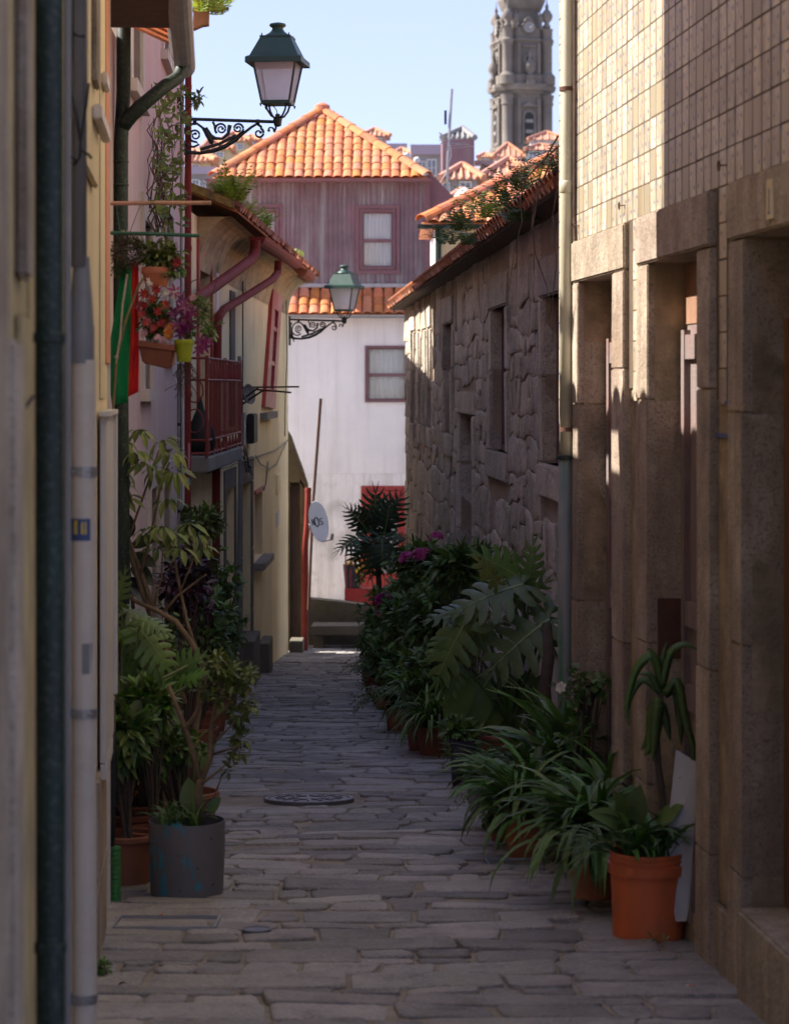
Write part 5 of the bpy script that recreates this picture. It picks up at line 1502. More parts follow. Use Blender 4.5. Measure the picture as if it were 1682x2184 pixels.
for k in range(10): place('spindle', fme, bal, YL.p(b0 + (b1 - b0) * (k + .5) / 10, bo, zs + .005), None, (.8, .8, .72))
def ring_scroll(c, r):
    mb = MB(); mb.tube([c + YL.n * (cos(t) * r) + Vector((0, 0, sin(t) * r * 1.4)) for t in [k * 2 * pi / 16 for k in range(17)]], .007, 6); mb.build('scroll', M['rail_red'], bal)
for zz in (zs + .3, zs + .55): ring_scroll(YL.p(b0, .10, zz), .07)
# dark bundle behind the end rail
mb = MB(); mb.lathe([(.001, 0), (.10, .01), (.13, .10), (.12, .22), (.07, .30), (.03, .40), (.012, .48), (.001, .50)], YL.p(20.5, .10, zs + .002), 14, caps=False); bb = mb.build('bundle', M['black'], None, smooth=True)
tag(bb, 'black bundle standing behind the end rail of the balcony', 'bundle')

# boxes and leads on the yellow wall
bxz = thing('cable_box', YL.p(27.1, .05, yz(945, 27.1)), 'black telecom box with tangled leads on the yellow wall', 'cable box')
mb = MB(); YL.box(mb, 26.9, 27.5, .02, .10, yz(945, 27.2), yz(882, 27.2)); bevel(mb.build('box', M['black'], bxz), .012, 2)
mb = MB(); YL.box(mb, 26.1, 26.35, .01, .05, yz(950, 26.2), yz(880, 26.2)); mb.build('junction', M['grey_pvc'], bxz)
for s_ in range(7):
    pts = []
    p = [(510 + R.uniform(-4, 8), 945), (514 + R.uniform(-8, 12), 965 + R.uniform(-8, 8)), (522 + R.uniform(-10, 10), 985 + R.uniform(-8, 8)), (530 + R.uniform(-14, 10), 1003 + R.uniform(-10, 14))]
    mb = MB(); mb.tube([P(x, y, 26.6 + R.uniform(-.1, .1)) for x, y in p], .007, 5); mb.build('lead', M['cable'], bxz)
lv = thing('cable', YL.p(30, .03, 1.0), 'black cable looping along the yellow wall to the house corner', 'cable')
def on_wall(dx, dy, o=.03):
    Y = 10362 / (908 - dx); p = YL.p(Y, o, yz(dy, Y)); return p
for pts in ([(508, 985), (530, 978), (555, 970), (580, 962), (598, 950), (610, 938)], [(540, 972), (550, 990), (570, 1000), (585, 990), (597, 962), (606, 945)], [(512, 600), (512, 760), (511, 880)], [(566, 985), (562, 1030), (558, 1045)],
            [(606, 640), (608, 760), (604, 850), (603, 930)], [(436, 1010), (450, 1003), (480, 995), (505, 985)]):
    mb = MB(); mb.tube([on_wall(x, y) for x, y in pts], .008, 6); mb.build('lead', M['cable'], lv)
# small niche vent, name plaque
ybox('vent_cover', 32.4, 33.2, .001, .02, yz(1052, 33), yz(1010, 33), M['yellow_plaster'])
ybox('plaque', 32.5, 33.1, .001, .012, yz(1120, 33), yz(1090, 33), M['white_metal'])
ybox('door_number', 27.0, 27.08, .021, .026, yz(1018, 27), yz(1006, 27), M['fl_yellow'])
# clothes line arms and small dish at the balcony corner
ca = thing('clothes_rack', on_wall(509, 850), 'rust red clothes drying arms sticking out above the lane from the balcony', 'clothes rack')
for (a_, b_) in (((512, 826), (637, 825)), ((515, 828), (620, 837)), ((508, 858), (550, 828)), ((508, 868), (562, 832))):
    mb = MB(); mb.tube([P(*a_, 25.3), P(*b_, 24.6)], .010, 6); mb.build('arm', M['rust'], ca)
sd = P(524, 842, 25.0)
t = thing('satellite_dish', sd, 'small grey dish seen from behind beside the balcony end', 'satellite dish')
mb = MB()
mb.lathe([(.002, 0), (.05, .004), (.085, .02), (.105, .05), (.108, .05), (.088, .012), (.05, -.006), (.002, -.01)], n=20, caps=False)
o = mb.build('reflector', M['concrete'], None, smooth=True); o.parent = t; o.rotation_euler = (radians(80), 0, radians(60))
mb = MB(); mb.tube([sd, on_wall(515, 850, .0)], .012, 8); mb.build('mount', M['steel'], t)
# stone steps at the yellow house doors
def step_thing(dx0, dx1, dyt, dyb, Y, depth, label):
    x0, x1 = (dx0 - CX) / FD * Y, (dx1 - CX) / FD * Y
    mb = MB(); mb.box(x0, x1, Y, Y + depth, gz(Y + depth) - .2, EYE + (HY - dyt) * Y / FD)
    o = mb.build('doorstep', M['bench_stone'], None, off=(x0, Y, gz(Y))); bevel(o, .012, 1)
    tag(o, label, 'step')
step_thing(470, 542, 1368, 1400, 26.6, 1.2, 'stone doorstep at the grey stone door of the yellow house, taller one')
step_thing(543, 574, 1372, 1392, 29.0, .9, 'low stone block at the wall foot under the small red window')
step_thing(617, 646, 1368, 1388, 35.2, .6, 'small stone step at the last doorway of the lane')

# end wall piece with sloping top, red pipe, dish, pole
ew = thing('garden_wall', P(632, 1380, 36.2), 'stone wall end with sloping mossy top and a narrow doorway past the yellow house', 'wall')
def e_(dx, dy, Y=36.0): return P(dx, dy, Y)
M['mossy'] = mat('mossy_plaster', (0.13, 0.11, 0.08), .95, .35, 3, .3, 25, stain=(.07, .08, .03), stain_scale=2.5, stain_amt=.8)
mb = MB()
mb.prism([e_(606, 1400), e_(618, 1400), e_(618, 1030), e_(606, 1030)], (0, .35, 0)); mb.build('left_jamb', M['mossy'], ew)
mb = MB(); mb.prism([e_(640, 1400), e_(656, 1400), e_(656, 1050), e_(640, 1020)], (0, .35, 0)); mb.build('right_jamb', M['mossy'], ew)
mb = MB(); mb.prism([e_(606, 1029), e_(640, 1029), e_(655, 1050), e_(656, 1035), e_(645, 1000), e_(632, 965), e_(620, 930), e_(612, 918), e_(606, 915)], (0, .35, 0)); mb.build('sloping_head', M['mossy'], ew)
mb = MB(); mb.prism([e_(617, 1395), e_(641, 1395), e_(641, 1025), e_(617, 1025)], (0, -.0, 0)); 
mb = MB(); mb.box(e_(617, 1).x, e_(641, 1).x, 36.24, 36.30, e_(1, 1400).z, e_(1, 1029).z); mb.build('door', M['wood_grey'], ew)
pipe_thing('drainpipe', [P(657, 1040, 35.9), P(657, 1060, 35.9), P(655, 1120, 35.9), P(650, 1170, 35.9), P(650, 1390, 35.9)], .046, M['red_pipe'], 'bright red drainpipe standing alone at the end of the lane', collars=[P(657, 1045, 35.9)])
pipe_thing('pole', [P(684, 850, 35.6), P(676, 960, 35.6), P(667, 1080, 35.6), P(658, 1300, 35.6)], .022, M['rust'], 'thin rusty pole leaning above the red drainpipe', 'pole', 8)
# satellite dish with its lettering
dc = P(680, 1112, 35.3)
t = thing('satellite_dish', dc, 'round white satellite dish marked with dark letters by the red drainpipe', 'satellite dish')
dq = Matrix.Rotation(radians(58), 3, 'Z') @ Matrix.Rotation(radians(78), 3, 'X') @ Matrix.Rotation(radians(0), 3, 'Z')
nv = Vector((.84, -.50, .20)).normalized()         # the dish looks right and towards us
xv = Vector((.50, .84, 0)).normalized(); yv = nv.cross(xv) * 1
if yv.z < 0: yv = -yv; xv = -xv
def dpnt(u, v, w): return dc + xv * u + yv * v + nv * w
mb = MB()
prof = [(.001, -.055), (.09, -.048), (.18, -.03), (.255, 0), (.262, -.002), (.19, -.04), (.09, -.06), (.001, -.067)]
n_ = 32
for r, w_ in prof:
    for k in range(n_):
        a = 2 * pi * k / n_; mb.v.append(tuple(dpnt(r * cos(a), r * 1.16 * sin(a), w_)))
for i in range(len(prof) - 1):
    for k in range(n_): mb.f.append((i * n_ + k, i * n_ + (k + 1) % n_, (i + 1) * n_ + (k + 1) % n_, (i + 1) * n_ + k))
mb.build('reflector', M['dish'], t, smooth=True)
mb = MB(); mb.tube([dpnt(0, 0, -.065), dpnt(0, -.02, -.16), P(662, 1130, 35.75)], .016, 8); mb.build('mount', M['steel'], t)
mb = MB(); mb.tube([dpnt(0, -.30, -.02), dpnt(0, -.30, .16)], .010, 6); mb.tube([dpnt(0, -.30, .16), dpnt(0, -.22, .20)], .022, 8); mb.build('feed_arm', M['steel'], t)
# letters N O S drawn as strokes on the dish
def surf(u, v):
    r2 = (u * u + (v / 1.16) ** 2); return dpnt(u, v, -.052 + r2 * .80)
sgn = 1 if xv.x > 0 else -1
def stroke(mb, pts, r=.0058):
    mb.tube([surf(sgn * u, v) + nv * .003 for u, v in pts], r, 5)
mb = MB(); stroke(mb, [(-.125, -.045), (-.125, .045), (-.06, -.045), (-.06, .045)]); mb.build('letter_n', M['ink'], t)
mb = MB(); stroke(mb, [(.015 + .052 * cos(a), .068 * sin(a)) for a in [k * 2 * pi / 20 for k in range(21)]], .009); mb.build('letter_o', M['ink'], t)
mb = MB(); stroke(mb, [(.15, .038), (.125, .047), (.10, .036), (.10, .012), (.125, .0), (.148, -.014), (.148, -.036), (.12, -.047), (.095, -.038)]); mb.build('letter_s', M['ink'], t)
# unseen building added past the yellow house to keep the bench in shade
sb = thing('shade_block', (-4, 40, gz(40)), 'plain plastered house hidden behind the end of the yellow house', 'house')
mb = MB(); mb.box(-6.5, -2.15, 36.5, 44.5, -3.5, 3.0); mb.build('wall', M['white_plaster'], sb)
mb = MB(); mb.box(-6.6, -2.08, 36.45, 44.6, 3.001, 3.12); mb.build('roof', M['roof_old'], sb)
# parapet and stone bench at the end of the lane
pw = thing('parapet_wall', P(715, 1385, 37.6), 'low dark parapet wall behind the stone bench', 'wall')
mb = MB(); mb.prism([P(655, 1392, 37.6), P(790, 1392, 37.6), P(790, 1292, 37.6), P(720, 1283, 37.6), P(655, 1277, 37.6)], (0, .4, 0)); bevel(mb.build('wall', M['mossy'], pw), .03, 2)
bn = thing('stone_bench', P(718, 1388, 37.0), 'plain stone bench with slab seat at the end of the lane', 'bench')
mb = MB(); a, b = P(664, 1354, 36.9), P(772, 1334, 36.9); mb.box(a.x, b.x + .25, 36.8, 37.45, a.z, b.z + .0); bevel(mb.build('seat', M['bench_stone'], bn), .015, 2)
for (d0, d1) in ((668, 690), (780, 800)):
    a, b = P(d0, 1400, 36.95), P(d1, 1355, 36.95); mb = MB(); mb.box(a.x, b.x, 36.9, 37.35, gz(37) - .1, P(1, 1354.5, 36.9).z); bevel(mb.build('leg', M['bench_stone'], bn), .01, 1)

# ------------------------------------------------------------------ street lamps
def make_lamp():
    k = .00069
    def c(x, y, yy=0.0): return Vector(((x - 15) * k, yy, (1240 - y) * k))
    t = bpy.data.objects.new('street_lamp', None); COL.objects.link(t); W0[t] = Vector((0, 0, 0))
    def part(name, mb, m, par=t, smooth=False): return mb.build(name, M[m], par, smooth)
    mb = MB(); mb.box(-.012, .012, -.03, .03, -.36, .06); part('wall_plate', mb, 'iron')
    mb = MB(); mb.tube([c(15, 1225), c(1130, 1262)], .0135, 8)
    for x in (200, 935): mb.tube([c(x - 22, 1248 + x * .015), c(x + 22, 1248 + x * .015)], .021, 8)
    bar = part('arm', mb, 'iron')
    mb = MB(); mb.tube([c(40, 1590), c(130, 1618), c(260, 1628), c(420, 1600), c(560, 1545), c(680, 1470), c(770, 1395), c(860, 1325), c(935, 1280)], [.020, .016, .014, .018, .019, .017, .012, .011, .010], 8); part('brace', mb, 'iron', smooth=True)
    # leafy ridge along the brace
    mb = MB()
    for q in range(14):
        x = 280 + q * 30; y = 1590 - q * 9 - max(0, q - 7) * 6
        mb.obox(c(x, y - 8), (.012, 0, .006), (0, .011, 0), (-.004, 0, .012))
    part('acanthus_leaves', mb, 'iron')
    def spiral(cx_, cy_, r0, r1, a0, turns, thick=.0085, pre=()):
        pts = [c(*p) for p in pre]; n = int(26 * abs(turns))
        for i in range(n + 1):
            f = i / n; a = a0 + 2 * pi * turns * f; r = r0 + (r1 - r0) * f
            pts.append(c(cx_ + r * cos(a), cy_ + r * sin(a)))
        mb = MB(); m_ = len(pts)
        mb.tube(pts, [thick * (1.15 - .5 * i / m_) for i in range(m_)], 7); part('scroll', mb, 'iron', smooth=True)
        e = pts[-1]; mb = MB(); mb.lathe([(.001, -.012), (.010, -.008), (.012, 0), (.010, .008), (.001, .012)], e, 8, caps=False); part('boss', mb, 'iron')
    spiral(205, 1420, 78, 20, pi * .45, 1.55, .0095, pre=((400, 1500), (340, 1420), (290, 1330), (230, 1285), (150, 1290), (90, 1340), (62, 1420), (75, 1500), (130, 1548), (190, 1555), (250, 1525)))
    spiral(508, 1345, 72, 18, pi * .75, 1.6, .0088, pre=((410, 1262), (430, 1300), (440, 1370)))
    spiral(705, 1340, 64, 16, pi * .2, -1.5, .0088, pre=((600, 1460), (690, 1430), (760, 1370)))
    spiral(948, 1395, 60, 22, -pi * .35, 1.1, .0095, pre=((935, 1290), (975, 1320)))
    spiral(1080, 1360, 46, 16, pi * .05, -.55, .008, pre=((1150, 1300), (1145, 1340), (1125, 1385)))
    mb = MB(); mb.tube([c(330, 1330), c(380, 1430), c(440, 1455), c(520, 1460), c(590, 1400), c(610, 1300)], [.012, .022, .014, .012, .014, .018], 8); part('stem', mb, 'iron', smooth=True)
    mb = MB(); mb.tube([c(300, 1330), c(350, 1400), c(400, 1500), c(405, 1530)], [.008, .026, .022, .004], 8); part('acanthus', mb, 'iron', smooth=True)
    mb = MB(); mb.tube([c(60, 1290), c(30, 1330), c(55, 1440), c(60, 1560), c(110, 1690)], [.01, .014, .012, .02, .006], 8); part('back_scroll', mb, 'iron', smooth=True)
    # lantern
    lx = (1168 - 15) * k
    yaw = radians(-7)
    def sq(mb, h0, z0, h1, z1, cap0=True, cap1=True):
        p = []
        for h, z in ((h0, z0), (h1, z1)):
            for sx, sy in ((-1, -1), (1, -1), (1, 1), (-1, 1)):
                x, y = sx * h, sy * h; p.append((lx + x * cos(yaw) - y * sin(yaw), x * sin(yaw) + y * cos(yaw), z))
        mb.add(p, [(0, 1, 5, 4), (1, 2, 6, 5), (2, 3, 7, 6), (3, 0, 4, 7)] + ([(3, 2, 1, 0)] if cap0 else []) + ([(4, 5, 6, 7)] if cap1 else []))
    def corner(h, z, sx, sy):
        x, y = sx * h, sy * h; return Vector((lx + x * cos(yaw) - y * sin(yaw), x * sin(yaw) + y * cos(yaw), z))
    mb = MB(); mb.lathe([(.012, -.055), (.030, -.045), (.033, -.01), (.036, .0), (.036, .012), (.02, .02), (.02, .045), (.012, .05)], (lx, 0, 0), 12); part('socket', mb, 'iron')
    legs = [(sx, sy) for sx in (-1, 1) for sy in (-1, 1)]
    for sx, sy in legs:
        mb = MB(); mb.tube([Vector((lx, 0, .005)), corner(.045, .03, sx, sy), corner(.072, .075, sx, sy), corner(.085, .125, sx, sy)], .0085, 6); part('cradle_arm', mb, 'iron', smooth=True)
    mb = MB(); mb.tube([(lx, 0, .04), (lx - .01, -.01, .08), (lx - .045, -.02, .122)], .004, 5); part('lead', mb, 'cable')
    g0, g1, z0, z1 = .114, .172, .150, .462
    mb = MB(); sq(mb, .118, .122, .121, .149); part('base_frame', mb, 'lamp_green')
    for sx, sy in legs:
        mb = MB(); a, b = corner(g0, z0, sx, sy), corner(g1, z1, sx, sy); mb.tube([a, b], .0105, 6); part('corner_bar', mb, 'lamp_green')
        mb = MB(); mb.tube([corner(.119, .123, sx, sy), corner(.117, .098, sx, sy)], [.012, .003], 6); part('drop', mb, 'lamp_green')
    for s_ in range(4):
        (ax, ay), (bx_, by_) = [((-1, -1), (1, -1)), ((1, -1), (1, 1)), ((1, 1), (-1, 1)), ((-1, 1), (-1, -1))][s_]
        ins = .004
        p = [corner(g0 - ins, z0, ax, ay), corner(g0 - ins, z0, bx_, by_), corner(g1 - ins, z1, bx_, by_), corner(g1 - ins, z1, ax, ay)]
        n = (p[1] - p[0]).cross(p[3] - p[0]).normalized()
        mb = MB(); mb.prism(p, n * -.003); part('pane', mb, 'frost')
    mb = MB(); sq(mb, .228, .442, .226, .486, False, False); sq(mb, .226, .486, .195, .502, False, False); sq(mb, .195, .502, .122, .655, False, True)
    cn = part('canopy', mb, 'lamp_green')
    mb = MB(); sq(mb, .224, .446, .224, .450); part('canopy_lining', mb, 'iron')
    mb = MB(); sq(mb, .126, .6555, .126, .668); part('canopy_crown', mb, 'lamp_green')
    mb = MB(); mb.lathe([(.105, .668), (.098, .685), (.075, .697), (.058, .712), (.046, .728), (.045, .742), (.062, .752), (.069, .762), (.062, .775), (.03, .783), (.001, .785)], (lx, 0, 0), 20, caps=False); part('chimney_cap', mb, 'lamp_green', smooth=True)
    for sx, sy in legs:
        mb = MB(); mb.tube([corner(.110, .668, sx, sy), corner(.110, .690, sx, sy)], [.008, .003], 6); part('finial', mb, 'lamp_green')
    return t
def frosted():
    m = bpy.data.materials.new('frosted_glass'); m.use_nodes = True
    nt = m.node_tree; out = nt.nodes['Material Output']; nt.nodes.remove(nt.nodes['Principled BSDF'])
    tr = nt.nodes.new('ShaderNodeBsdfTransparent'); tr.inputs[0].default_value = (.95, .96, .97, 1)
    tl = nt.nodes.new('ShaderNodeBsdfTranslucent'); tl.inputs[0].default_value = (.92, .92, .94, 1)
    gl = nt.nodes.new('ShaderNodeBsdfGlossy'); gl.inputs['Roughness'].default_value = .3
    a = nt.nodes.new('ShaderNodeMixShader'); b = nt.nodes.new('ShaderNodeMixShader'); a.inputs[0].default_value = .45; b.inputs[0].default_value = .06
    nz = nt.nodes.new('ShaderNodeTexNoise'); nz.inputs['Scale'].default_value = 60; bp = nt.nodes.new('ShaderNodeBump'); bp.inputs['Strength'].default_value = .5
    nt.links.new(nz.outputs[0], bp.inputs['Height']); nt.links.new(bp.outputs[0], tl.inputs['Normal']); nt.links.new(bp.outputs[0], gl.inputs['Normal'])
    nt.links.new(tr.outputs[0], a.inputs[1]); nt.links.new(tl.outputs[0], a.inputs[2]); nt.links.new(a.outputs[0], b.inputs[1]); nt.links.new(gl.outputs[0], b.inputs[2]); nt.links.new(b.outputs[0], out.inputs[0])
    return m
M['frost'] = frosted()
lamp = make_lamp()
l1 = P(382, 256, 19.5); lamp.location = l1
tag(lamp, 'large lantern on a scrolled iron bracket against the sky at upper left', 'street lamp', 'wall lanterns')
def copy_tree(o, parent=None):
    c = o.copy(); COL.objects.link(c); c.parent = parent
    for ch_ in [x for x in o.children]: copy_tree(ch_, c)
    return c
lamp2 = copy_tree(lamp)
lamp2.location = P(618, 683, 34.6); lamp2.rotation_euler = (0, 0, radians(-10))
tag(lamp2, 'smaller looking green lantern on the far corner of the yellow house', 'street lamp', 'wall lanterns')
# ------------------------------------------------------------------ hillside houses
def far_house(name, label, dx0, dx1, dye, Y, wm, roof='hip', dya=None, apx=None, wins=(), depth=None, rm='roof_far', over=.25, frame=True, band=None):
    k = Y / FD
    x0, x1 = (dx0 - CX) * k, (dx1 - CX) * k
    ze = EYE + (HY - dye) * k
    w = x1 - x0; depth = depth or max(3.0, w * .9)
    zb = hill(Y) - 1.5
    t = thing(name, ((x0 + x1) / 2, Y, zb), label, 'house', 'houses on the hillside')
    ov = over if roof != 'flat' else 0
    mb = MB(); mb.box(x0 + ov, x1 - ov, Y + ov, Y + depth - ov, zb, ze); mb.build('wall', M[wm], t)
    if roof == 'hip':
        za = EYE + (HY - dya) * k; xm = ((apx if apx else (dx0 + dx1) / 2) - CX) * k
        za = EYE + (za - EYE) * (1 + depth * .5 / Y)
        xm *= (1 + depth * .5 / Y)
        mb = MB(); mb.add([(x0, Y, ze), (x1, Y, ze), (x1, Y + depth, ze), (x0, Y + depth, ze), (xm, Y + depth / 2, za)], [(0, 1, 4), (1, 2, 4), (2, 3, 4), (3, 0, 4), (3, 2, 1, 0)])
        r = mb.build('roof', M[rm], t)
        mb = MB()
        for c in ((x0, Y), (x1, Y)): mb.tube([(c[0], c[1], ze + .05), (xm, Y + depth / 2, za + .05)], .14, 6)
        mb.build('ridge', M[rm], r)
        mb = MB(); nrib = max(6, int(w / .45))
        for q in range(1, nrib):
            x = x0 + w * q / nrib; f = 1 - abs((x - xm) / ((x1 - xm) if x > xm else (x0 - xm)))
            if f > .05: mb.tube([(x, Y, ze + .03), (x, Y + depth / 2 * f, ze + (za - ze) * f + .03)], .07, 4)
        mb.build('tile_rows', M[rm], r)
    elif roof == 'flat':
        mb = MB(); mb.box(x0 - .15, x1 + .15, Y - .15, Y + depth, ze, ze + (band or .35)); mb.build('cornice', M['far_lav'], t)
    elif roof == 'shed':
        za = EYE + (HY - dya) * (Y + depth) / FD
        mb = MB(); mb.hexa([(x0, Y, ze), (x1, Y, ze), (x1, Y + depth, za - .2), (x0, Y + depth, za - .2), (x0, Y, ze + .2), (x1, Y, ze + .2), (x1, Y + depth, za), (x0, Y + depth, za)]); mb.build('roof', M[rm], t)
    yf = Y + ov
    kf = yf / FD
    for (a, b, c, d) in wins:
        xa, xb, za_, zb_ = (a - CX) * kf, (b - CX) * kf, EYE + (HY - d) * kf, EYE + (HY - c) * kf
        f = min(.12, (xb - xa) * .16)
        mb = MB(); mb.box(xa - f, xa, yf - .08, yf + .05, za_ - f, zb_ + f); mb.box(xb, xb + f, yf - .08, yf + .05, za_ - f, zb_ + f); mb.box(xa, xb, yf - .08, yf + .05, zb_, zb_ + f); mb.box(xa, xb, yf - .08, yf + .05, za_ - f, za_)
        mb.box((xa + xb) / 2 - f * .4, (xa + xb) / 2 + f * .4, yf - .07, yf + .04, za_, zb_); mb.box(xa, (xa + xb) / 2 - f * .41, yf - .065, yf + .04, (za_ + zb_) / 2 - f * .3, (za_ + zb_) / 2 + f * .3); mb.box((xa + xb) / 2 + f * .41, xb, yf - .065, yf + .04, (za_ + zb_) / 2 - f * .3, (za_ + zb_) / 2 + f * .3)
        wn_ = mb.build('window', M['far_frame'], t)
        mb = MB(); mb.box(xa, xb, yf - .03, yf - .01, za_, zb_); mb.build('pane', M['far_glass'], wn_)
    return t
far_house('hillside_house', 'small pink house with hipped roof just right of the pyramid roof peak', 770, 832, 290, 150, 'far_pink', 'hip', 276, 798, [(783, 793, 297, 309), (800, 812, 296, 308)])
far_house('hillside_house', 'grey flat-topped house with tall white windows left of the purple tower house', 882, 944, 330, 110, 'far_grey', 'flat', None, None, [(893, 906, 346, 372), (912, 928, 342, 374)], band=.45)
th2 = far_house('tower_house', 'purple sheet-clad tower house with slate cap behind the antenna', 942, 1012, 296, 104, 'far_purple', 'hip', 276, 985, [(985, 998, 358, 366)], rm='far_slate', over=.02)
far_house('hillside_house', 'pale lean-to wing right of the purple tower house', 1013, 1052, 352, 106, 'far_pink', 'shed', 345, None, [], rm='far_pink')
far_house('hillside_house', 'granite house with orange hipped roof and white windows below the purple tower house', 938, 1032, 382, 88, 'far_grey', 'hip', 354, 985, [(945, 957, 392, 410), (982, 1002, 390, 408)])
far_house('hillside_house', 'grey house with broad orange roof and dormer below the stone tower', 1024, 1145, 378, 92, 'far_grey', 'hip', 340, 1085, [])
far_house('hillside_house', 'lilac house with steep orange hipped roof at the foot of the tower', 1050, 1121, 334, 180, 'far_pink', 'hip', 307, 1082, [(1070, 1079, 338, 350)])
far_house('hillside_house', 'dark teal house with windows partly behind the cream drainpipe', 1117, 1215, 320, 172, 'far_teal', 'hip', 309, 1150, [(1128, 1142, 325, 340), (1146, 1158, 325, 340), (1168, 1180, 324, 340)])
far_house('hillside_house', 'white top storey with red roof above the dark teal house', 1124, 1215, 298, 178, 'far_white', 'hip', 283, 1165, [(1138, 1146, 301, 311), (1150, 1158, 301, 311)])
far_house('hillside_house', 'cream house with orange roof low at the left under the lamp bracket', 396, 462, 346, 76, 'far_cream', 'hip', 324, 415, [(412, 424, 352, 370)])
far_house('hillside_house', 'grey shaded house low behind the yellow house eave', 390, 450, 372, 66, 'far_grey', 'flat', None, None, [(412, 424, 385, 402), (428, 438, 388, 404)], band=.2)
far_house('hillside_house', 'cream house with red upper wall seen through the lamp bracket', 430, 500, 318, 118, 'far_cream', 'hip', 296, 450, [(440, 452, 322, 330), (462, 476, 326, 335)])
far_house('hillside_house', 'ochre house behind the left hip of the pyramid roof', 470, 535, 300, 128, 'far_cream', 'hip', 285, 500, [(492, 504, 308, 318), (508, 518, 308, 318)])
far_house('hillside_house', 'lavender house peeping above the left hip of the pyramid roof', 520, 556, 300, 140, 'far_lav', 'hip', 291, 536, [(530, 540, 305, 314)])
far_house('hillside_house', 'small red roofed house between the pyramid roof and the grey house', 838, 884, 330, 122, 'far_pink', 'hip', 320, 856, [])
far_house('hillside_house', 'low house with mottled orange roof beneath the granite house windows', 950, 1025, 432, 72, 'far_white', 'hip', 410, 985, [])
far_house('hillside_house', 'small white house between the purple tower house and the bell tower', 1018, 1052, 336, 165, 'far_white', 'hip', 328, 1034, [(1026, 1032, 340, 347), (1038, 1044, 340, 347)])
far_house('hillside_house', 'pale pink house just below the teal house by the drainpipe', 1128, 1210, 352, 120, 'far_pink', 'hip', 338, 1168, [(1140, 1150, 356, 366), (1160, 1170, 356, 366)])
far_house('hillside_house', 'cream house showing behind the ridge of the gutter house', 1060, 1112, 352, 135, 'far_cream', 'hip', 342, 1084, [(1070, 1077, 356, 364)])
far_house('hillside_house', 'lavender house beneath the small pink house', 800, 862, 318, 135, 'far_lav', 'flat', None, None, [(812, 820, 322, 330), (830, 838, 322, 330)], band=.3)
# pale dome on the mottled roof and two satellite dishes
def small_dish(dx, dy, Y, r, lab):
    c = P(dx, dy, Y); t = thing('satellite_dish', c, lab, 'satellite dish')
    mb = MB(); n_ = 18; pr = [(.001, -.12), (.5, -.09), (1, 0), (.5, -.11), (.001, -.14)]
    for rr, w in pr:
        for k in range(n_):
            a = 2 * pi * k / n_; mb.v.append((c.x + rr * r * cos(a), c.y - w * r * -1, c.z + rr * r * sin(a)))
    for i in range(len(pr) - 1):
        for k in range(n_): mb.f.append((i * n_ + k, i * n_ + (k + 1) % n_, (i + 1) * n_ + (k + 1) % n_, (i + 1) * n_ + k))
    mb.build('reflector', M['dish'], t, smooth=True)
    mb = MB(); mb.tube([c + Vector((0, .1, 0)), c + Vector((0, .3, -r * 1.6))], .04, 6); mb.build('mount', M['steel'], t)
small_dish(866, 333, 48.6, .07, 'tiny satellite dish on the right hip of the pyramid roof, left one')
small_dish(889, 342, 48.2, .07, 'tiny satellite dish on the right hip of the pyramid roof, right one')
c = P(990, 422, 70); t = thing('roof_vent', c, 'pale dome shaped vent on a roof below the granite house', 'roof vent')
mb = MB(); mb.lathe([(.33, -.6), (.33, 0), (.27, .12), (.14, .24), (.02, .30)], c, 14); mb.build('dome', M['far_white'], t, smooth=True)
mb = MB(); mb.lathe([(.36, -.03), (.36, .03)], c, 14); mb.build('rim', M['far_grey'], t)
# dormer on the broad orange roof
dt = thing('dormer', P(1088, 372, 93.2), 'grey dormer window on the broad orange roof', 'dormer')
k = 93.2 / FD
mb = MB(); mb.box((1072 - CX) * k, (1100 - CX) * k, 93.0, 95.5, EYE + (HY - 372) * k, EYE + (HY - 358) * k); mb.build('cheek', M['far_lav'], dt)
mb = MB(); mb.box((1076 - CX) * k, (1096 - CX) * k, 92.93, 92.99, EYE + (HY - 371) * k, EYE + (HY - 361) * k); mb.build('window', M['far_glass'], dt)
mb = MB(); mb.box((1069 - CX) * k, (1103 - CX) * k, 92.8, 95.6, EYE + (HY - 357.8) * k, EYE + (HY - 355) * k); mb.build('roof', M['roof_far'], dt)

# ------------------------------------------------------------------ baroque bell tower
TY = 350.0
tk = TY / FD
def tx(d): return (d - CX) * tk
def tz(dy): return EYE + (HY - dy) * tk
TXC = tx(1111)
tw = thing('bell_tower', (TXC, TY, hill(TY) - 1), 'tall baroque granite bell tower with clock rising over the roofs', 'tower')
def octo(mb, r, z0, z1, r1=None, ch=.42, yaw=radians(14)):
    """square with cut corners, half width r"""
    def ring(q, z):
        o = []
        e = q * ch
        for (x, y) in ((-e, -q), (e, -q), (q, -e), (q, e), (e, q), (-e, q), (-q, e), (-q, -e)):
            o.append((TXC + x * cos(yaw) - y * sin(yaw), TY + x * sin(yaw) + y * cos(yaw), z))
        return o
    a, b = ring(r, z0), ring(r1 if r1 else r, z1)
    n = 8
    mb.add(a + b, [(k, (k + 1) % n, n + (k + 1) % n, n + k) for k in range(n)] + [tuple(range(n - 1, -1, -1)), tuple(range(n, 2 * n))])
S_ = tk
def tpart(name, specs, m='tower', **kw):
    mb = MB()
    for sp in specs: octo(mb, *sp, **kw)
    return mb.build(name, M[m], tw)
hw = 58 * S_ * .93
tpart('lower_stage', [(hw, hill(TY) - 2, tz(205))])
tpart('plinth_moulding', [(hw * 1.06, tz(322), tz(316)), (hw * 1.03, tz(316), tz(313))])
tpart('lower_cornice', [(hw * 1.02, tz(214), tz(206)), (hw * 1.10, tz(206), tz(199)), (hw * 1.22, tz(199), tz(192), hw * 1.26), (hw * 1.26, tz(192), tz(186))])
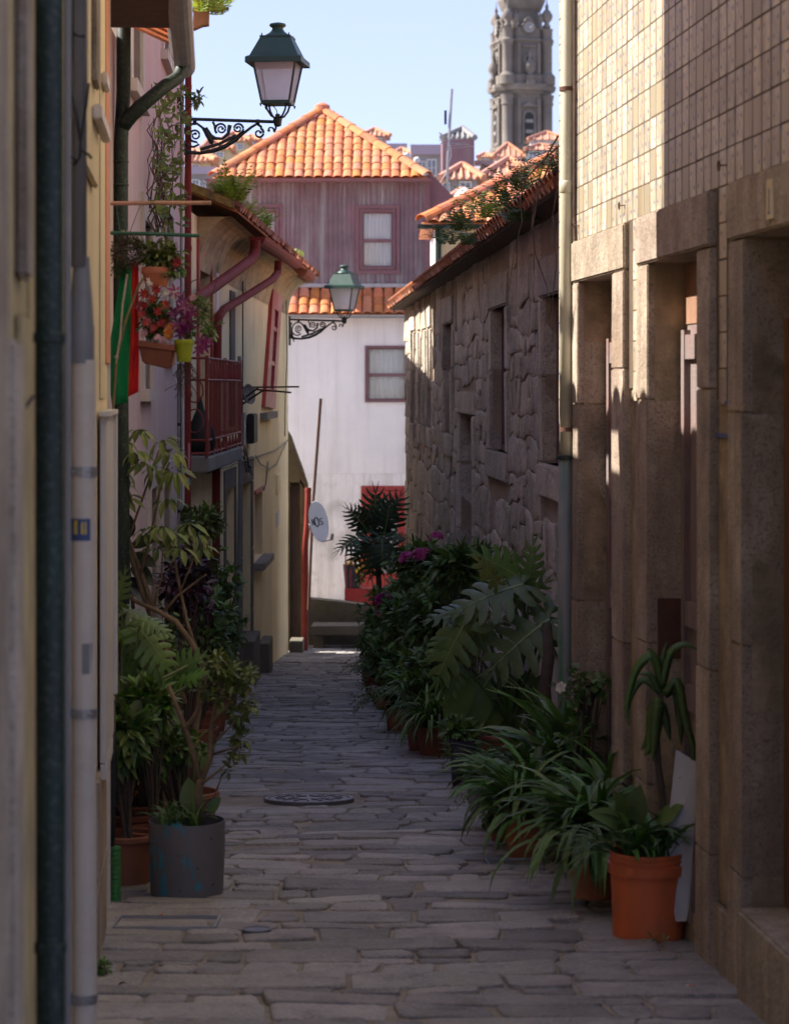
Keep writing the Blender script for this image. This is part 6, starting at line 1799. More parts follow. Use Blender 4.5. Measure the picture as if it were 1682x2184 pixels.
tpart('balustrade_course', [(hw * 1.10, tz(186), tz(166))])
tpart('middle_stage', [(hw * .985, tz(186), tz(94))])
tpart('middle_cornice', [(hw * 1.02, tz(98), tz(94)), (hw * 1.07, tz(94), tz(90))])
tpart('clock_stage', [(hw * .97, tz(90), tz(70)), (hw * 1.0, tz(70), tz(67))])
tpart('upper_drum', [(hw * .62, tz(67), tz(24))], ch=.5)
tpart('drum_cornice', [(hw * .66, tz(28), tz(24)), (hw * .72, tz(24), tz(16), hw * .78), (hw * .78, tz(16), tz(4), hw * .86), (hw * .86, tz(4), tz(-6))], ch=.5)
tpart('belfry', [(hw * .56, tz(-6), tz(-70)), (hw * .68, tz(-70), tz(-80))], ch=.5)
tpart('cap', [(hw * .5, tz(-80), tz(-130), hw * .12)], ch=.5)
# corner shafts and pilaster strips
yaw = radians(14)
def tloc(x, y): return TXC + x * cos(yaw) - y * sin(yaw), TY + x * sin(yaw) + y * cos(yaw)
for sx in (-1, 1):
    for sy in (-1, 1):
        q = hw * .80
        x, y = tloc(sx * q, sy * q)
        mb = MB(); r = hw * .22
        zz = lambda d: tz(d) - tz(330)
        mb.lathe([(r * 1.25, -6), (r * 1.25, zz(318)), (r, zz(312)), (r, zz(232)), (r * 1.2, zz(228)), (r * 1.1, zz(222)), (r * 1.3, zz(208))], (x, y, tz(330)), 14); mb.build('corner_shaft', M['tower'], tw, smooth=True, sharp=30)
        mb = MB(); mb.lathe([(r * 1.5, zz(186)), (r * 1.5, zz(168)), (r * 1.3, zz(165)), (r * .95, zz(160)), (r * .95, zz(104)), (r * 1.15, zz(99)), (r * 1.25, zz(92)), (r, zz(88)), (r, zz(72)), (r * 1.15, zz(68)), (r * .3, zz(66))], (x, y, tz(330)), 14); mb.build('corner_shaft', M['tower'], tw, smooth=True, sharp=30)
        # urn finial
        mb = MB(); mb.lathe([(.55, 0), (.5, .5), (.3, .7), (.75, 1.3), (.85, 1.9), (.5, 2.5), (.2, 2.8), (.3, 3.1), (.1, 3.6), (.03, 4.6)], (x, y, tz(66)), 12); mb.build('urn_finial', M['tower'], tw, smooth=True)
for f in range(4):
    yw_ = yaw + f * pi / 2
    d, s = Vector((sin(yw_), -cos(yw_), 0)), Vector((cos(yw_), sin(yw_), 0))
    c0 = Vector((TXC, TY, 0))
    def fbox(mb, u0, u1, o0, o1, z0, z1):
        mb.hexa([c0 + s * u + d * (hw + o) + Vector((0, 0, z)) for z in (z0, z1) for u, o in ((u0, o0), (u1, o0), (u1, o1), (u0, o1))])
    if f in (1, 2): continue
    for u in (-.40, .40):
        mb = MB(); fbox(mb, hw * (u - .07), hw * (u + .07), -.3, .28, tz(312), tz(216)); mb.build('pilaster', M['tower'], tw)
        mb = MB(); fbox(mb, hw * (u - .06), hw * (u + .06), -.3, .18, tz(164), tz(99)); mb.build('pilaster', M['tower'], tw)
    # arched bell window, black panel painting the dark of the opening on a stone frame
    def arch(w, z0, z1, o, n=10):
        pts = [(-w, z0), (w, z0)] + [(w * cos(a), z1 - w + w * sin(a)) for a in [k * pi / n for k in range(n + 1)]]
        return [c0 + s * u + d * (hw + o) + Vector((0, 0, z)) for u, z in pts]
    mb = MB(); mb.prism(arch(hw * .27, tz(314), tz(239), .02), d * .22); mb.build('window_surround', M['tower'], tw)
    mb = MB(); mb.prism(arch(hw * .19, tz(306), tz(246), .245), d * .02); op = mb.build('bell_opening', M['black'], tw)
    for z in (tz(268), tz(290)):
        mb = MB(); fbox(mb, -hw * .15, hw * .15, .27, .36, z, z + .5); mb.build('bell_beam', M['far_slate'], op)
    mb = MB(); fbox(mb, -hw * .3, hw * .3, .0, .5, tz(234), tz(231)); mb.prism([c0 + s * (u * hw) + d * (hw + .1) + Vector((0, 0, tz(z))) for u, z in ((-.26, 231), (.26, 231), (0, 224))], d * .35); mb.build('pediment', M['tower'], tw)
    # oculus and urn of the middle stage
    ocz = tz(134)
    mb = MB(); ring = [c0 + s * (hw * .17 * cos(a)) + d * (hw + .12) + Vector((0, 0, ocz + hw * .17 * sin(a))) for a in [k * 2 * pi / 20 for k in range(21)]]; mb.tube(ring, .22, 6); mb.build('oculus_frame', M['tower'], tw)
    mb = MB(); mb.prism([c0 + s * (hw * .14 * cos(a)) + d * (hw + .02) + Vector((0, 0, ocz + hw * .14 * sin(a))) for a in [k * 2 * pi / 20 for k in range(20)]], d * .06); mb.build('oculus', M['black'], tw)
    pc = c0 + d * (hw + .55)
    mb = MB(); mb.lathe([(.6, 0), (.6, .6), (.3, .8), (.75, 1.6), (.8, 2.2), (.35, 2.9), (.2, 3.3), (.3, 3.7), (.05, 4.3)], (pc.x, pc.y, tz(178)), 12); mb.build('niche_urn', M['tower'], tw, smooth=True)
    mb = MB(); fbox(mb, -hw * .16, hw * .16, .2, 1.1, tz(190), tz(178)); mb.build('urn_pedestal', M['tower'], tw)
    mb = MB(); fbox(mb, -hw * .26, hw * .26, .0, .3, tz(108), tz(105)); mb.build('moulding', M['tower'], tw)
    # clock
    cz = tz(66)
    cc = c0 + d * (hw * .99) + Vector((0, 0, cz))
    mb = MB(); mb.prism([cc + s * (hw * .25 * cos(a)) + Vector((0, 0, hw * .25 * sin(a))) - d * .8 for a in [k * 2 * pi / 24 for k in range(24)]], d * 1.0); ck = mb.build('clock', M['tower'], tw)
    mb = MB(); mb.tube([cc + s * (hw * .235 * cos(a)) + d * .22 + Vector((0, 0, hw * .235 * sin(a))) for a in [k * 2 * pi / 24 for k in range(25)]], .13, 6); mb.build('clock_rim', M['tower'], ck)
    mb = MB(); mb.prism([cc + s * (hw * .21 * cos(a)) + Vector((0, 0, hw * .21 * sin(a))) + d * .21 for a in [k * 2 * pi / 24 for k in range(24)]], d * .03); mb.build('clock_face', M['far_slate'], ck)
    for k in range(12):
        a = k * pi / 6; e = s * cos(a) + Vector((0, 0, sin(a)))
        mb = MB(); mb.tube([cc + d * .26 + e * hw * .165, cc + d * .26 + e * hw * .198], .07, 4); mb.build('hour_mark', M['far_white'], ck)
    for a, l in ((radians(28), .17), (radians(-15), .12)):
        e = s * cos(a) + Vector((0, 0, sin(a))); mb = MB(); mb.tube([cc + d * .28 - e * .05, cc + d * .28 + e * hw * l], .09, 4); mb.build('clock_hand', M['far_white'], ck)
    mb = MB(); mb.prism([cc + s * (hw * u) + Vector((0, 0, hw * v)) - d * .5 for u, v in ((-.16, .24), (.16, .24), (.12, .34), (0, .42), (-.12, .34))], d * .7); mb.build('clock_crest', M['tower'], ck)
    for u in (-.5, .5):
        q = c0 + s * (hw * u) + d * (hw * .9); mb = MB(); mb.lathe([(.4, 0), (.4, .4), (.2, .6), (.45, 1.0), (.4, 1.6), (.1, 2.2), (.02, 2.8)], (q.x, q.y, tz(67)), 10); mb.build('small_urn', M['tower'], tw, smooth=True)
# ------------------------------------------------------------------ plant toolkit
def blade(mb, base, az, L, W, e0, e1, n=6, fold=.25, twist=0.0):
    """strap leaf: starts at elevation e0, ends at elevation e1"""
    p = Vector(base); h = Vector((cos(az), sin(az), 0)); s = Vector((-sin(az), cos(az), 0))
    b = len(mb.v)
    for i in range(n + 1):
        t = i / n
        e = e0 + (e1 - e0) * (t ** 1.3)
        w = W * (0.55 + .45 * min(1, t * 4)) * (1 - t ** 3.2) + W * .03
        d = h * cos(e) + Vector((0, 0, sin(e))); nrm = -h * sin(e) + Vector((0, 0, cos(e)))
        sd = s * cos(twist * t) + nrm * sin(twist * t)
        mb.v += [tuple(p - sd * w / 2 + nrm * fold * w * .5), tuple(p), tuple(p + sd * w / 2 + nrm * fold * w * .5)]
        p = p + d * (L / n)
    for i in range(n):
        q = b + i * 3
        mb.f += [(q, q + 1, q + 4, q + 3), (q + 1, q + 2, q + 5, q + 4)]
def oval(mb, p, d, nrm, L, W, curl=.25):
    d = Vector(d).normalized(); nrm = Vector(nrm); s = d.cross(nrm)
    if s.length < 1e-4: s = d.cross(Vector((.3, .5, .8)))
    s.normalize(); nrm = s.cross(d)
    p = Vector(p); b = len(mb.v)
    mb.v.append(tuple(p))
    for t, w in ((.3, .85), (.62, .95)):
        c = p + d * (L * t) - nrm * (curl * L * t * t * .6)
        mb.v += [tuple(c - s * W * w / 2 + nrm * W * .12), tuple(c), tuple(c + s * W * w / 2 + nrm * W * .12)]
    mb.v.append(tuple(p + d * L - nrm * (curl * L * .6)))
    mb.f += [(b, b + 2, b + 1), (b, b + 3, b + 2), (b + 1, b + 2, b + 5, b + 4), (b + 2, b + 3, b + 6, b + 5), (b + 4, b + 5, b + 7), (b + 5, b + 6, b + 7)]
def rvec(rnd): 
    while True:
        v = Vector((rnd.uniform(-1, 1), rnd.uniform(-1, 1), rnd.uniform(-1, 1)))
        if .1 < v.length < 1: return v.normalized()
def leaf_cloud(mb, c, rad, n, L, W, rnd, per=6, droop=.3, stems=None, root=None):
    """sprigs of leaves through an uneven volume"""
    c = Vector(c)
    for _ in range(n):
        u = rvec(rnd); r = rnd.uniform(.35, 1.0) ** .6
        lump = .75 + .35 * sin(u.x * 5 + c.x * 9) * cos(u.z * 6 + u.y * 4)
        q = c + Vector((u.x * rad[0], u.y * rad[1], u.z * rad[2])) * r * lump
        out = (u + Vector((0, 0, .25)) + rvec(rnd) * .6).normalized()
        if stems is not None and rnd.random() < .35:
            rt = root or c - Vector((0, 0, rad[2]))
            mid = rt.lerp(q, .55) + rvec(rnd) * rad[0] * .12
            stems.tube([rt.lerp(q, .15), mid, q], [.006, .004, .002], 4, caps=False)
        for k in range(per):
            a = rvec(rnd)
            d = (out * .8 + a).normalized(); d.z -= droop * .5
            oval(mb, q + d * .01 - out * (L * .5 * rnd.random()), d, (Vector((0, 0, 1)) + rvec(rnd) * .6), L * rnd.uniform(.7, 1.15), W * rnd.uniform(.75, 1.15), rnd.uniform(.1, .6))
def fern_frond(mb, base, az, L, e0, e1, rnd, W=.09, n=12):
    p = Vector(base); h = Vector((cos(az), sin(az), 0)); s = Vector((-sin(az), cos(az), 0))
    for i in range(n):
        t = i / n; e = e0 + (e1 - e0) * t
        d = h * cos(e) + Vector((0, 0, sin(e))); nrm = -h * sin(e) + Vector((0, 0, cos(e)))
        q = p + d * (L / n)
        b = len(mb.v); w = .002
        mb.v += [tuple(p - s * w), tuple(p + s * w), tuple(q + s * w), tuple(q - s * w)]; mb.f.append((b, b + 1, b + 2, b + 3))
        l = W * (sin(pi * min(1, t * .85 + .15)) ** .8) * (1 - t * .35)
        for sg in (-1, 1):
            dd = (s * sg + d * .35 - nrm * .15 + rvec(rnd) * .1).normalized(); b = len(mb.v); wd = L / n * .42
            mb.v += [tuple(p), tuple(p + dd * l * .5 + d * wd), tuple(p + dd * l), tuple(p + dd * l * .5 - d * wd * .6)]; mb.f.append((b, b + 1, b + 2, b + 3))
        p = q
def flower(mb, c, nrm, r, petals, rnd, cup=.3, w=.55):
    nrm = Vector(nrm).normalized(); a = nrm.cross(Vector((.2, .3, 1))).normalized(); b_ = nrm.cross(a)
    ph = rnd.uniform(0, 2)
    for k in range(petals):
        t = ph + 2 * pi * k / petals; d = (a * cos(t) + b_ * sin(t) + nrm * cup).normalized()
        oval(mb, Vector(c), d, nrm, r, r * w, .5)
def pot(parent, c, rt, rb, h, m, rim=.0, rimh=.03, soil=True, n=24, name='pot'):
    c = Vector(c)
    pr = [(rb * .96, 0), (rb, .004)]
    if rim: pr += [(rb + (rt - rb) * .86, h - rimh), (rt + rim * .4, h - rimh + .001), (rt + rim, h - rimh + .006), (rt + rim, h - .004)]
    else: pr += [(rt, h - .004)]
    pr += [(rt + rim - .003, h), (rt - .008, h), (rt - .010, h - .06), (rt * .86, h * .5)]
    mb = MB(); mb.lathe(pr, c, n); o = mb.build(name, M[m], parent, smooth=True, sharp=35)
    if soil:
        mb = MB(); mb.lathe([(rt - .011, h - .035), (rt * .5, h - .026), (.001, h - .022)], c, 14, caps=False); mb.build('soil', M['soil'], parent)
    return o
def foliage(mb, m, t, name='foliage', smooth=False):
    if not mb.v: return
    o = mb.build(name, M[m], t, smooth); o['kind'] = 'stuff'; return o

def split_leaf(name, m, lobes=7, join=.34, gap=.26, width=.46, sweep=.20, droop=.45, heart=.16, seed=1, hang=.0):
    """big split leaf: rib along +y (length 1), lobes to both sides"""
    rnd = random.Random(seed); mb = MB()
    def z_of(x, y): return -droop * x * x * 1.2 - .22 * y * y + .02
    def outline(t): return width * (sin(pi * min(1, .16 + t * .86)) ** .75) * (1.0 - .18 * t)
    for sg in (-1, 1):
        for i in range(lobes):
            t0, t1 = i / lobes, (i + 1) / lobes
            y0, y1 = -heart + (1 + heart) * t0, -heart + (1 + heart) * t1
            tm = (t0 + t1) / 2; wd = outline(tm) * rnd.uniform(.88, 1.06)
            sw = (sweep if tm > .25 else -sweep * .6) + sweep * (tm - .4)
            g = gap * rnd.uniform(.6, 1.3)
            b = len(mb.v); st = ((0, 0), (join, 0.02), (join + .02, g), (.72, g * 1.0), (.92, g * 1.6), (1.0, .86))
            for f, gg in st:
                x = sg * wd * f
                mid = (y0 + y1) / 2; hl = (y1 - y0) / 2 * (1 - min(.95, gg))
                off = sw * f ** 1.6 * .55
                ya, yb = mid - hl + off, mid + hl + off
                if f == 0: ya, yb = max(0, y0), max(0.0, y1); x = sg * .006
                za, zb = z_of(x, ya), z_of(x, yb)
                mb.v += [(x, ya, za + (.0 if f else -.006)), (x, (ya + yb) / 2, z_of(x, (ya + yb) / 2) + .012 * (f > 0)), (x, yb, zb + (.0 if f else -.006))]
            for k in range(len(st) - 1):
                q = b + k * 3
                fs = [(q, q + 1, q + 4, q + 3), (q + 1, q + 2, q + 5, q + 4)]
                mb.f += [f if sg > 0 else f[::-1] for f in fs]
    # midrib
    b = len(mb.v)
    for i in range(9):
        t = i / 8; w = .012 * (1 - t) + .002; z = z_of(0, t) + .006
        mb.v += [(-w, t, z), (w, t, z)]
    for i in range(8): mb.f.append((b + 2 * i, b + 2 * i + 1, b + 2 * i + 3, b + 2 * i + 2))
    me = mb.mesh(name, m, smooth=True); me.materials.append(M['leaf_vein'])
    for k in range(len(me.polygons) - 8, len(me.polygons)): me.polygons[k].material_index = 1
    return me
def whole_leaf(name, m, width=.30, droop=.5, seed=1, fold=.18, n=7):
    mb = MB(); rnd = random.Random(seed)
    for i in range(n + 1):
        t = i / n; w = width * (sin(pi * (t ** .8)) ** .85) + .004
        z = -.30 * droop * t * t
        for s in (-1, -.5, 0, .5, 1): mb.v.append((s * w, t, z + abs(s) * w * fold + .006 * sin(i * 2 + s * 3)))
    for i in range(n):
        for k in range(4): mb.f.append((i * 5 + k, i * 5 + k + 1, (i + 1) * 5 + k + 1, (i + 1) * 5 + k))
    return mb.mesh(name, m, smooth=True)
M['leaf_vein'] = mat('leaf_vein', (.20, .27, .09), .5, .15, 9, 0.0)
M['leaf_sel'] = mat('leaf_lobed', (.032, .072, .022), .4, .2, 9, .03, 30, rand='object', rand_amt=.3, trans=.15)
SPL = [split_leaf('leaf', M['leaf_big'], 7, .36, .24, .46, seed=s) for s in (1, 2, 3)]
SPL_Y = split_leaf('leaf', M['leaf_yellow'], 6, .5, .15, .40, seed=5)
SEL = [split_leaf('leaf', M['leaf_sel'], 8, .42, .30, .46, sweep=.36, droop=.35, seed=s) for s in (7, 8)]
WHL = [whole_leaf('leaf', M['leaf_big'], .20, .9, 1), whole_leaf('leaf', M['leaf_big'], .27, .6, 2)]
RUB = whole_leaf('leaf', M['leaf_rubber'], .24, .3, 3, .06)
def put_leaf(t, me, base, tip, face=(0, -1, .6), size=None, nm='leaf', wide=1.0):
    """leaf object with its rib from base towards tip, upper side facing 'face'"""
    base, tip = Vector(base), Vector(tip); d = (tip - base); L = size or d.length; d.normalize()
    z = Vector(face); z = (z - d * z.dot(d)).normalized(); x = d.cross(z)
    q = Matrix((x, d, z)).transposed().to_quaternion()
    return place(nm, me, t, base, q, (L * wide, L, L))
def stem(mb, pts, r0, r1, n=6):
    m = len(pts); mb.tube(pts, [r0 + (r1 - r0) * i / (m - 1) for i in range(m)], n)

def strap_plant(name, label, base, n, L, W, seed, potspec=None, m='leaf_strap', e0=(50, 88), e1=(-75, -10), spread=.03, cat='potted plant', group=None, up=0.0, front=0):
    rnd = random.Random(seed); t = thing(name, base, label, cat, group)
    c = Vector(base)
    if potspec:
        rt, rb, h, pm, rim = potspec
        pot(t, c, rt, rb, h, pm, rim); c = c + Vector((0, 0, h - .03))
    c = c + Vector((0, 0, up))
    mb = MB()
    for k in range(n):
        az = rnd.uniform(0, 2 * pi)
        blade(mb, c + Vector((rnd.uniform(-spread, spread), rnd.uniform(-spread, spread), 0)), az, L * rnd.uniform(.55, 1.1), W * rnd.uniform(.7, 1.2), radians(rnd.uniform(*e0)), radians(rnd.uniform(*e1)), 7, .3, rnd.uniform(-.5, .5))
    for k in range(front):
        az = -pi / 2 + rnd.uniform(-1.1, .9)
        blade(mb, c + Vector((rnd.uniform(-spread, spread) * 1.5, -spread, .01)), az, L * rnd.uniform(.7, 1.05), W * rnd.uniform(.7, 1.1), radians(rnd.uniform(20, 60)), radians(rnd.uniform(-100, -75)), 8, .3)
    foliage(mb, m, t)
    return t
def bush(name, label, base, centre, rad, n, L, W, seed, m='leaf_dark', potspec=None, per=6, flowers=None, cat='potted plant', group=None, bark='bark_dark', extra=()):
    rnd = random.Random(seed); base = Vector(base); centre = Vector(centre)
    t = thing(name, base, label, cat, group)
    root = base.copy()
    if potspec:
        rt, rb, h, pm, rim = potspec; pot(t, base, rt, rb, h, pm, rim); root.z += h - .03
    st = MB(); lf = MB()
    for k in range(5):
        q = centre + Vector((rnd.uniform(-.5, .5) * rad[0], rnd.uniform(-.5, .5) * rad[1], rnd.uniform(-.2, .5) * rad[2]))
        mid = root.lerp(q, .5) + Vector((rnd.uniform(-.04, .04), rnd.uniform(-.04, .04), 0))
        st.tube([root + Vector((rnd.uniform(-.02, .02), rnd.uniform(-.02, .02), 0)), mid, q], [.012, .009, .004], 6)
    leaf_cloud(lf, centre, rad, n, L, W, rnd, per, .3, st, root)
    for (c2, r2, n2) in extra: leaf_cloud(lf, c2, r2, n2, L, W, rnd, per, .3, st, centre)
    st.build('stems', M[bark], t)
    foliage(lf, m, t)
    if flowers:
        for (c, r, fm) in flowers:
            fb = MB()
            for k in range(9):
                u = rvec(rnd); u.z = abs(u.z); u.y = -abs(u.y); flower(fb, Vector(c) + u * r * .55, u, r * .55, 5, rnd, .5, .7)
            fb.build('flower_head', M[fm], t)
    return t

# ------------------------------------------------------------------ right hand side, front to back
# orange bucket with aloe
bc = G(1381, 1996); BY = bc.y
def b_(dx, dy, off=0.0): return P(dx, dy, BY + off)
t = thing('bucket', bc, 'bright orange plastic bucket used as a planter by the right wall', 'bucket')
h_b = .335; rb_ = .137; rtp = .148
mb = MB(); mb.lathe([(rb_ * .97, 0), (rb_, .006), (rb_ + (rtp - rb_) * .8, h_b - .085), (rtp + .008, h_b - .083), (rtp + .009, h_b - .045), (rtp, h_b - .043), (rtp + .001, h_b - .034), (rtp + .005, h_b - .032), (rtp + .005, h_b - .024), (rtp, h_b - .022), (rtp + .004, h_b - .012), (rtp + .004, h_b), (rtp - .004, h_b), (rtp - .006, h_b - .07), (rb_ * .9, .1)], bc, 40); mb.build('body', M['bucket'], t, smooth=True, sharp=30)
mb = MB(); mb.lathe([(rtp - .008, h_b - .04), (.07, h_b - .03), (.001, h_b - .025)], bc, 16, caps=False); mb.build('soil', M['soil'], t)
top = bc + Vector((0, 0, h_b - .03))
t = thing('aloe', top, 'tall leggy aloe with drooping leaves growing in the orange bucket', 'aloe plant')
mb = MB(); stem(mb, [b_(1425, 1850), b_(1418, 1770), b_(1410, 1690), b_(1402, 1630), b_(1399, 1570), b_(1408, 1480)], .016, .012, 8); mb.build('trunk', M['bark_dark'], t, smooth=True)
def path_leaf(t, pts, W, m='leaf_aloe', off=0.0, tip=.1, nm='leaf', edge=.3, dy=.0):
    ps = [b_(x, y, off + dy * i) for i, (x, y) in enumerate(pts)]
    # resample
    out = []
    for i in range(len(ps) - 1):
        p0, p1, p2, p3 = ps[max(0, i - 1)], ps[i], ps[i + 1], ps[min(len(ps) - 1, i + 2)]
        for k in range(4):
            u = k / 4; out.append(.5 * ((2 * p1) + (p2 - p0) * u + (2 * p0 - 5 * p1 + 4 * p2 - p3) * u * u + (3 * p1 - p0 - 3 * p2 + p3) * u ** 3))
    out.append(ps[-1]); mb = MB(); n = len(out)
    for i, p in enumerate(out):
        d = (out[min(n - 1, i + 1)] - out[max(0, i - 1)]).normalized(); s = d.cross(Vector((0.25, -1, .45)).normalized())
        if s.length < .1: s = Vector((1, 0, 0))
        s.normalize(); nr = s.cross(d); tt = i / (n - 1); w = W * (.8 + .2 * min(1, tt * 3)) * (1 - tt ** 2.4) + W * tip * .3
        th_ = w * .09
        mb.v += [tuple(p - s * w / 2), tuple(p + nr * -th_), tuple(p + s * w / 2), tuple(p + nr * th_ * .3)]
    for i in range(n - 1):
        q = i * 4
        for k in range(4): mb.f.append((q + k, q + (k + 1) % 4, q + 4 + (k + 1) % 4, q + 4 + k))
    mb.f += [(3, 2, 1, 0), (4 * n - 4, 4 * n - 3, 4 * n - 2, 4 * n - 1)]
    return mb.build(nm, M[m], t, smooth=True)
for pts, W, off in (([(1410, 1470), (1392, 1402), (1358, 1425), (1336, 1500), (1340, 1548)], .040, .0), ([(1412, 1462), (1430, 1392), (1462, 1374), (1490, 1390)], .034, .02), ([(1410, 1462), (1400, 1408), (1380, 1380)], .034, -.02),
                    ([(1412, 1460), (1413, 1405), (1422, 1366)], .030, .0), ([(1412, 1460), (1424, 1405), (1440, 1378)], .028, -.03), ([(1418, 1480), (1444, 1452), (1460, 1530), (1478, 1600), (1474, 1640), (1446, 1660)], .036, -.03),
                    ([(1405, 1490), (1390, 1530), (1384, 1590), (1372, 1612)], .050, -.05), ([(1402, 1500), (1396, 1560), (1392, 1625)], .058, -.06), ([(1414, 1480), (1440, 1470), (1450, 1540), (1452, 1590)], .050, .02),
                    ([(1404, 1475), (1372, 1450), (1350, 1475), (1338, 1520)], .030, .03), ([(1410, 1500), (1420, 1540), (1428, 1580)], .040, -.01), ([(1400, 1520), (1382, 1570), (1366, 1600)], .034, .02), ([(1408, 1480), (1386, 1440), (1362, 1438)], .03, -.05)):
    path_leaf(t, pts, W, off=off)
t = strap_plant('spider_plant', 'dense arching green plant filling the orange bucket under the aloe', top, 130, .30, .030, 3, cat='plant', spread=.09, e1=(-80, 5))
mbx = MB()
for k in range(16):
    blade(mbx, top + Vector((-.12, R.uniform(-.06, .04), .02)), pi + R.uniform(-.7, .5), R.uniform(.28, .46), .014, radians(R.uniform(10, 45)), radians(R.uniform(-95, -70)), 9, .3)
foliage(mbx, 'leaf_strap', t, 'trailing_leaves')
t = thing('broadleaf_plant', top + Vector((-.09, .05, 0)), 'glossy broad leaves at the left rim of the orange bucket', 'plant')
for (x0, y0, x1, y1) in ((1330, 1760, 1262, 1725), (1350, 1770, 1322, 1690), (1400, 1760, 1446, 1712), (1370, 1790, 1300, 1770), (1345, 1760, 1360, 1680)):
    put_leaf(t, WHL[1], b_(x0, y0, -.02), b_(x1, y1, -.08), (0, -.6, .8), wide=1.2)
mb = MB(); 
for x, y in ((1330, 1760), (1350, 1770), (1400, 1760), (1370, 1790)): stem(mb, [b_(1381, 1835), b_(x, y, -.02)], .004, .003, 5)
mb.build('stalks', M['leaf'], t)
# leaning white board
def tb(dx, dy, Y): return P(dx, dy, Y)
t = thing('board', P(1470, 1960, 9.35), 'white panel leaning against the jamb behind the orange bucket', 'board')
mb = MB(); mb.prism([P(1440, 1600, 9.42), P(1488, 1630, 9.36), P(1482, 1870, 9.30), P(1462, 1965, 9.28), P(1440, 1965, 9.30), P(1415, 1840, 9.34)], (.006, .012, 0)); mb.build('panel', M['white_board'], t)
mb = MB(); mb.prism([P(1489, 1632, 9.34), P(1493, 1640, 9.33), P(1480, 1940, 9.26), P(1470, 1970, 9.25), P(1466, 1965, 9.26)], (.006, .012, 0)); mb.build('back_batten', M['wood_grey'], t)
# fallen sprig below the bucket
sp_ = G(1400, 2030); t = thing('sprig', sp_, 'small green sprig lying at the foot of the orange bucket', 'plant')
mb = MB()
for k in range(16): oval(mb, sp_ + Vector((R.uniform(-.05, .06), R.uniform(-.03, .03), .035 + R.uniform(0, .03))), Vector((R.uniform(-1, 1), R.uniform(-.6, .3), R.uniform(.0, .6))), (0, 0, 1), .035, .009)
foliage(mb, 'leaf', t)

# strap leaved pots to the left of the bucket
strap_plant('strap_leaf_plant', 'arching strap leaved plant in a terracotta pot left of the orange bucket', G(1255, 1925) + Vector((.04, .10, 0)), 120, .62, .046, 11, (.12, .095, .20, 'terracotta', .008), e1=(-95, -20), spread=.06, front=45)
strap_plant('strap_leaf_plant', 'upright sword leaved clump against the second doorway pier', G(1235, 1800), 110, .76, .056, 12, (.13, .10, .22, 'terra_dark', .008), m='leaf_strap', e0=(58, 88), e1=(-35, 35), spread=.06, up=.02)
strap_plant('strap_leaf_plant', 'spreading strap leaved plant in the terracotta pot on the lane edge', G(1122, 1832) + Vector((0, .06, 0)), 120, .54, .042, 13, (.105, .082, .20, 'terracotta', .008), e1=(-90, -5), spread=.06, front=22)
strap_plant('strap_leaf_plant', 'lush grassy clump between the terracotta pot and the wall', G(1170, 1790), 110, .62, .050, 14, (.11, .09, .18, 'terra_dark', .008), e1=(-70, 10), spread=.06)
strap_plant('strap_leaf_plant', 'low grassy plant behind the small grey pot', G(1075, 1770), 120, .48, .034, 15, (.09, .075, .14, 'terra_dark', .006), m='leaf', e1=(-80, 0), spread=.05)
bush('ivy_plant', 'heart leaved creeper spilling from a pot onto the paving', G(1060, 1800) + Vector((.04, .1, 0)), P(1062, 1740, 11.9), (.10, .10, .12), 26, .055, .045, 16, 'leaf_dark', (.08, .065, .12, 'terra_dark', .006), per=4)
strap_plant('strap_leaf_plant', 'broad sword leaved clump behind the orange bucket by the second doorway', G(1300, 1880) + Vector((.02, .12, 0)), 110, .60, .050, 17, (.12, .1, .2, 'terra_dark', .008), e1=(-80, 10), spread=.07)
strap_plant('strap_leaf_plant', 'pale green tuft low against the first doorway jamb', G(1215, 1740), 110, .58, .042, 18, (.11, .09, .18, 'terra_dark', .008), m='leaf', e1=(-80, 10), spread=.06)
# pots further up
pl = G(981, 1678)
bush('broadleaf_plant', 'leafy plant in a tall plum coloured pot on the lane edge', pl + Vector((.02, .08, 0)), P(985, 1560, pl.y + .1) + Vector((0, 0, 0)), (.16, .14, .11), 60, .075, .035, 21, 'leaf', (.088, .070, .285, 'pot_plum', .003))
t = thing('empty_pot', G(1018, 1738), 'small narrow grey pot leaning beside the plum pot', 'pot'); pot(t, G(1018, 1738), .052, .036, .15, 'grey_pvc', .003)
o_ = G(1040, 1690) + Vector((.0, .05, 0)); bush('bowl_plant', 'shallow terracotta bowl of small creeping leaves behind the narrow grey pot', o_, o_ + Vector((.03, 0, .20)), (.12, .10, .06), 45, .04, .03, 23, 'leaf_dark', (.115, .08, .13, 'terracotta', .012), per=5)
g_ = G(1080, 1650); bush('broadleaf_plant', 'mixed leafy plant under the lowest split leaf', g_, P(1080, 1585, g_.y), (.20, .16, .13), 75, .065, .038, 24, 'leaf_dark', (.11, .09, .15, 'terra_dark', .006))
g_ = G(1150, 1660); bush('broadleaf_plant', 'round leaved plant by the foot of the green drainpipe', g_, P(1150, 1580, g_.y), (.16, .14, .16), 60, .06, .045, 25, 'leaf', (.10, .08, .14, 'terra_dark', .006), per=5)
# spindly stake
sk = G(1070, 1640); t = thing('plant_stake', sk, 'thin brown cane standing among the leaves below the split leaved plant', 'cane')
mb = MB(); mb.tube([sk, P(1072, 1500, sk.y), P(1078, 1380, sk.y)], .009, 6); mb.build('cane', M['bark_dark'], t)
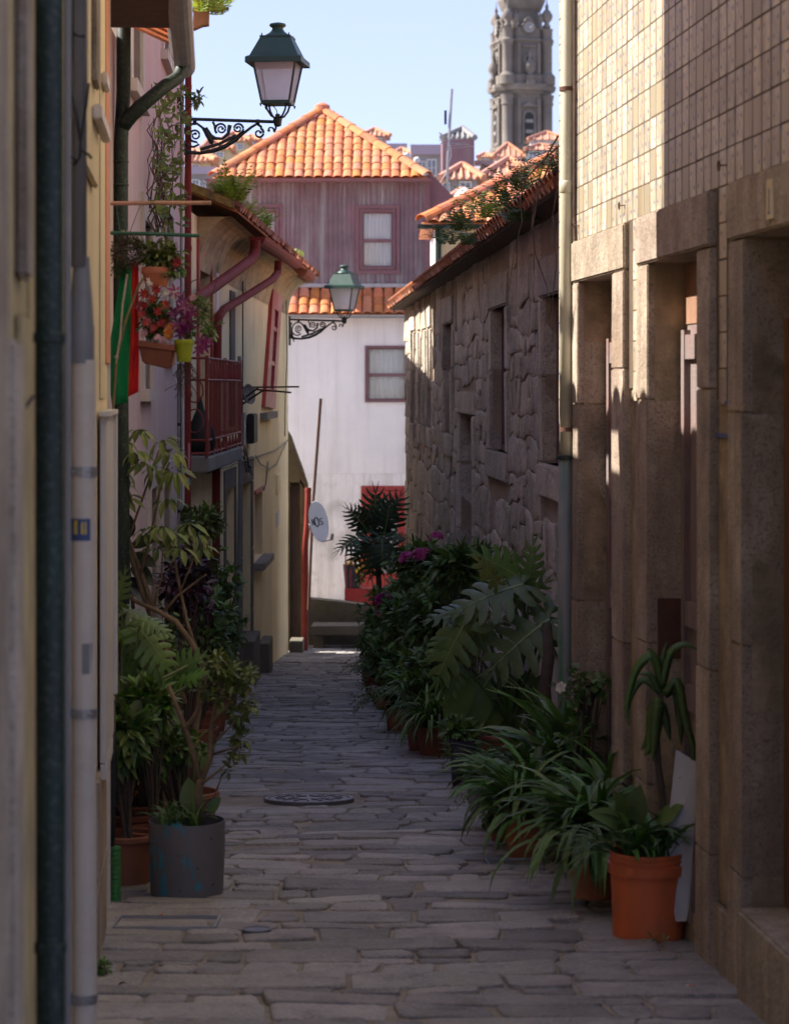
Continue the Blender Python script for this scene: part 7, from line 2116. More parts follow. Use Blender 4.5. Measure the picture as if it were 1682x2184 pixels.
# rose
rs = Vector((TILED.X(11.6) - .05, 11.6, gz(11.6))); t = bush('rose_bush', 'rose with one pale bloom growing against the green drainpipe', rs, P(1262, 1452, 11.55), (.12, .10, .10), 20, .05, .042, 26, 'leaf_dark', (.085, .07, .13, 'terra_dark', .006), per=4, extra=[(P(1215, 1480, 11.5), (.10, .06, .05), 8), (P(1230, 1560, 11.5), (.12, .1, .08), 14)])
fb = MB(); fc = P(1195, 1466, 11.4)
for rr, n_, cu in ((.030, 6, .25), (.026, 6, .7), (.020, 5, 1.4), (.014, 4, 2.5)):
    flower(fb, fc, Vector((-.5, -.8, .3)), rr, n_, random.Random(n_), cu, .95)
fb.build('bloom', M['fl_white'], t)
st = MB(); stem(st, [rs + Vector((0, 0, .1)), P(1240, 1520, 11.5), P(1212, 1490, 11.45), fc + Vector((0, .02, -.01))], .005, .003, 5); st.build('bloom_stalk', M['leaf'], t)

# split leaved plant (large)
mY = 15.3
mz = Vector(((1080 - CX) / FD * mY, mY, gz(mY)))
t = thing('split_leaf_plant', mz, 'big plant with large split glossy leaves beside the stone wall', 'potted plant')
pot(t, mz, .17, .13, .30, 'terra_dark', .01)
def m_(dx, dy, off=0.0): return P(dx, dy, mY + off)
crown = mz + Vector((.02, 0, .36))
stm = MB()
big = [((1172, 1322), (1012, 1432), (-.15, -.75, .75), 0, 1.15, -.15), ((1115, 1248), (945, 1292), (-.2, -.6, .8), 1, 1.15, .0), ((1120, 1240), (1010, 1168), (-.1, -.85, .5), 2, 1.0, .12), ((1000, 1318), (905, 1470), (-.3, -.8, .5), 0, .8, -.05),
       ((1128, 1250), (1133, 1146), (-.3, -.9, .1), 1, .75, .1), ((975, 1340), (900, 1400), (-.3, -.6, .7), 2, 1.0, .1), ((1010, 1300), (900, 1310), (-.2, -.6, .8), 1, .9, .2), ((1160, 1300), (1190, 1400), (.2, -.9, .4), 2, .9, -.02),
       ((1060, 1330), (990, 1395), (-.1, -.8, .6), 0, .9, .15), ((1100, 1290), (1170, 1230), (.2, -.8, .5), 1, .9, .2), ((985, 1400), (945, 1500), (-.2, -.9, .4), 2, .75, .0), ((1040, 1250), (1085, 1180), (0, -.9, .5), 0, .8, .3)]
for (bx0, by0), (tx0, ty0), fc_, k, wd, off in big:
    base, tip = m_(bx0, by0, off), m_(tx0, ty0, off - .12)
    put_leaf(t, SPL[k], base, tip, fc_, size=(tip - base).length * .9, wide=wd)
    stm.tube([crown, crown.lerp(base, .5) + Vector((.04, .05, .02)), base], [.014, .011, .007], 6)
put_leaf(t, SPL_Y, m_(1060, 1245, -.1), m_(1020, 1190, -.16), (-.2, -.8, .6), wide=.8)
for (x0, y0, x1, y1) in ((1015, 1300, 990, 1378), (1035, 1310, 1020, 1365), (1090, 1440, 1040, 1560), (1040, 1440, 1000, 1570), (1120, 1430, 1150, 1560), (1080, 1430, 1090, 1580), (1000, 1430, 950, 1560), (1150, 1440, 1125, 1540)):
    dark = y0 > 1400
    me = WHL[0] if dark else SPL_Y
    put_leaf(t, me, m_(x0, y0, .1), m_(x1, y1, 0), (-.1, -.9, .3), wide=1.1 if dark else .5)
    if dark: stm.tube([crown, m_(x0, y0, .1)], [.010, .006], 5)
stm.build('leaf_stalks', M['leaf'], t, smooth=True)
# thick bare trunk by the wall
tr = Vector((.98, 14.9, gz(14.9))); t = thing('climbing_plant', tr, 'thick dark bare stemmed climber behind the large split leaved plant', 'climber')
mb = MB(); stem(mb, [tr, P(1165, 1560, 14.9), P(1160, 1470, 14.9), P(1170, 1400, 15.0), P(1165, 1330, 15.1)], .05, .03, 8); mb.build('trunk', M['bark_dark'], t, smooth=True)
# drooping plant
strap_plant('strap_leaf_plant', 'plant with long thin leaves hanging over the lane edge', G(925, 1590), 140, .66, .022, 31, (.13, .10, .30, 'terra_dark', .008), m='leaf_dark', e0=(45, 85), e1=(-100, -70), spread=.06, front=70)
strap_plant('strap_leaf_plant', 'yellowish green arching tuft above the hanging leaved plant', Vector(((925 - CX) / FD * 17.2, 17.2, gz(17.2))), 110, .46, .024, 32, (.12, .10, .22, 'terra_dark', .008), m='leaf', e1=(-90, -10), spread=.05, front=40)
g_ = G(870, 1560); bush('drooping_plant', 'small dark plant reaching over the paving in front of the shrubs', g_ + Vector((.12, .2, 0)), P(858, 1510, g_.y), (.16, .16, .12), 40, .09, .026, 33, 'leaf_dark', (.10, .08, .12, 'terra_dark', .005))
# shrub row along the stone wall
shr = [(905, 1500, 17.6, (905, 1440), (.26, .25, .24), 130, .085, .030, 'leaf_dark', 'bushy dark shrub behind the hanging leaved plant'),
       (862, 1490, 20.0, (862, 1425), (.26, .28, .25), 130, .08, .030, 'leaf', 'leafy shrub on the lane edge in the middle of the plant row'),
       (828, 1450, 22.5, (822, 1400), (.24, .3, .30), 120, .08, .028, 'leaf_dark', 'low dark shrub further up the plant row'),
       (800, 1420, 26.0, (800, 1370), (.26, .3, .30), 110, .09, .028, 'leaf', 'farthest green shrub at the end of the plant row'),
       (930, 1470, 19.0, (925, 1330), (.34, .3, .40), 190, .11, .036, 'leaf_dark', 'tall dark leaved shrub left of the large split leaves'),
       (880, 1450, 21.0, (872, 1320), (.34, .3, .40), 190, .10, .034, 'leaf_dark', 'dense dark shrub below the pink flower clusters'),
       (835, 1400, 24.0, (830, 1300), (.32, .3, .40), 150, .10, .034, 'leaf', 'green shrub below the palm-like lobed plant')]
for i, (dx, dyb, Y, (cxd, cyd), rad, n, L, W, m, lab) in enumerate(shr):
    base = P(dx, dyb, Y); base.z = gz(Y); base.x = min(base.x, STONE.X(Y) - .2)
    bush('shrub', lab, base, P(cxd, cyd, Y), rad, n, L, W, 40 + i, m, (.14, .11, .22, 'terra_dark', .008), per=7)
# filler plants that close the bank of green along the right side
for i, (dx, dyb, cyd, rad, n, L, W, m, lab) in enumerate(((1000, 1640, 1590, (.20, .2, .16), 110, .10, .034, 'leaf', 'leafy plant hiding the pots before the large split leaves'), (950, 1610, 1540, (.22, .2, .20), 120, .11, .028, 'leaf_dark', 'dark narrow leaved plant beside the hanging leaves'),
        (1120, 1720, 1650, (.20, .16, .14), 100, .08, .034, 'leaf', 'bright leafy plant above the spreading strap leaves'), (1030, 1700, 1650, (.16, .14, .12), 70, .06, .035, 'leaf_strap', 'small leafy plant right behind the terracotta bowl'), (890, 1540, 1490, (.24, .22, .20), 120, .09, .026, 'leaf', 'fresh green plant between the hanging leaves and the shrubs'),
        (845, 1500, 1455, (.20, .2, .20), 110, .09, .024, 'leaf_strap', 'grassy looking plant spilling onto the lane below the shrubs'), (1190, 1700, 1620, (.18, .14, .14), 90, .07, .04, 'leaf_dark', 'round leaved plant under the white rose'), (810, 1455, 1415, (.20, .24, .20), 90, .10, .022, 'leaf', 'low grassy plant near the far end of the plant row'), (1270, 1830, 1700, (.16, .12, .14), 80, .09, .03, 'leaf_strap', 'leafy shoots before the second doorway jamb'))):
    g_ = G(dx, dyb); g_.y += .1; g_.z = gz(g_.y)
    bush('leafy_plant', lab, g_, P(dx, cyd, g_.y - .05), rad, n, L, W, 200 + i, m, (.09, .07, .12, 'terra_dark', .006), per=7)
# rhododendron with pink flowers
base = P(905, 1420, 20.2); base.z = gz(20.2)
bush('rhododendron', 'flowering shrub with pink clusters against the stone wall', base, P(925, 1215, 20.2), (.42, .30, .26), 220, .13, .040, 51, 'leaf_dark', (.15, .12, .25, 'terra_dark', .008), per=8,
     flowers=[(P(868, 1194, 19.8), .09, 'fl_pink'), (P(894, 1186, 19.9), .085, 'fl_pink'), (P(930, 1150, 20.0), .08, 'fl_pink'), (P(905, 1180, 20.0), .06, 'fl_pink')])
base = P(818, 1430, 23.0); base.z = gz(23.0)
bush('rhododendron', 'single bright pink flower head on a leafy stem over the lane', base, P(822, 1330, 23.0), (.18, .2, .2), 60, .13, .04, 52, 'leaf', (.12, .1, .2, 'terra_dark', .006), per=7,
     flowers=[(P(818, 1284, 22.6), .115, 'fl_pink'), (P(803, 1310, 22.6), .06, 'fl_pink')])
base = P(1010, 1400, 18.0); base.z = gz(18.0)
bush('shrub', 'glossy narrow leaved shrub between the wall door and the split leaves', base, P(985, 1215, 18.4), (.30, .2, .20), 130, .16, .035, 53, 'leaf_dark', (.14, .11, .22, 'terra_dark', .008), per=7)
# feathery tufts over the lane edge
for i, (dx, dy, Y, L, lab) in enumerate(((800, 1440, 24.5, .5, 'feathery fern drooping over the paving near the bench'), (850, 1480, 19.5, .5, 'feathery fern in front of the dense dark shrub'))):
    base = P(dx, dy, Y); base.z = gz(Y); t = thing('fern', base, lab, 'fern'); rnd = random.Random(60 + i); mb = MB(); pot(t, base, .11, .09, .2, 'terra_dark', .006)
    for k in range(34): fern_frond(mb, base + Vector((0, 0, .2)), rnd.uniform(0, 2 * pi), L * rnd.uniform(.6, 1.1), radians(rnd.uniform(45, 85)), radians(rnd.uniform(-90, -30)), rnd, .11)
    foliage(mb, 'fern_dark', t)
# lobed palm-like plant
pY = 27.2
base = P(800, 1390, pY); base.z = gz(pY)
t = thing('lobed_leaf_plant', base, 'tall plant with dark deeply lobed leaves against the white wall', 'potted plant')
pot(t, base, .17, .14, .3, 'terra_dark', .01)
cr = P(805, 1168, pY)
mb = MB(); stem(mb, [base + Vector((0, 0, .25)), base.lerp(cr, .5) + Vector((.04, 0, 0)), cr], .035, .03, 8); mb.build('trunk', M['bark_dark'], t, smooth=True)
stm = MB()
for i, (b0, t0, fc_) in enumerate((((800, 1120), (800, 1052), (0, -.9, .4)), ((822, 1110), (852, 1058), (.2, -.8, .5)), ((775, 1120), (745, 1085), (-.2, -.8, .5)), ((770, 1145), (722, 1165), (-.3, -.6, .7)), ((785, 1155), (748, 1195), (-.2, -.8, .4)),
                                    ((815, 1150), (815, 1215), (0, -.9, .3)), ((838, 1140), (868, 1150), (.3, -.7, .6)), ((800, 1140), (770, 1090), (-.1, -.9, .4)), ((820, 1135), (832, 1075), (.1, -.9, .4)), ((795, 1160), (790, 1225), (0, -.9, .3)), ((835, 1160), (850, 1210), (.2, -.9, .3)))):
    o1 = R.uniform(-.15, .2)
    put_leaf(t, SEL[i % 2], P(*b0, pY + o1), P(*t0, pY + o1 - .1), fc_, size=(P(*b0, pY) - P(*t0, pY)).length * 1.1, wide=1.4); stm.tube([cr, P(*b0, pY + o1)], .010, 5)
stm.build('leaf_stalks', M['leaf_dark'], t)
# red planter with coloured leaves in front of the white house
rp2 = P(768, 1284, 42.0); t = thing('planter_box', rp2, 'red painted planter with yellow and red leaves in front of the white wall', 'planter')
mb = MB(); mb.box(P(735, 1, 42).x, P(800, 1, 42).x, 41.9, 42.3, P(1, 1320, 42).z, P(1, 1255, 42).z); mb.build('box', M['red_paint'], t)
mb = MB(); mb.lathe([(.13, 0), (.17, .42), (.16, .42), (.14, .3)], P(752, 1255, 42.1), 14); mb.build('inner_pot', M['pot_plum'], t)
for dx in (737, 748, 770):
    mb = MB(); mb.tube([P(dx, 1256, 41.95), P(dx, 1180, 41.95)], .012, 6); mb.build('stake', M['red_paint'], t)
for m, c, n in (('fl_yellow', (762, 1205), 26), ('fl_orange', (785, 1200), 18), ('fl_red', (795, 1215), 14), ('leaf', (760, 1225), 30)):
    mb = MB(); leaf_cloud(mb, P(*c, 42.1), (.22, .2, .18), n, .11, .05, random.Random(n), 5); foliage(mb, m, t)

# ferns on the stone house eave
for i, (dx, dy, L, m, lab) in enumerate(((952, 520, .42, 'fern_dark', 'fern growing from the tile eave, lowest and farthest of the row'), (985, 490, .42, 'fern_dark', 'fern on the tile eave just above the lowest one'), (1040, 462, .40, 'fern', 'bushy fern in the middle of the tile eave'),
                                       (1080, 438, .40, 'fern_dark', 'dark fern on the tile eave below the ridge'), (1112, 405, .36, 'fern_dark', 'upright fern near the top of the tile eave'), (1186, 362, .34, 'fern_dark', 'fern on the tile eave beside the cream drainpipe'), (1012, 520, .25, 'fern_dark', 'small fern hanging below the tile eave edge'), (1103, 470, .25, 'fern_dark', 'small fern hanging under the upper eave'))):
    Y = 1.87 * FD / (dx - 539); base = P(dx, dy, Y); t = thing('fern', base, lab, 'fern', 'ferns on the stone house eave'); rnd = random.Random(80 + i); mb = MB()
    for k in range(20): fern_frond(mb, base + Vector((rnd.uniform(-.08, .08), rnd.uniform(-.2, .2), 0)), rnd.uniform(0, 2 * pi), L * rnd.uniform(.5, 1.1), radians(rnd.uniform(35, 85)), radians(rnd.uniform(-60, 15)), rnd, .085)
    foliage(mb, m, t)
t = thing('dry_vine', P(1140, 420, 14.2), 'bare dry vine stems dangling from the eave beside the cream drainpipe', 'vine')
for pts in ([(1192, 310), (1150, 350), (1118, 385), (1108, 430), (1113, 470), (1095, 540), (1085, 620)], [(1180, 330), (1150, 400), (1135, 480), (1140, 540), (1165, 610), (1172, 640)], [(1192, 380), (1178, 460), (1186, 560), (1178, 640), (1170, 680)], [(1190, 290), (1160, 340), (1140, 420), (1130, 500)]):
    mb = MB(); stem(mb, [P(x, y, 14.0 + .1 * R.random()) for x, y in pts], .006, .002, 5); mb.build('vine_stem', M['straw'], t)

# ------------------------------------------------------------------ left hand side
gc = G(399, 1908); LY = gc.y
def l_(dx, dy, off=0.0): return P(dx, dy, LY + off)
t = thing('plant_pot', gc, 'large cylindrical grey plastic pot with flaking blue paint', 'pot')
PH = (1908 - 1748) * LY / FD; PR = 81 * LY / FD
mb = MB(); mb.lathe([(PR * .93, 0), (PR * .95, .012), (PR * .955, .02), (PR * 1.0, PH * .6), (PR * 1.005, PH - .004), (PR * 1.0, PH), (PR * .975, PH), (PR * .97, PH - .10)], gc, 48); mb.build('body', M['pot_grey'], t, smooth=True, sharp=40)
mb = MB(); mb.lathe([(PR * .972, PH - .05), (.05, PH - .04), (.001, PH - .035)], gc, 20, caps=False); mb.build('soil', M['soil'], t)
# flakes of old blue paint and drain holes
M['blue_flake'] = mat('blue_flake_paint', (.045, .19, .25), .5, .2, 12, .05, 50)
def on_pot(dx, dy, r=1.004):
    x = (dx - CX) / FD * LY; a = (x - gc.x) / PR; a = max(-.985, min(.985, a)); z = P(1, dy, LY - PR * .8).z
    return Vector((gc.x + PR * r * a, gc.y - PR * r * sqrt(1 - a * a), z))
rnd = random.Random(77)
def flake(dx, dy, w, h):
    n = 22; mb = MB(); c = on_pot(dx, dy); mb.v.append(tuple(c))
    for k in range(n):
        a = 2 * pi * k / n; f = rnd.uniform(.25, 1.1); mb.v.append(tuple(on_pot(dx + cos(a) * w * f, dy + sin(a) * h * f)))
    for k in range(n): mb.f.append((0, 1 + k, 1 + (k + 1) % n))
    mb.build('paint_flake', M['blue_flake'], t)
for f in ((363, 1772, 12, 22), (386, 1758, 14, 12), (398, 1766, 9, 9), (329, 1810, 9, 32), (326, 1870, 7, 38), (352, 1840, 9, 34), (356, 1885, 9, 36), (340, 1790, 4, 10), (400, 1835, 5, 22), (412, 1840, 5, 18), (418, 1860, 4, 20), (430, 1890, 9, 14), (372, 1830, 4, 8), (345, 1815, 5, 14), (335, 1845, 5, 20)): flake(*f)
mb = MB()
for dx, dy in ((455, 1790), (388, 1822), (428, 1850), (458, 1888), (391, 1897), (330, 1805)):
    c = on_pot(dx, dy, 1.006); mb.lathe([(.0001, -.004), (.004, -.002), (.004, .002), (.0001, .004)], c, 6, caps=False)
mb.build('drain_holes', M['black'], t)
# shrub in it
ptop = gc + Vector((0, 0, PH - .04))
t = thing('potted_shrub', ptop, 'small leaved branching shrub growing in the grey pot', 'shrub')
stm = MB()
br = [[(424, 1748), (424, 1690), (428, 1660)], [(428, 1665), (410, 1600), (395, 1550), (375, 1500), (360, 1462)], [(395, 1552), (415, 1530), (432, 1490), (440, 1440)], [(428, 1668), (448, 1620), (450, 1560), (462, 1500), (470, 1440)], [(430, 1672), (465, 1645), (488, 1625)], [(435, 1735), (455, 1705), (472, 1658)], [(450, 1590), (480, 1560), (510, 1530)], [(452, 1540), (490, 1500), (520, 1460)], [(470, 1480), (505, 1440), (530, 1430)], [(450, 1610), (480, 1600), (515, 1590)]]
for i, b in enumerate(br): stem(stm, [l_(x, y, .0 if i < 4 else R.uniform(-.08, .05)) for x, y in b], .020 if i == 0 else (.014 if i < 4 else .007), .016 if i == 0 else (.009 if i < 4 else .003), 7)
stm.build('branches', M['bark'], t, smooth=True)
mb = MB(); rnd = random.Random(91)
for (x, y, rx, rz, n) in ((480, 1435, 50, 22, 22), (512, 1450, 34, 22, 16), (455, 1415, 40, 18, 14), (505, 1520, 30, 26, 13), (528, 1500, 22, 24, 9), (515, 1575, 24, 22, 9), (500, 1605, 26, 18, 6), (440, 1465, 30, 26, 8), (527, 1438, 20, 14, 7), (480, 1490, 30, 26, 9), (490, 1640, 10, 12, 3)):
    leaf_cloud(mb, l_(x, y), (rx * LY / FD, .10, rz * LY / FD), n, .046, .020, rnd, 6)
foliage(mb, 'leaf_olive', t)
t = strap_plant('spider_plant', 'thin striped leaves drooping over the rim of the grey pot', ptop + Vector((-.03, -.03, .01)), 60, .19, .012, 92, cat='plant', spread=.09, m='leaf_strap', e1=(-70, 10))
t = thing('veined_leaf_plant', ptop + Vector((0, .03, 0)), 'upright veined leaf beside the stem in the grey pot', 'plant')
put_leaf(t, WHL[1], l_(415, 1735), l_(398, 1660), (-.2, -.95, .2), wide=1.2)
put_leaf(t, WHL[1], l_(440, 1735), l_(470, 1700), (.2, -.9, .4), wide=1.0)
# dark pot behind, planter box, dry stems
c = G(293, 1850) + Vector((.0, .1, 0)); t = thing('plant_pot', c, 'dark terracotta pot with dry stems left of the grey pot', 'pot'); pot(t, c, .115, .085, .28, 'terra_dark', .010)
mb = MB(); rnd = random.Random(93)
for k in range(150): blade(mb, c + Vector((rnd.uniform(-.08, .08), rnd.uniform(-.08, .08), .25)), rnd.uniform(0, 2 * pi), rnd.uniform(.12, .26), .005, radians(rnd.uniform(20, 88)), radians(rnd.uniform(-90, 0)), 5)
foliage(mb, 'straw', t, 'dry_stems')
def aspidistra(t, Y, specs, me=WHL):
    st = MB()
    for i, (x0, y0, x1, y1, wd) in enumerate(specs):
        o1 = R.uniform(-.06, .06); put_leaf(t, me[i % len(me)], P(x0, y0, Y + o1), P(x1, y1, Y + o1 - .06), (R.uniform(-.3, .3), -.75, .55), wide=wd)
        st.tube([P(x0, y0, Y + o1), P(x0 + R.uniform(-8, 8), y0 + 60, Y + .05)], .004, 5)
    st.build('leaf_stalks', M['leaf'], t)
c = G(330, 1800) + Vector((0, .2, 0)); aY = c.y
t = thing('broadleaf_plant', c, 'plant with broad dark upright leaves behind the grey pot', 'potted plant'); pot(t, c, .13, .10, .24, 'terra_dark', .008)
aspidistra(t, aY, [(372, 1665, 302, 1585, 1.1), (372, 1665, 448, 1580, 1.1), (365, 1690, 345, 1620, 1.0), (395, 1680, 440, 1622, .9), (320, 1660, 262, 1600, 1.0), (400, 1720, 345, 1640, 1.2), (340, 1690, 282, 1640, 1.0), (330, 1640, 300, 1560, .8), (400, 1670, 415, 1600, .8), (300, 1640, 255, 1570, 1.0), (355, 1650, 372, 1570, .9)])
c = P(325, 1565, 11.4); t = thing('planter_box', c, 'long terracotta planter box raised behind the broad dark leaves', 'planter')
mb = MB(); mb.hexa([P(298, 1560, 11.2), P(352, 1582, 11.2), P(352, 1582, 11.6), P(298, 1560, 11.6), P(292, 1510, 11.15), P(358, 1530, 11.15), P(358, 1530, 11.65), P(292, 1510, 11.65)]); mb.build('box', M['terra_dark'], t)
mb = MB(); mb.hexa([P(290, 1511, 11.13), P(360, 1531, 11.13), P(360, 1531, 11.67), P(290, 1511, 11.67), P(290, 1503, 11.13), P(360, 1523, 11.13), P(360, 1523, 11.67), P(290, 1503, 11.67)]); mb.build('rim', M['terra_dark'], t)
mb = MB(); leaf_cloud(mb, P(330, 1490, 11.4), (.16, .12, .07), 70, .03, .012, random.Random(95), 6); foliage(mb, 'leaf_olive', t)
lg = MB(); lg.box(P(300, 1, 11.3).x, P(350, 1, 11.3).x, 11.25, 11.55, gz(11.4), P(1, 1586, 11.3).z); lg.build('stand', M['wood_dark'], t)
# split leaves reaching from the left
c = G(285, 1790) + Vector((0, .3, 0)); sY = 11.2; c.y = sY; c.z = gz(sY); c.x = (285 - CX) / FD * sY
t = thing('split_leaf_plant', c, 'large split leaved plant crowding the left wall', 'potted plant'); pot(t, c, .14, .11, .26, 'terra_dark', .008)
stm = MB(); crn = c + Vector((0, 0, .35))
for i, (b0, t0, fc_, k, wd) in enumerate((((262, 1300), (330, 1325), (.2, -.6, .8), 0, .9), ((250, 1290), (262, 1220), (-.2, -.9, .3), 1, .8), ((300, 1345), (372, 1430), (.3, -.8, .5), 2, 1.0), ((268, 1330), (300, 1400), (0, -.8, .6), 0, 1.0), ((370, 1440), (430, 1395), (.1, -.9, .5), 1, 1.2),
                                          ((385, 1450), (450, 1425), (.2, -.6, .8), 2, 1.0), ((280, 1400), (250, 1470), (-.3, -.8, .4), 0, 1.0), ((330, 1400), (300, 1480), (0, -.9, .4), 1, .9), ((300, 1320), (365, 1345), (.2, -.7, .7), 1, .8), ((250, 1360), (300, 1350), (0, -.8, .6), 2, 1.0))):
    o1 = R.uniform(-.1, .1); put_leaf(t, SPL[k], P(*b0, sY + o1), P(*t0, sY + o1 - .06), fc_, wide=wd); stm.tube([crn, crn.lerp(P(*b0, sY + o1), .55) + Vector((-.03, 0, .03)), P(*b0, sY + o1)], [.009, .008, .005], 6)
for (x0, y0, x1, y1) in ((235, 1520, 400, 1420), (235, 1575, 440, 1440)): stm.tube([P(x0, y0, sY - .1), P((x0 + x1) / 2, (y0 + y1) / 2 - 8, sY - .15), P(x1, y1, sY - .05)], [.010, .009, .007], 6)
stm.build('leaf_stalks', M['leaf_olive'], t, smooth=True)
# umbrella tree
uY = 11.9
c = Vector(((400 - CX) / FD * uY, uY, gz(uY))); t = thing('umbrella_tree', c, 'tall thin stemmed plant with umbrella leaf whorls before the pink wall', 'potted tree'); pot(t, c, .15, .12, .28, 'terra_dark', .008)
def u_(dx, dy, off=0.0): return P(dx, dy, uY + off)
stm = MB()
paths = [([(400, 1740), (408, 1620), (425, 1500), (432, 1420), (405, 1365), (375, 1325), (330, 1300), (285, 1280), (250, 1240)], .020, .010), ([(432, 1420), (400, 1330), (385, 1260), (372, 1190), (362, 1140)], .010, .005), ([(330, 1300), (300, 1220), (275, 1150), (256, 1060)], .012, .009), ([(275, 1150), (295, 1090), (320, 1020), (340, 960)], .007, .005),
         ([(300, 1225), (320, 1150), (345, 1030), (362, 985)], .008, .005), ([(395, 1500), (370, 1420), (320, 1310), (270, 1160), (245, 1060)], .014, .010), ([(345, 1310), (380, 1270), (420, 1240), (440, 1225)], .008, .004), ([(330, 1290), (345, 1230), (348, 1170)], .007, .004), ([(256, 1075), (270, 1010), (268, 960)], .008, .005), ([(385, 1260), (410, 1200), (415, 1140)], .006, .004)]
for pts, r0, r1 in paths: stem(stm, [u_(x, y, .04 * sin(i)) for i, (x, y) in enumerate(pts)], r0, r1, 7)
stm.build('stems', M['bark'], t, smooth=True)
rnd = random.Random(101)
for (x, y, L) in ((268, 935, .10), (300, 915, .09), (345, 935, .10), (365, 960, .11), (375, 1000, .11), (262, 1000, .10), (255, 1030, .10), (310, 985, .10), (330, 1000, .09), (290, 960, .10), (355, 1060, .09), (345, 1120, .11), (365, 1135, .10), (400, 1115, .10), (415, 1135, .10), (310, 1130, .09), (335, 1165, .09), (270, 1060, .09), (430, 1165, .09), (385, 1165, .10), (250, 960, .1)):
    mb = MB(); c0 = u_(x, y, rnd.uniform(-.12, .12)); n = rnd.randint(7, 10); tilt = Vector((rnd.uniform(-.4, .4), rnd.uniform(-.6, .1), 1)).normalized(); ax = tilt.cross(Vector((1, .2, 0))).normalized(); ay = tilt.cross(ax)
    for k in range(n):
        a = 2 * pi * k / n + rnd.uniform(-.2, .2); d = (ax * cos(a) + ay * sin(a)) * 1.0 - tilt * rnd.uniform(.1, .7)
        st0 = c0 + d.normalized() * .02; oval(mb, st0, d, tilt, L * rnd.uniform(.8, 1.15), L * .34, .7)
    mb.build('leaf_whorl', M['leaf_olive'], t)
# rubber plant leaves
c = Vector(((300 - CX) / FD * 12.6, 12.6, gz(12.6))); t = thing('rubber_plant', c, 'rubber plant with a few large nearly black leaves behind the umbrella stems', 'potted plant'); pot(t, c, .12, .1, .24, 'terra_dark', .008)
stm = MB(); stem(stm, [c + Vector((0, 0, .2)), P(285, 1300, 12.6), P(270, 1160, 12.6)], .014, .008, 6); stm.build('stem', M['bark_dark'], t)
for (x0, y0, x1, y1) in ((280, 1160, 330, 1150), (282, 1180, 332, 1205), (283, 1200, 326, 1246), (275, 1150, 268, 1090), (282, 1230, 320, 1290), (300, 1350, 345, 1330), (290, 1400, 340, 1420)): put_leaf(t, RUB, P(x0, y0, 12.6), P(x1, y1, 12.5), (.1, -.8, .5), wide=1.0)
# darker pots further along the pink and yellow walls
for i, (dx, Y, (cxd, cyd), rad, n, L, W, m, lab) in enumerate(((400, 15.0, (395, 1250), (.22, .3, .34), 130, .07, .030, 'leaf_plum', 'dark purple leaved bush against the pink wall'), (425, 17.0, (430, 1330), (.26, .3, .36), 150, .09, .035, 'leaf_dark', 'dark green bush behind the umbrella plant stems'),
                                                                    (452, 19.5, (455, 1260), (.28, .3, .42), 120, .08, .045, 'leaf', 'loose climbing shrub in front of the red drainpipe'), (470, 21.0, (472, 1340), (.24, .3, .30), 130, .07, .030, 'leaf_dark', 'bush at the corner of the yellow house steps'),
                                                                    (480, 22.5, (485, 1390), (.16, .3, .18), 90, .04, .02, 'leaf', 'low trailing plant around the red planter'), (345, 13.2, (350, 1400), (.18, .2, .3), 110, .05, .02, 'fern_dark', 'fine leaved plant in shade behind the split leaves'), (440, 19.0, (425, 1110), (.24, .3, .14), 60, .10, .035, 'leaf_olive', 'upper yellow green shoots beside the red drainpipe'), (300, 12.3, (300, 1420), (.2, .15, .25), 120, .035, .014, 'leaf_olive', 'feathery bright plant low in the left corner'),
      (330, 10.9, (318, 1500), (.14, .1, .13), 70, .10, .035, 'leaf', 'leafy plant covering the raised planter box'), (385, 11.1, (372, 1590), (.16, .1, .14), 80, .05, .02, 'leaf', 'fine leaved plant between the grey pot stems'), (270, 10.75, (268, 1560), (.10, .08, .16), 50, .12, .04, 'leaf_dark', 'dark leaved plant squeezed beside the white cabinet'))):
    base = Vector(((dx - CX) / FD * Y, Y, gz(Y))); bush('bush', lab, base, P(cxd, cyd, Y), rad, n, L, W, 110 + i, m, (.13, .10, .22, 'terra_dark', .008), per=6)
c = Vector(((470 - CX) / FD * 22.3, 22.3, gz(22.3))); t = thing('planter_box', c, 'small red planter at the wall foot before the yellow house steps', 'planter')
mb = MB(); mb.box(P(452, 1, 22.3).x, P(490, 1, 22.3).x, 22.1, 22.5, gz(22.3) - .02, gz(22.3) + .16); mb.build('box', M['terracotta'], t)
mb = MB(); mb.box(P(450, 1, 22.3).x, P(492, 1, 22.3).x, 22.08, 22.52, gz(22.3) + .1602, gz(22.3) + .18); mb.build('rim', M['terracotta'], t)

# ------------------------------------------------------------------ hanging things on the left
hY = 10.55
def h_(dx, dy, off=0.0): return P(dx, dy, hY + off)
t = thing('hanging_rod', h_(228, 433), 'mottled salmon rod sticking out over the lane from the cream corner', 'rod')
mb = MB(); mb.tube([h_(222, 434), h_(340, 433), h_(450, 433)], .0095, 10); mb.build('rod', M['rod_pink'], t)
t = thing('hanging_rod', h_(237, 497), 'dark green rod below the salmon one', 'rod')
mb = MB(); mb.tube([h_(234, 497), h_(330, 499), h_(426, 503)], .0085, 10); mb.build('rod', M['rod_green'], t)
mb = MB()
for (a, b) in (((248, 436), (258, 500)), ((300, 436), (276, 500)), ((300, 500), (330, 560)), ((260, 500), (300, 580))): mb.tube([h_(*a), h_(*b)], .0016, 4)
mb.build('twine', M['rod_green'], t)
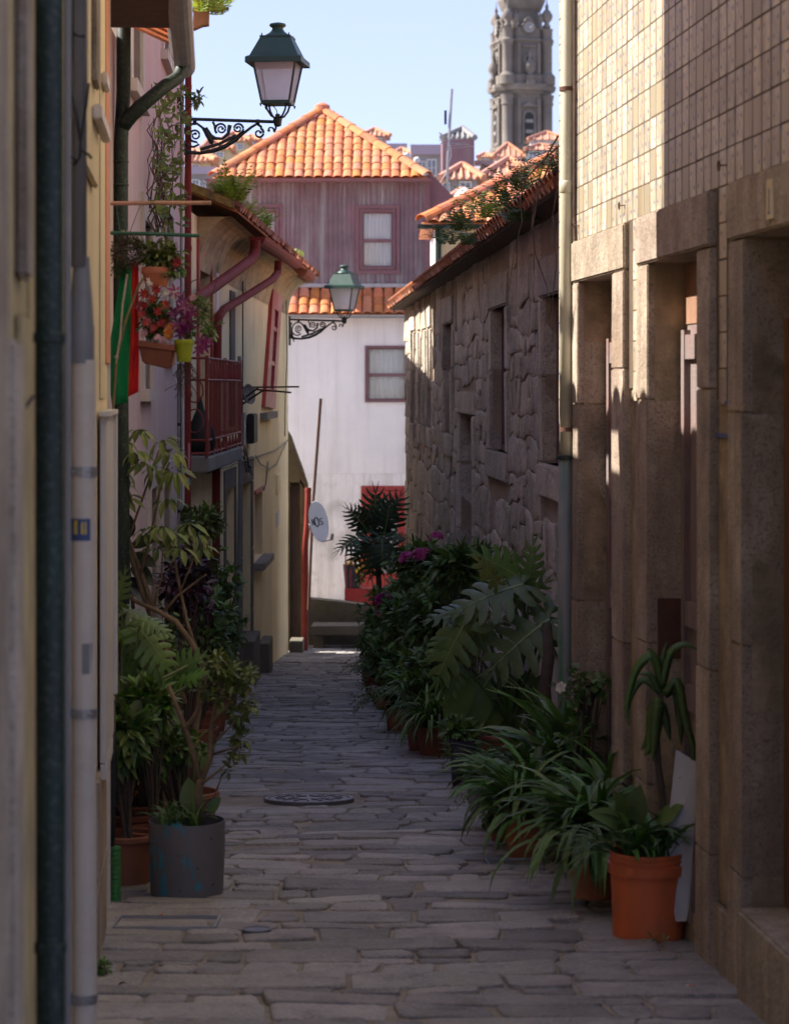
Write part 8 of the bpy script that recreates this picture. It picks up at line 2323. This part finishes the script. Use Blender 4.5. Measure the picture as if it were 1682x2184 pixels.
# moss ball
t = thing('hanging_basket', h_(272, 545), 'brown mossy hanging basket above the flag', 'hanging basket')
rnd = random.Random(121); mb = MB()
for k in range(900):
    u = rvec(rnd); r = rnd.uniform(.5, 1); q = h_(272, 538) + Vector((u.x * .075, u.y * .07, u.z * .075)) * r; d = (u + rvec(rnd)).normalized(); b = len(mb.v); s = d.cross(Vector((.3, 1, .2))).normalized() * .0018
    mb.v += [tuple(q - s), tuple(q + s), tuple(q + d * .03)]; mb.f.append((b, b + 1, b + 2))
foliage(mb, 'moss', t, 'moss')
mb = MB()
for az in (2.0, 1.2, .6, 2.6): blade(mb, h_(268, 510), az, .05, .010, radians(70), radians(40), 4)
foliage(mb, 'rope', t, 'dry_spikes')
for (dx, dy, sx_) in ((250, 575, 1), (290, 520, 1)):
    mb = MB(); leaf_cloud(mb, h_(dx, dy), (.035, .03, .03), 40, .02, .006, rnd, 5); foliage(mb, 'fern_dark', t)
# hanging planter with green leaves
t = thing('hanging_planter', h_(335, 590), 'hanging terracotta planter with green and reddish foliage under the green rod', 'hanging planter')
pot(t, h_(334, 612), .062, .048, .085, 'terracotta', .004)
mb = MB(); leaf_cloud(mb, h_(345, 545), (.11, .07, .07), 85, .045, .018, rnd, 6); foliage(mb, 'leaf_olive', t)
mb = MB(); leaf_cloud(mb, h_(370, 570), (.06, .05, .05), 22, .04, .016, rnd, 5); foliage(mb, 'leaf_dark', t)
put_leaf(t, WHL[1], h_(345, 555), h_(350, 600, -.04), (0, -.9, .4)); put_leaf(t, WHL[1], h_(330, 545), h_(318, 580, -.04), (0, -.9, .4))
# flowers in the window boxes
t = thing('flower_box', h_(338, 775), 'terracotta window box packed with red, white and pink flowers', 'flower box')
mb = MB(); mb.hexa([h_(305, 775, -.03), h_(362, 788, -.03), h_(372, 782, .12), h_(305, 770, .12), h_(296, 738, -.05), h_(372, 748, -.05), h_(378, 742, .14), h_(296, 735, .14)]); bevel(mb.build('box', M['terra_dark'], t), .006, 2)
mb = MB(); mb.hexa([h_(295, 738, -.055), h_(373, 748, -.055), h_(379, 743, .145), h_(295, 735, .145), h_(295, 728, -.055), h_(373, 738, -.055), h_(379, 733, .145), h_(295, 725, .145)]); mb.build('rim', M['terra_dark'], t)
for m, spots, r in (('fl_red', [(312, 655), (325, 640), (318, 690), (338, 665), (345, 688), (306, 672), (300, 650), (330, 700), (350, 650), (310, 630), (335, 620), (352, 560), (362, 575), (380, 560)], .025), ('fl_white', [(322, 602), (332, 612), (352, 626), (368, 620), (374, 632)], .021),
                    ('fl_pale', [(335, 722), (346, 726), (412, 636), (308, 712)], .018), ('fl_orange', [(358, 705), (366, 700), (352, 570), (360, 715)], .026)):
    mb = MB()
    for (x, y) in spots:
        for q in range(2): flower(mb, h_(x + rnd.uniform(-4, 4), y + rnd.uniform(-4, 4), rnd.uniform(-.05, .02)), (rnd.uniform(-.6, .6), -1, rnd.uniform(-.2, .6)), r * rnd.uniform(.8, 1.15), 8, rnd, .45, .36)
    o = mb.build('blossoms', M[m], t); o['kind'] = 'stuff'
mb = MB(); leaf_cloud(mb, h_(335, 680, .05), (.09, .05, .11), 120, .035, .014, rnd, 6); foliage(mb, 'leaf_dark', t)
t = thing('hanging_pot', h_(393, 772), 'lime green plastic pot with purple lilies hanging over the lane', 'hanging pot')
pot(t, h_(393, 772), .041, .030, .098, 'pot_lime', .003, .022)
mb = MB()
for (x, y) in ((372, 622), (388, 640), (384, 662), (398, 676), (410, 668), (378, 690), (392, 700), (404, 694), (385, 712), (430, 728), (436, 740), (425, 748), (440, 730), (370, 668), (395, 655)):
    flower(mb, h_(x, y, rnd.uniform(-.07, -.02)), (rnd.uniform(-.6, .6), -1, rnd.uniform(-.2, .7)), 0.038 * rnd.uniform(.8, 1.15), 6, rnd, .3, .34)
o = mb.build('lilies', M['fl_magenta'], t); o['kind'] = 'stuff'
mb = MB(); leaf_cloud(mb, h_(425, 660), (.05, .05, .07), 40, .035, .008, rnd, 6); leaf_cloud(mb, h_(440, 700, .05), (.06, .05, .05), 14, .04, .022, rnd, 4); leaf_cloud(mb, h_(395, 700, .03), (.06, .03, .05), 30, .03, .012, rnd, 5); foliage(mb, 'leaf', t)
mb = MB()
for k in range(26):
    p = h_(395 + rnd.uniform(-16, 16), 776, .04); stem(mb, [p, p + Vector((rnd.uniform(-.05, .05), 0, -.05)), p + Vector((rnd.uniform(-.09, .09), rnd.uniform(-.03, .03), rnd.uniform(-.16, -.06)))], .0018, .001, 4)
for (a, b, c3) in (((380, 720), (430, 690), (462, 600)), ((415, 730), (450, 705), (470, 690)), ((380, 640), (410, 600), (440, 590))): stem(mb, [h_(*a), h_(*b), h_(*c3)], .003, .0015, 4)
mb.build('dry_twigs', M['bark_dark'], t)
# flag with its cane and rope
t = thing('flag', h_(265, 862), 'green and red flag hanging vertically from the cream corner', 'flag')
def cloth(name, pts_l, pts_r, m, n=14, mcol=10, amp=.010, seed=0):
    mb = MB()
    for i in range(n + 1):
        v = i / n
        def at(pts):
            q = v * (len(pts) - 1); k = min(int(q), len(pts) - 2); f = q - k
            return (pts[k][0] + (pts[k + 1][0] - pts[k][0]) * f, pts[k][1] + (pts[k + 1][1] - pts[k][1]) * f)
        a, b = at(pts_l), at(pts_r)
        for j in range(mcol + 1):
            u = j / mcol; x = a[0] + (b[0] - a[0]) * u; y = a[1] + (b[1] - a[1]) * u
            mb.v.append(tuple(h_(x, y, .03 + amp * sin(u * 7 + v * 2.2 + seed) + amp * .6 * sin(u * 3 - v * 5))))
    for i in range(n):
        for j in range(mcol): k = i * (mcol + 1) + j; mb.f.append((k, k + 1, k + mcol + 2, k + mcol + 1))
    o = mb.build(name, M[m], t, smooth=True)
    md = o.modifiers.new('thickness', 'SOLIDIFY'); md.thickness = .0012
    return o
cloth('green_field', [(262, 560), (240, 700), (227, 770), (240, 865)], [(281, 560), (281, 660), (277, 760), (273, 858)], 'flag_green', amp=.014)
cloth('yellow_line', [(280.6, 620), (280.6, 660), (276.6, 760), (273, 850)], [(282, 620), (282, 660), (278, 760), (274.6, 850)], 'flag_yellow', amp=.0, seed=1)
cloth('red_field', [(281.6, 560), (281.6, 660), (277.6, 760), (274, 846)], [(296, 560), (297, 680), (297, 780), (296, 836)], 'flag_red', amp=.008, seed=2)
t = thing('cane', h_(243, 880), 'bamboo cane tied across the flag with a pale rope', 'cane')
mb = MB(); mb.tube([h_(240, 900, -.02), h_(250, 760, -.03), h_(270, 680, -.04), h_(296, 610, -.04), h_(325, 565, -.02)], .0055, 8); mb.build('cane_rod', M['bamboo'], t)
mb = MB(); mb.tube([h_(272, 585, -.03), h_(262, 650, -.04), h_(257, 720, -.04), h_(248, 775, -.035)], .005, 6); mb.build('rope', M['rope'], t)
mb = MB(); mb.lathe([(.001, -.01), (.009, -.005), (.010, .004), (.001, .01)], h_(249, 762, -.035), 8, caps=False); mb.build('knot', M['rope'], t)

# climbing vine on the pink wall
t = thing('climbing_vine', PINK.p(14, .05, gz(14)), 'tangled thin vine with sparse leaves climbing the pink wall', 'vine')
rnd = random.Random(131)
for k in range(18):
    x = rnd.uniform(300, 345); y = rnd.uniform(430, 520); pts = []
    for i in range(9):
        Y = 4335 / (609 - x); pts.append(PINK.p(max(11.5, min(18, Y)), .04 + rnd.uniform(0, .06), EYE + (HY - y) * Y / FD)); x += rnd.uniform(-4, 4.5); y -= rnd.uniform(25, 38); x = max(285, min(362, x))
    mb = MB(); stem(mb, pts, .0055, .002, 5); mb.build('vine_stem', M['bark_dark'], t)
mb = MB()
for k in range(95):
    x = rnd.uniform(298, 368); y = rnd.uniform(185, 490); Y = 4335 / (609 - x); q = PINK.p(Y, .10, EYE + (HY - y) * Y / FD)
    for j in range(3): oval(mb, q, rvec(rnd) + Vector((.3, -.3, 0)), Vector((0, -1, .5)) + rvec(rnd) * .5, .06, .026)
foliage(mb, 'leaf_olive', t)
# leaf sprig near the lamp and ferns at the eaves
t = thing('wall_shrub', P(385, 215, 19.0), 'little shrub with small leaves growing out above the lamp bracket', 'shrub')
mb = MB(); 
for (x, y) in ((366, 205), (378, 225), (360, 240), (418, 215), (424, 208), (390, 195)): leaf_cloud(mb, P(x, y, 18.8), (.06, .05, .06), 7, .07, .028, rnd, 4)
foliage(mb, 'leaf_olive', t)
mb = MB()
for (a, b, c3) in (((330, 270), (360, 235), (385, 195)), ((340, 265), (390, 240), (420, 214)), ((335, 280), (360, 255), (366, 205))): stem(mb, [P(*a, 18.8), P(*b, 18.8), P(*c3, 18.8)], .007, .004, 5)
mb.build('twigs', M['bark_dark'], t)
for i, (dx, dy, Y, L, m, n, lab) in enumerate(((488, 446, 22.4, .50, 'fern', 60, 'tall bright fern growing on the tiles of the yellow house'), (560, 492, 25.0, .40, 'fern', 24, 'smaller fern lower on the yellow house eave'), (520, 470, 23.4, .34, 'fern', 20, 'low fern beside the tall bright one'),
                                               (450, 18, 12.3, .20, 'fern', 26, 'little fern sprouting from the pink house eave end'), (606, 540, 29.5, .16, 'fern', 16, 'small fern where the red gutter ends'), (628, 545, 31.5, .14, 'fern', 12, 'tiny fern on the cracked end of the red gutter'))):
    base = P(dx, dy, Y); t = thing('fern', base, lab, 'fern'); mb = MB(); rnd2 = random.Random(140 + i)
    for k in range(n): fern_frond(mb, base + Vector((rnd2.uniform(-.06, .06), rnd2.uniform(-.1, .1), -.02)), rnd2.uniform(0, 2 * pi), L * rnd2.uniform(.5, 1.1), radians(rnd2.uniform(50, 90)), radians(rnd2.uniform(-20, 70)), rnd2, .085)
    foliage(mb, m, t)
# balcony greenery
t = thing('balcony_plant', YELLOW.p(23.2, .1, 1.05), 'small leafy plants behind the balcony railing foot', 'plant')
mb = MB(); leaf_cloud(mb, YELLOW.p(22.8, .10, 1.15), (.07, .8, .08), 60, .06, .025, rnd, 5); foliage(mb, 'leaf_olive', t)
# weeds and moss at wall feet
t = thing('weeds', G(215, 2085), 'tuft of small weeds at the foot of the white drainpipe', 'weed'); mb = MB(); leaf_cloud(mb, G(216, 2080) + Vector((0, 0, .03)), (.05, .05, .025), 30, .025, .010, rnd, 5); foliage(mb, 'leaf', t)
t = thing('weeds', G(1045, 1705), 'little weed lying on the paving before the plum pot', 'weed'); mb = MB(); leaf_cloud(mb, G(1030, 1718) + Vector((-.06, 0, .04)), (.09, .05, .02), 22, .025, .010, rnd, 5); foliage(mb, 'leaf_olive', t)
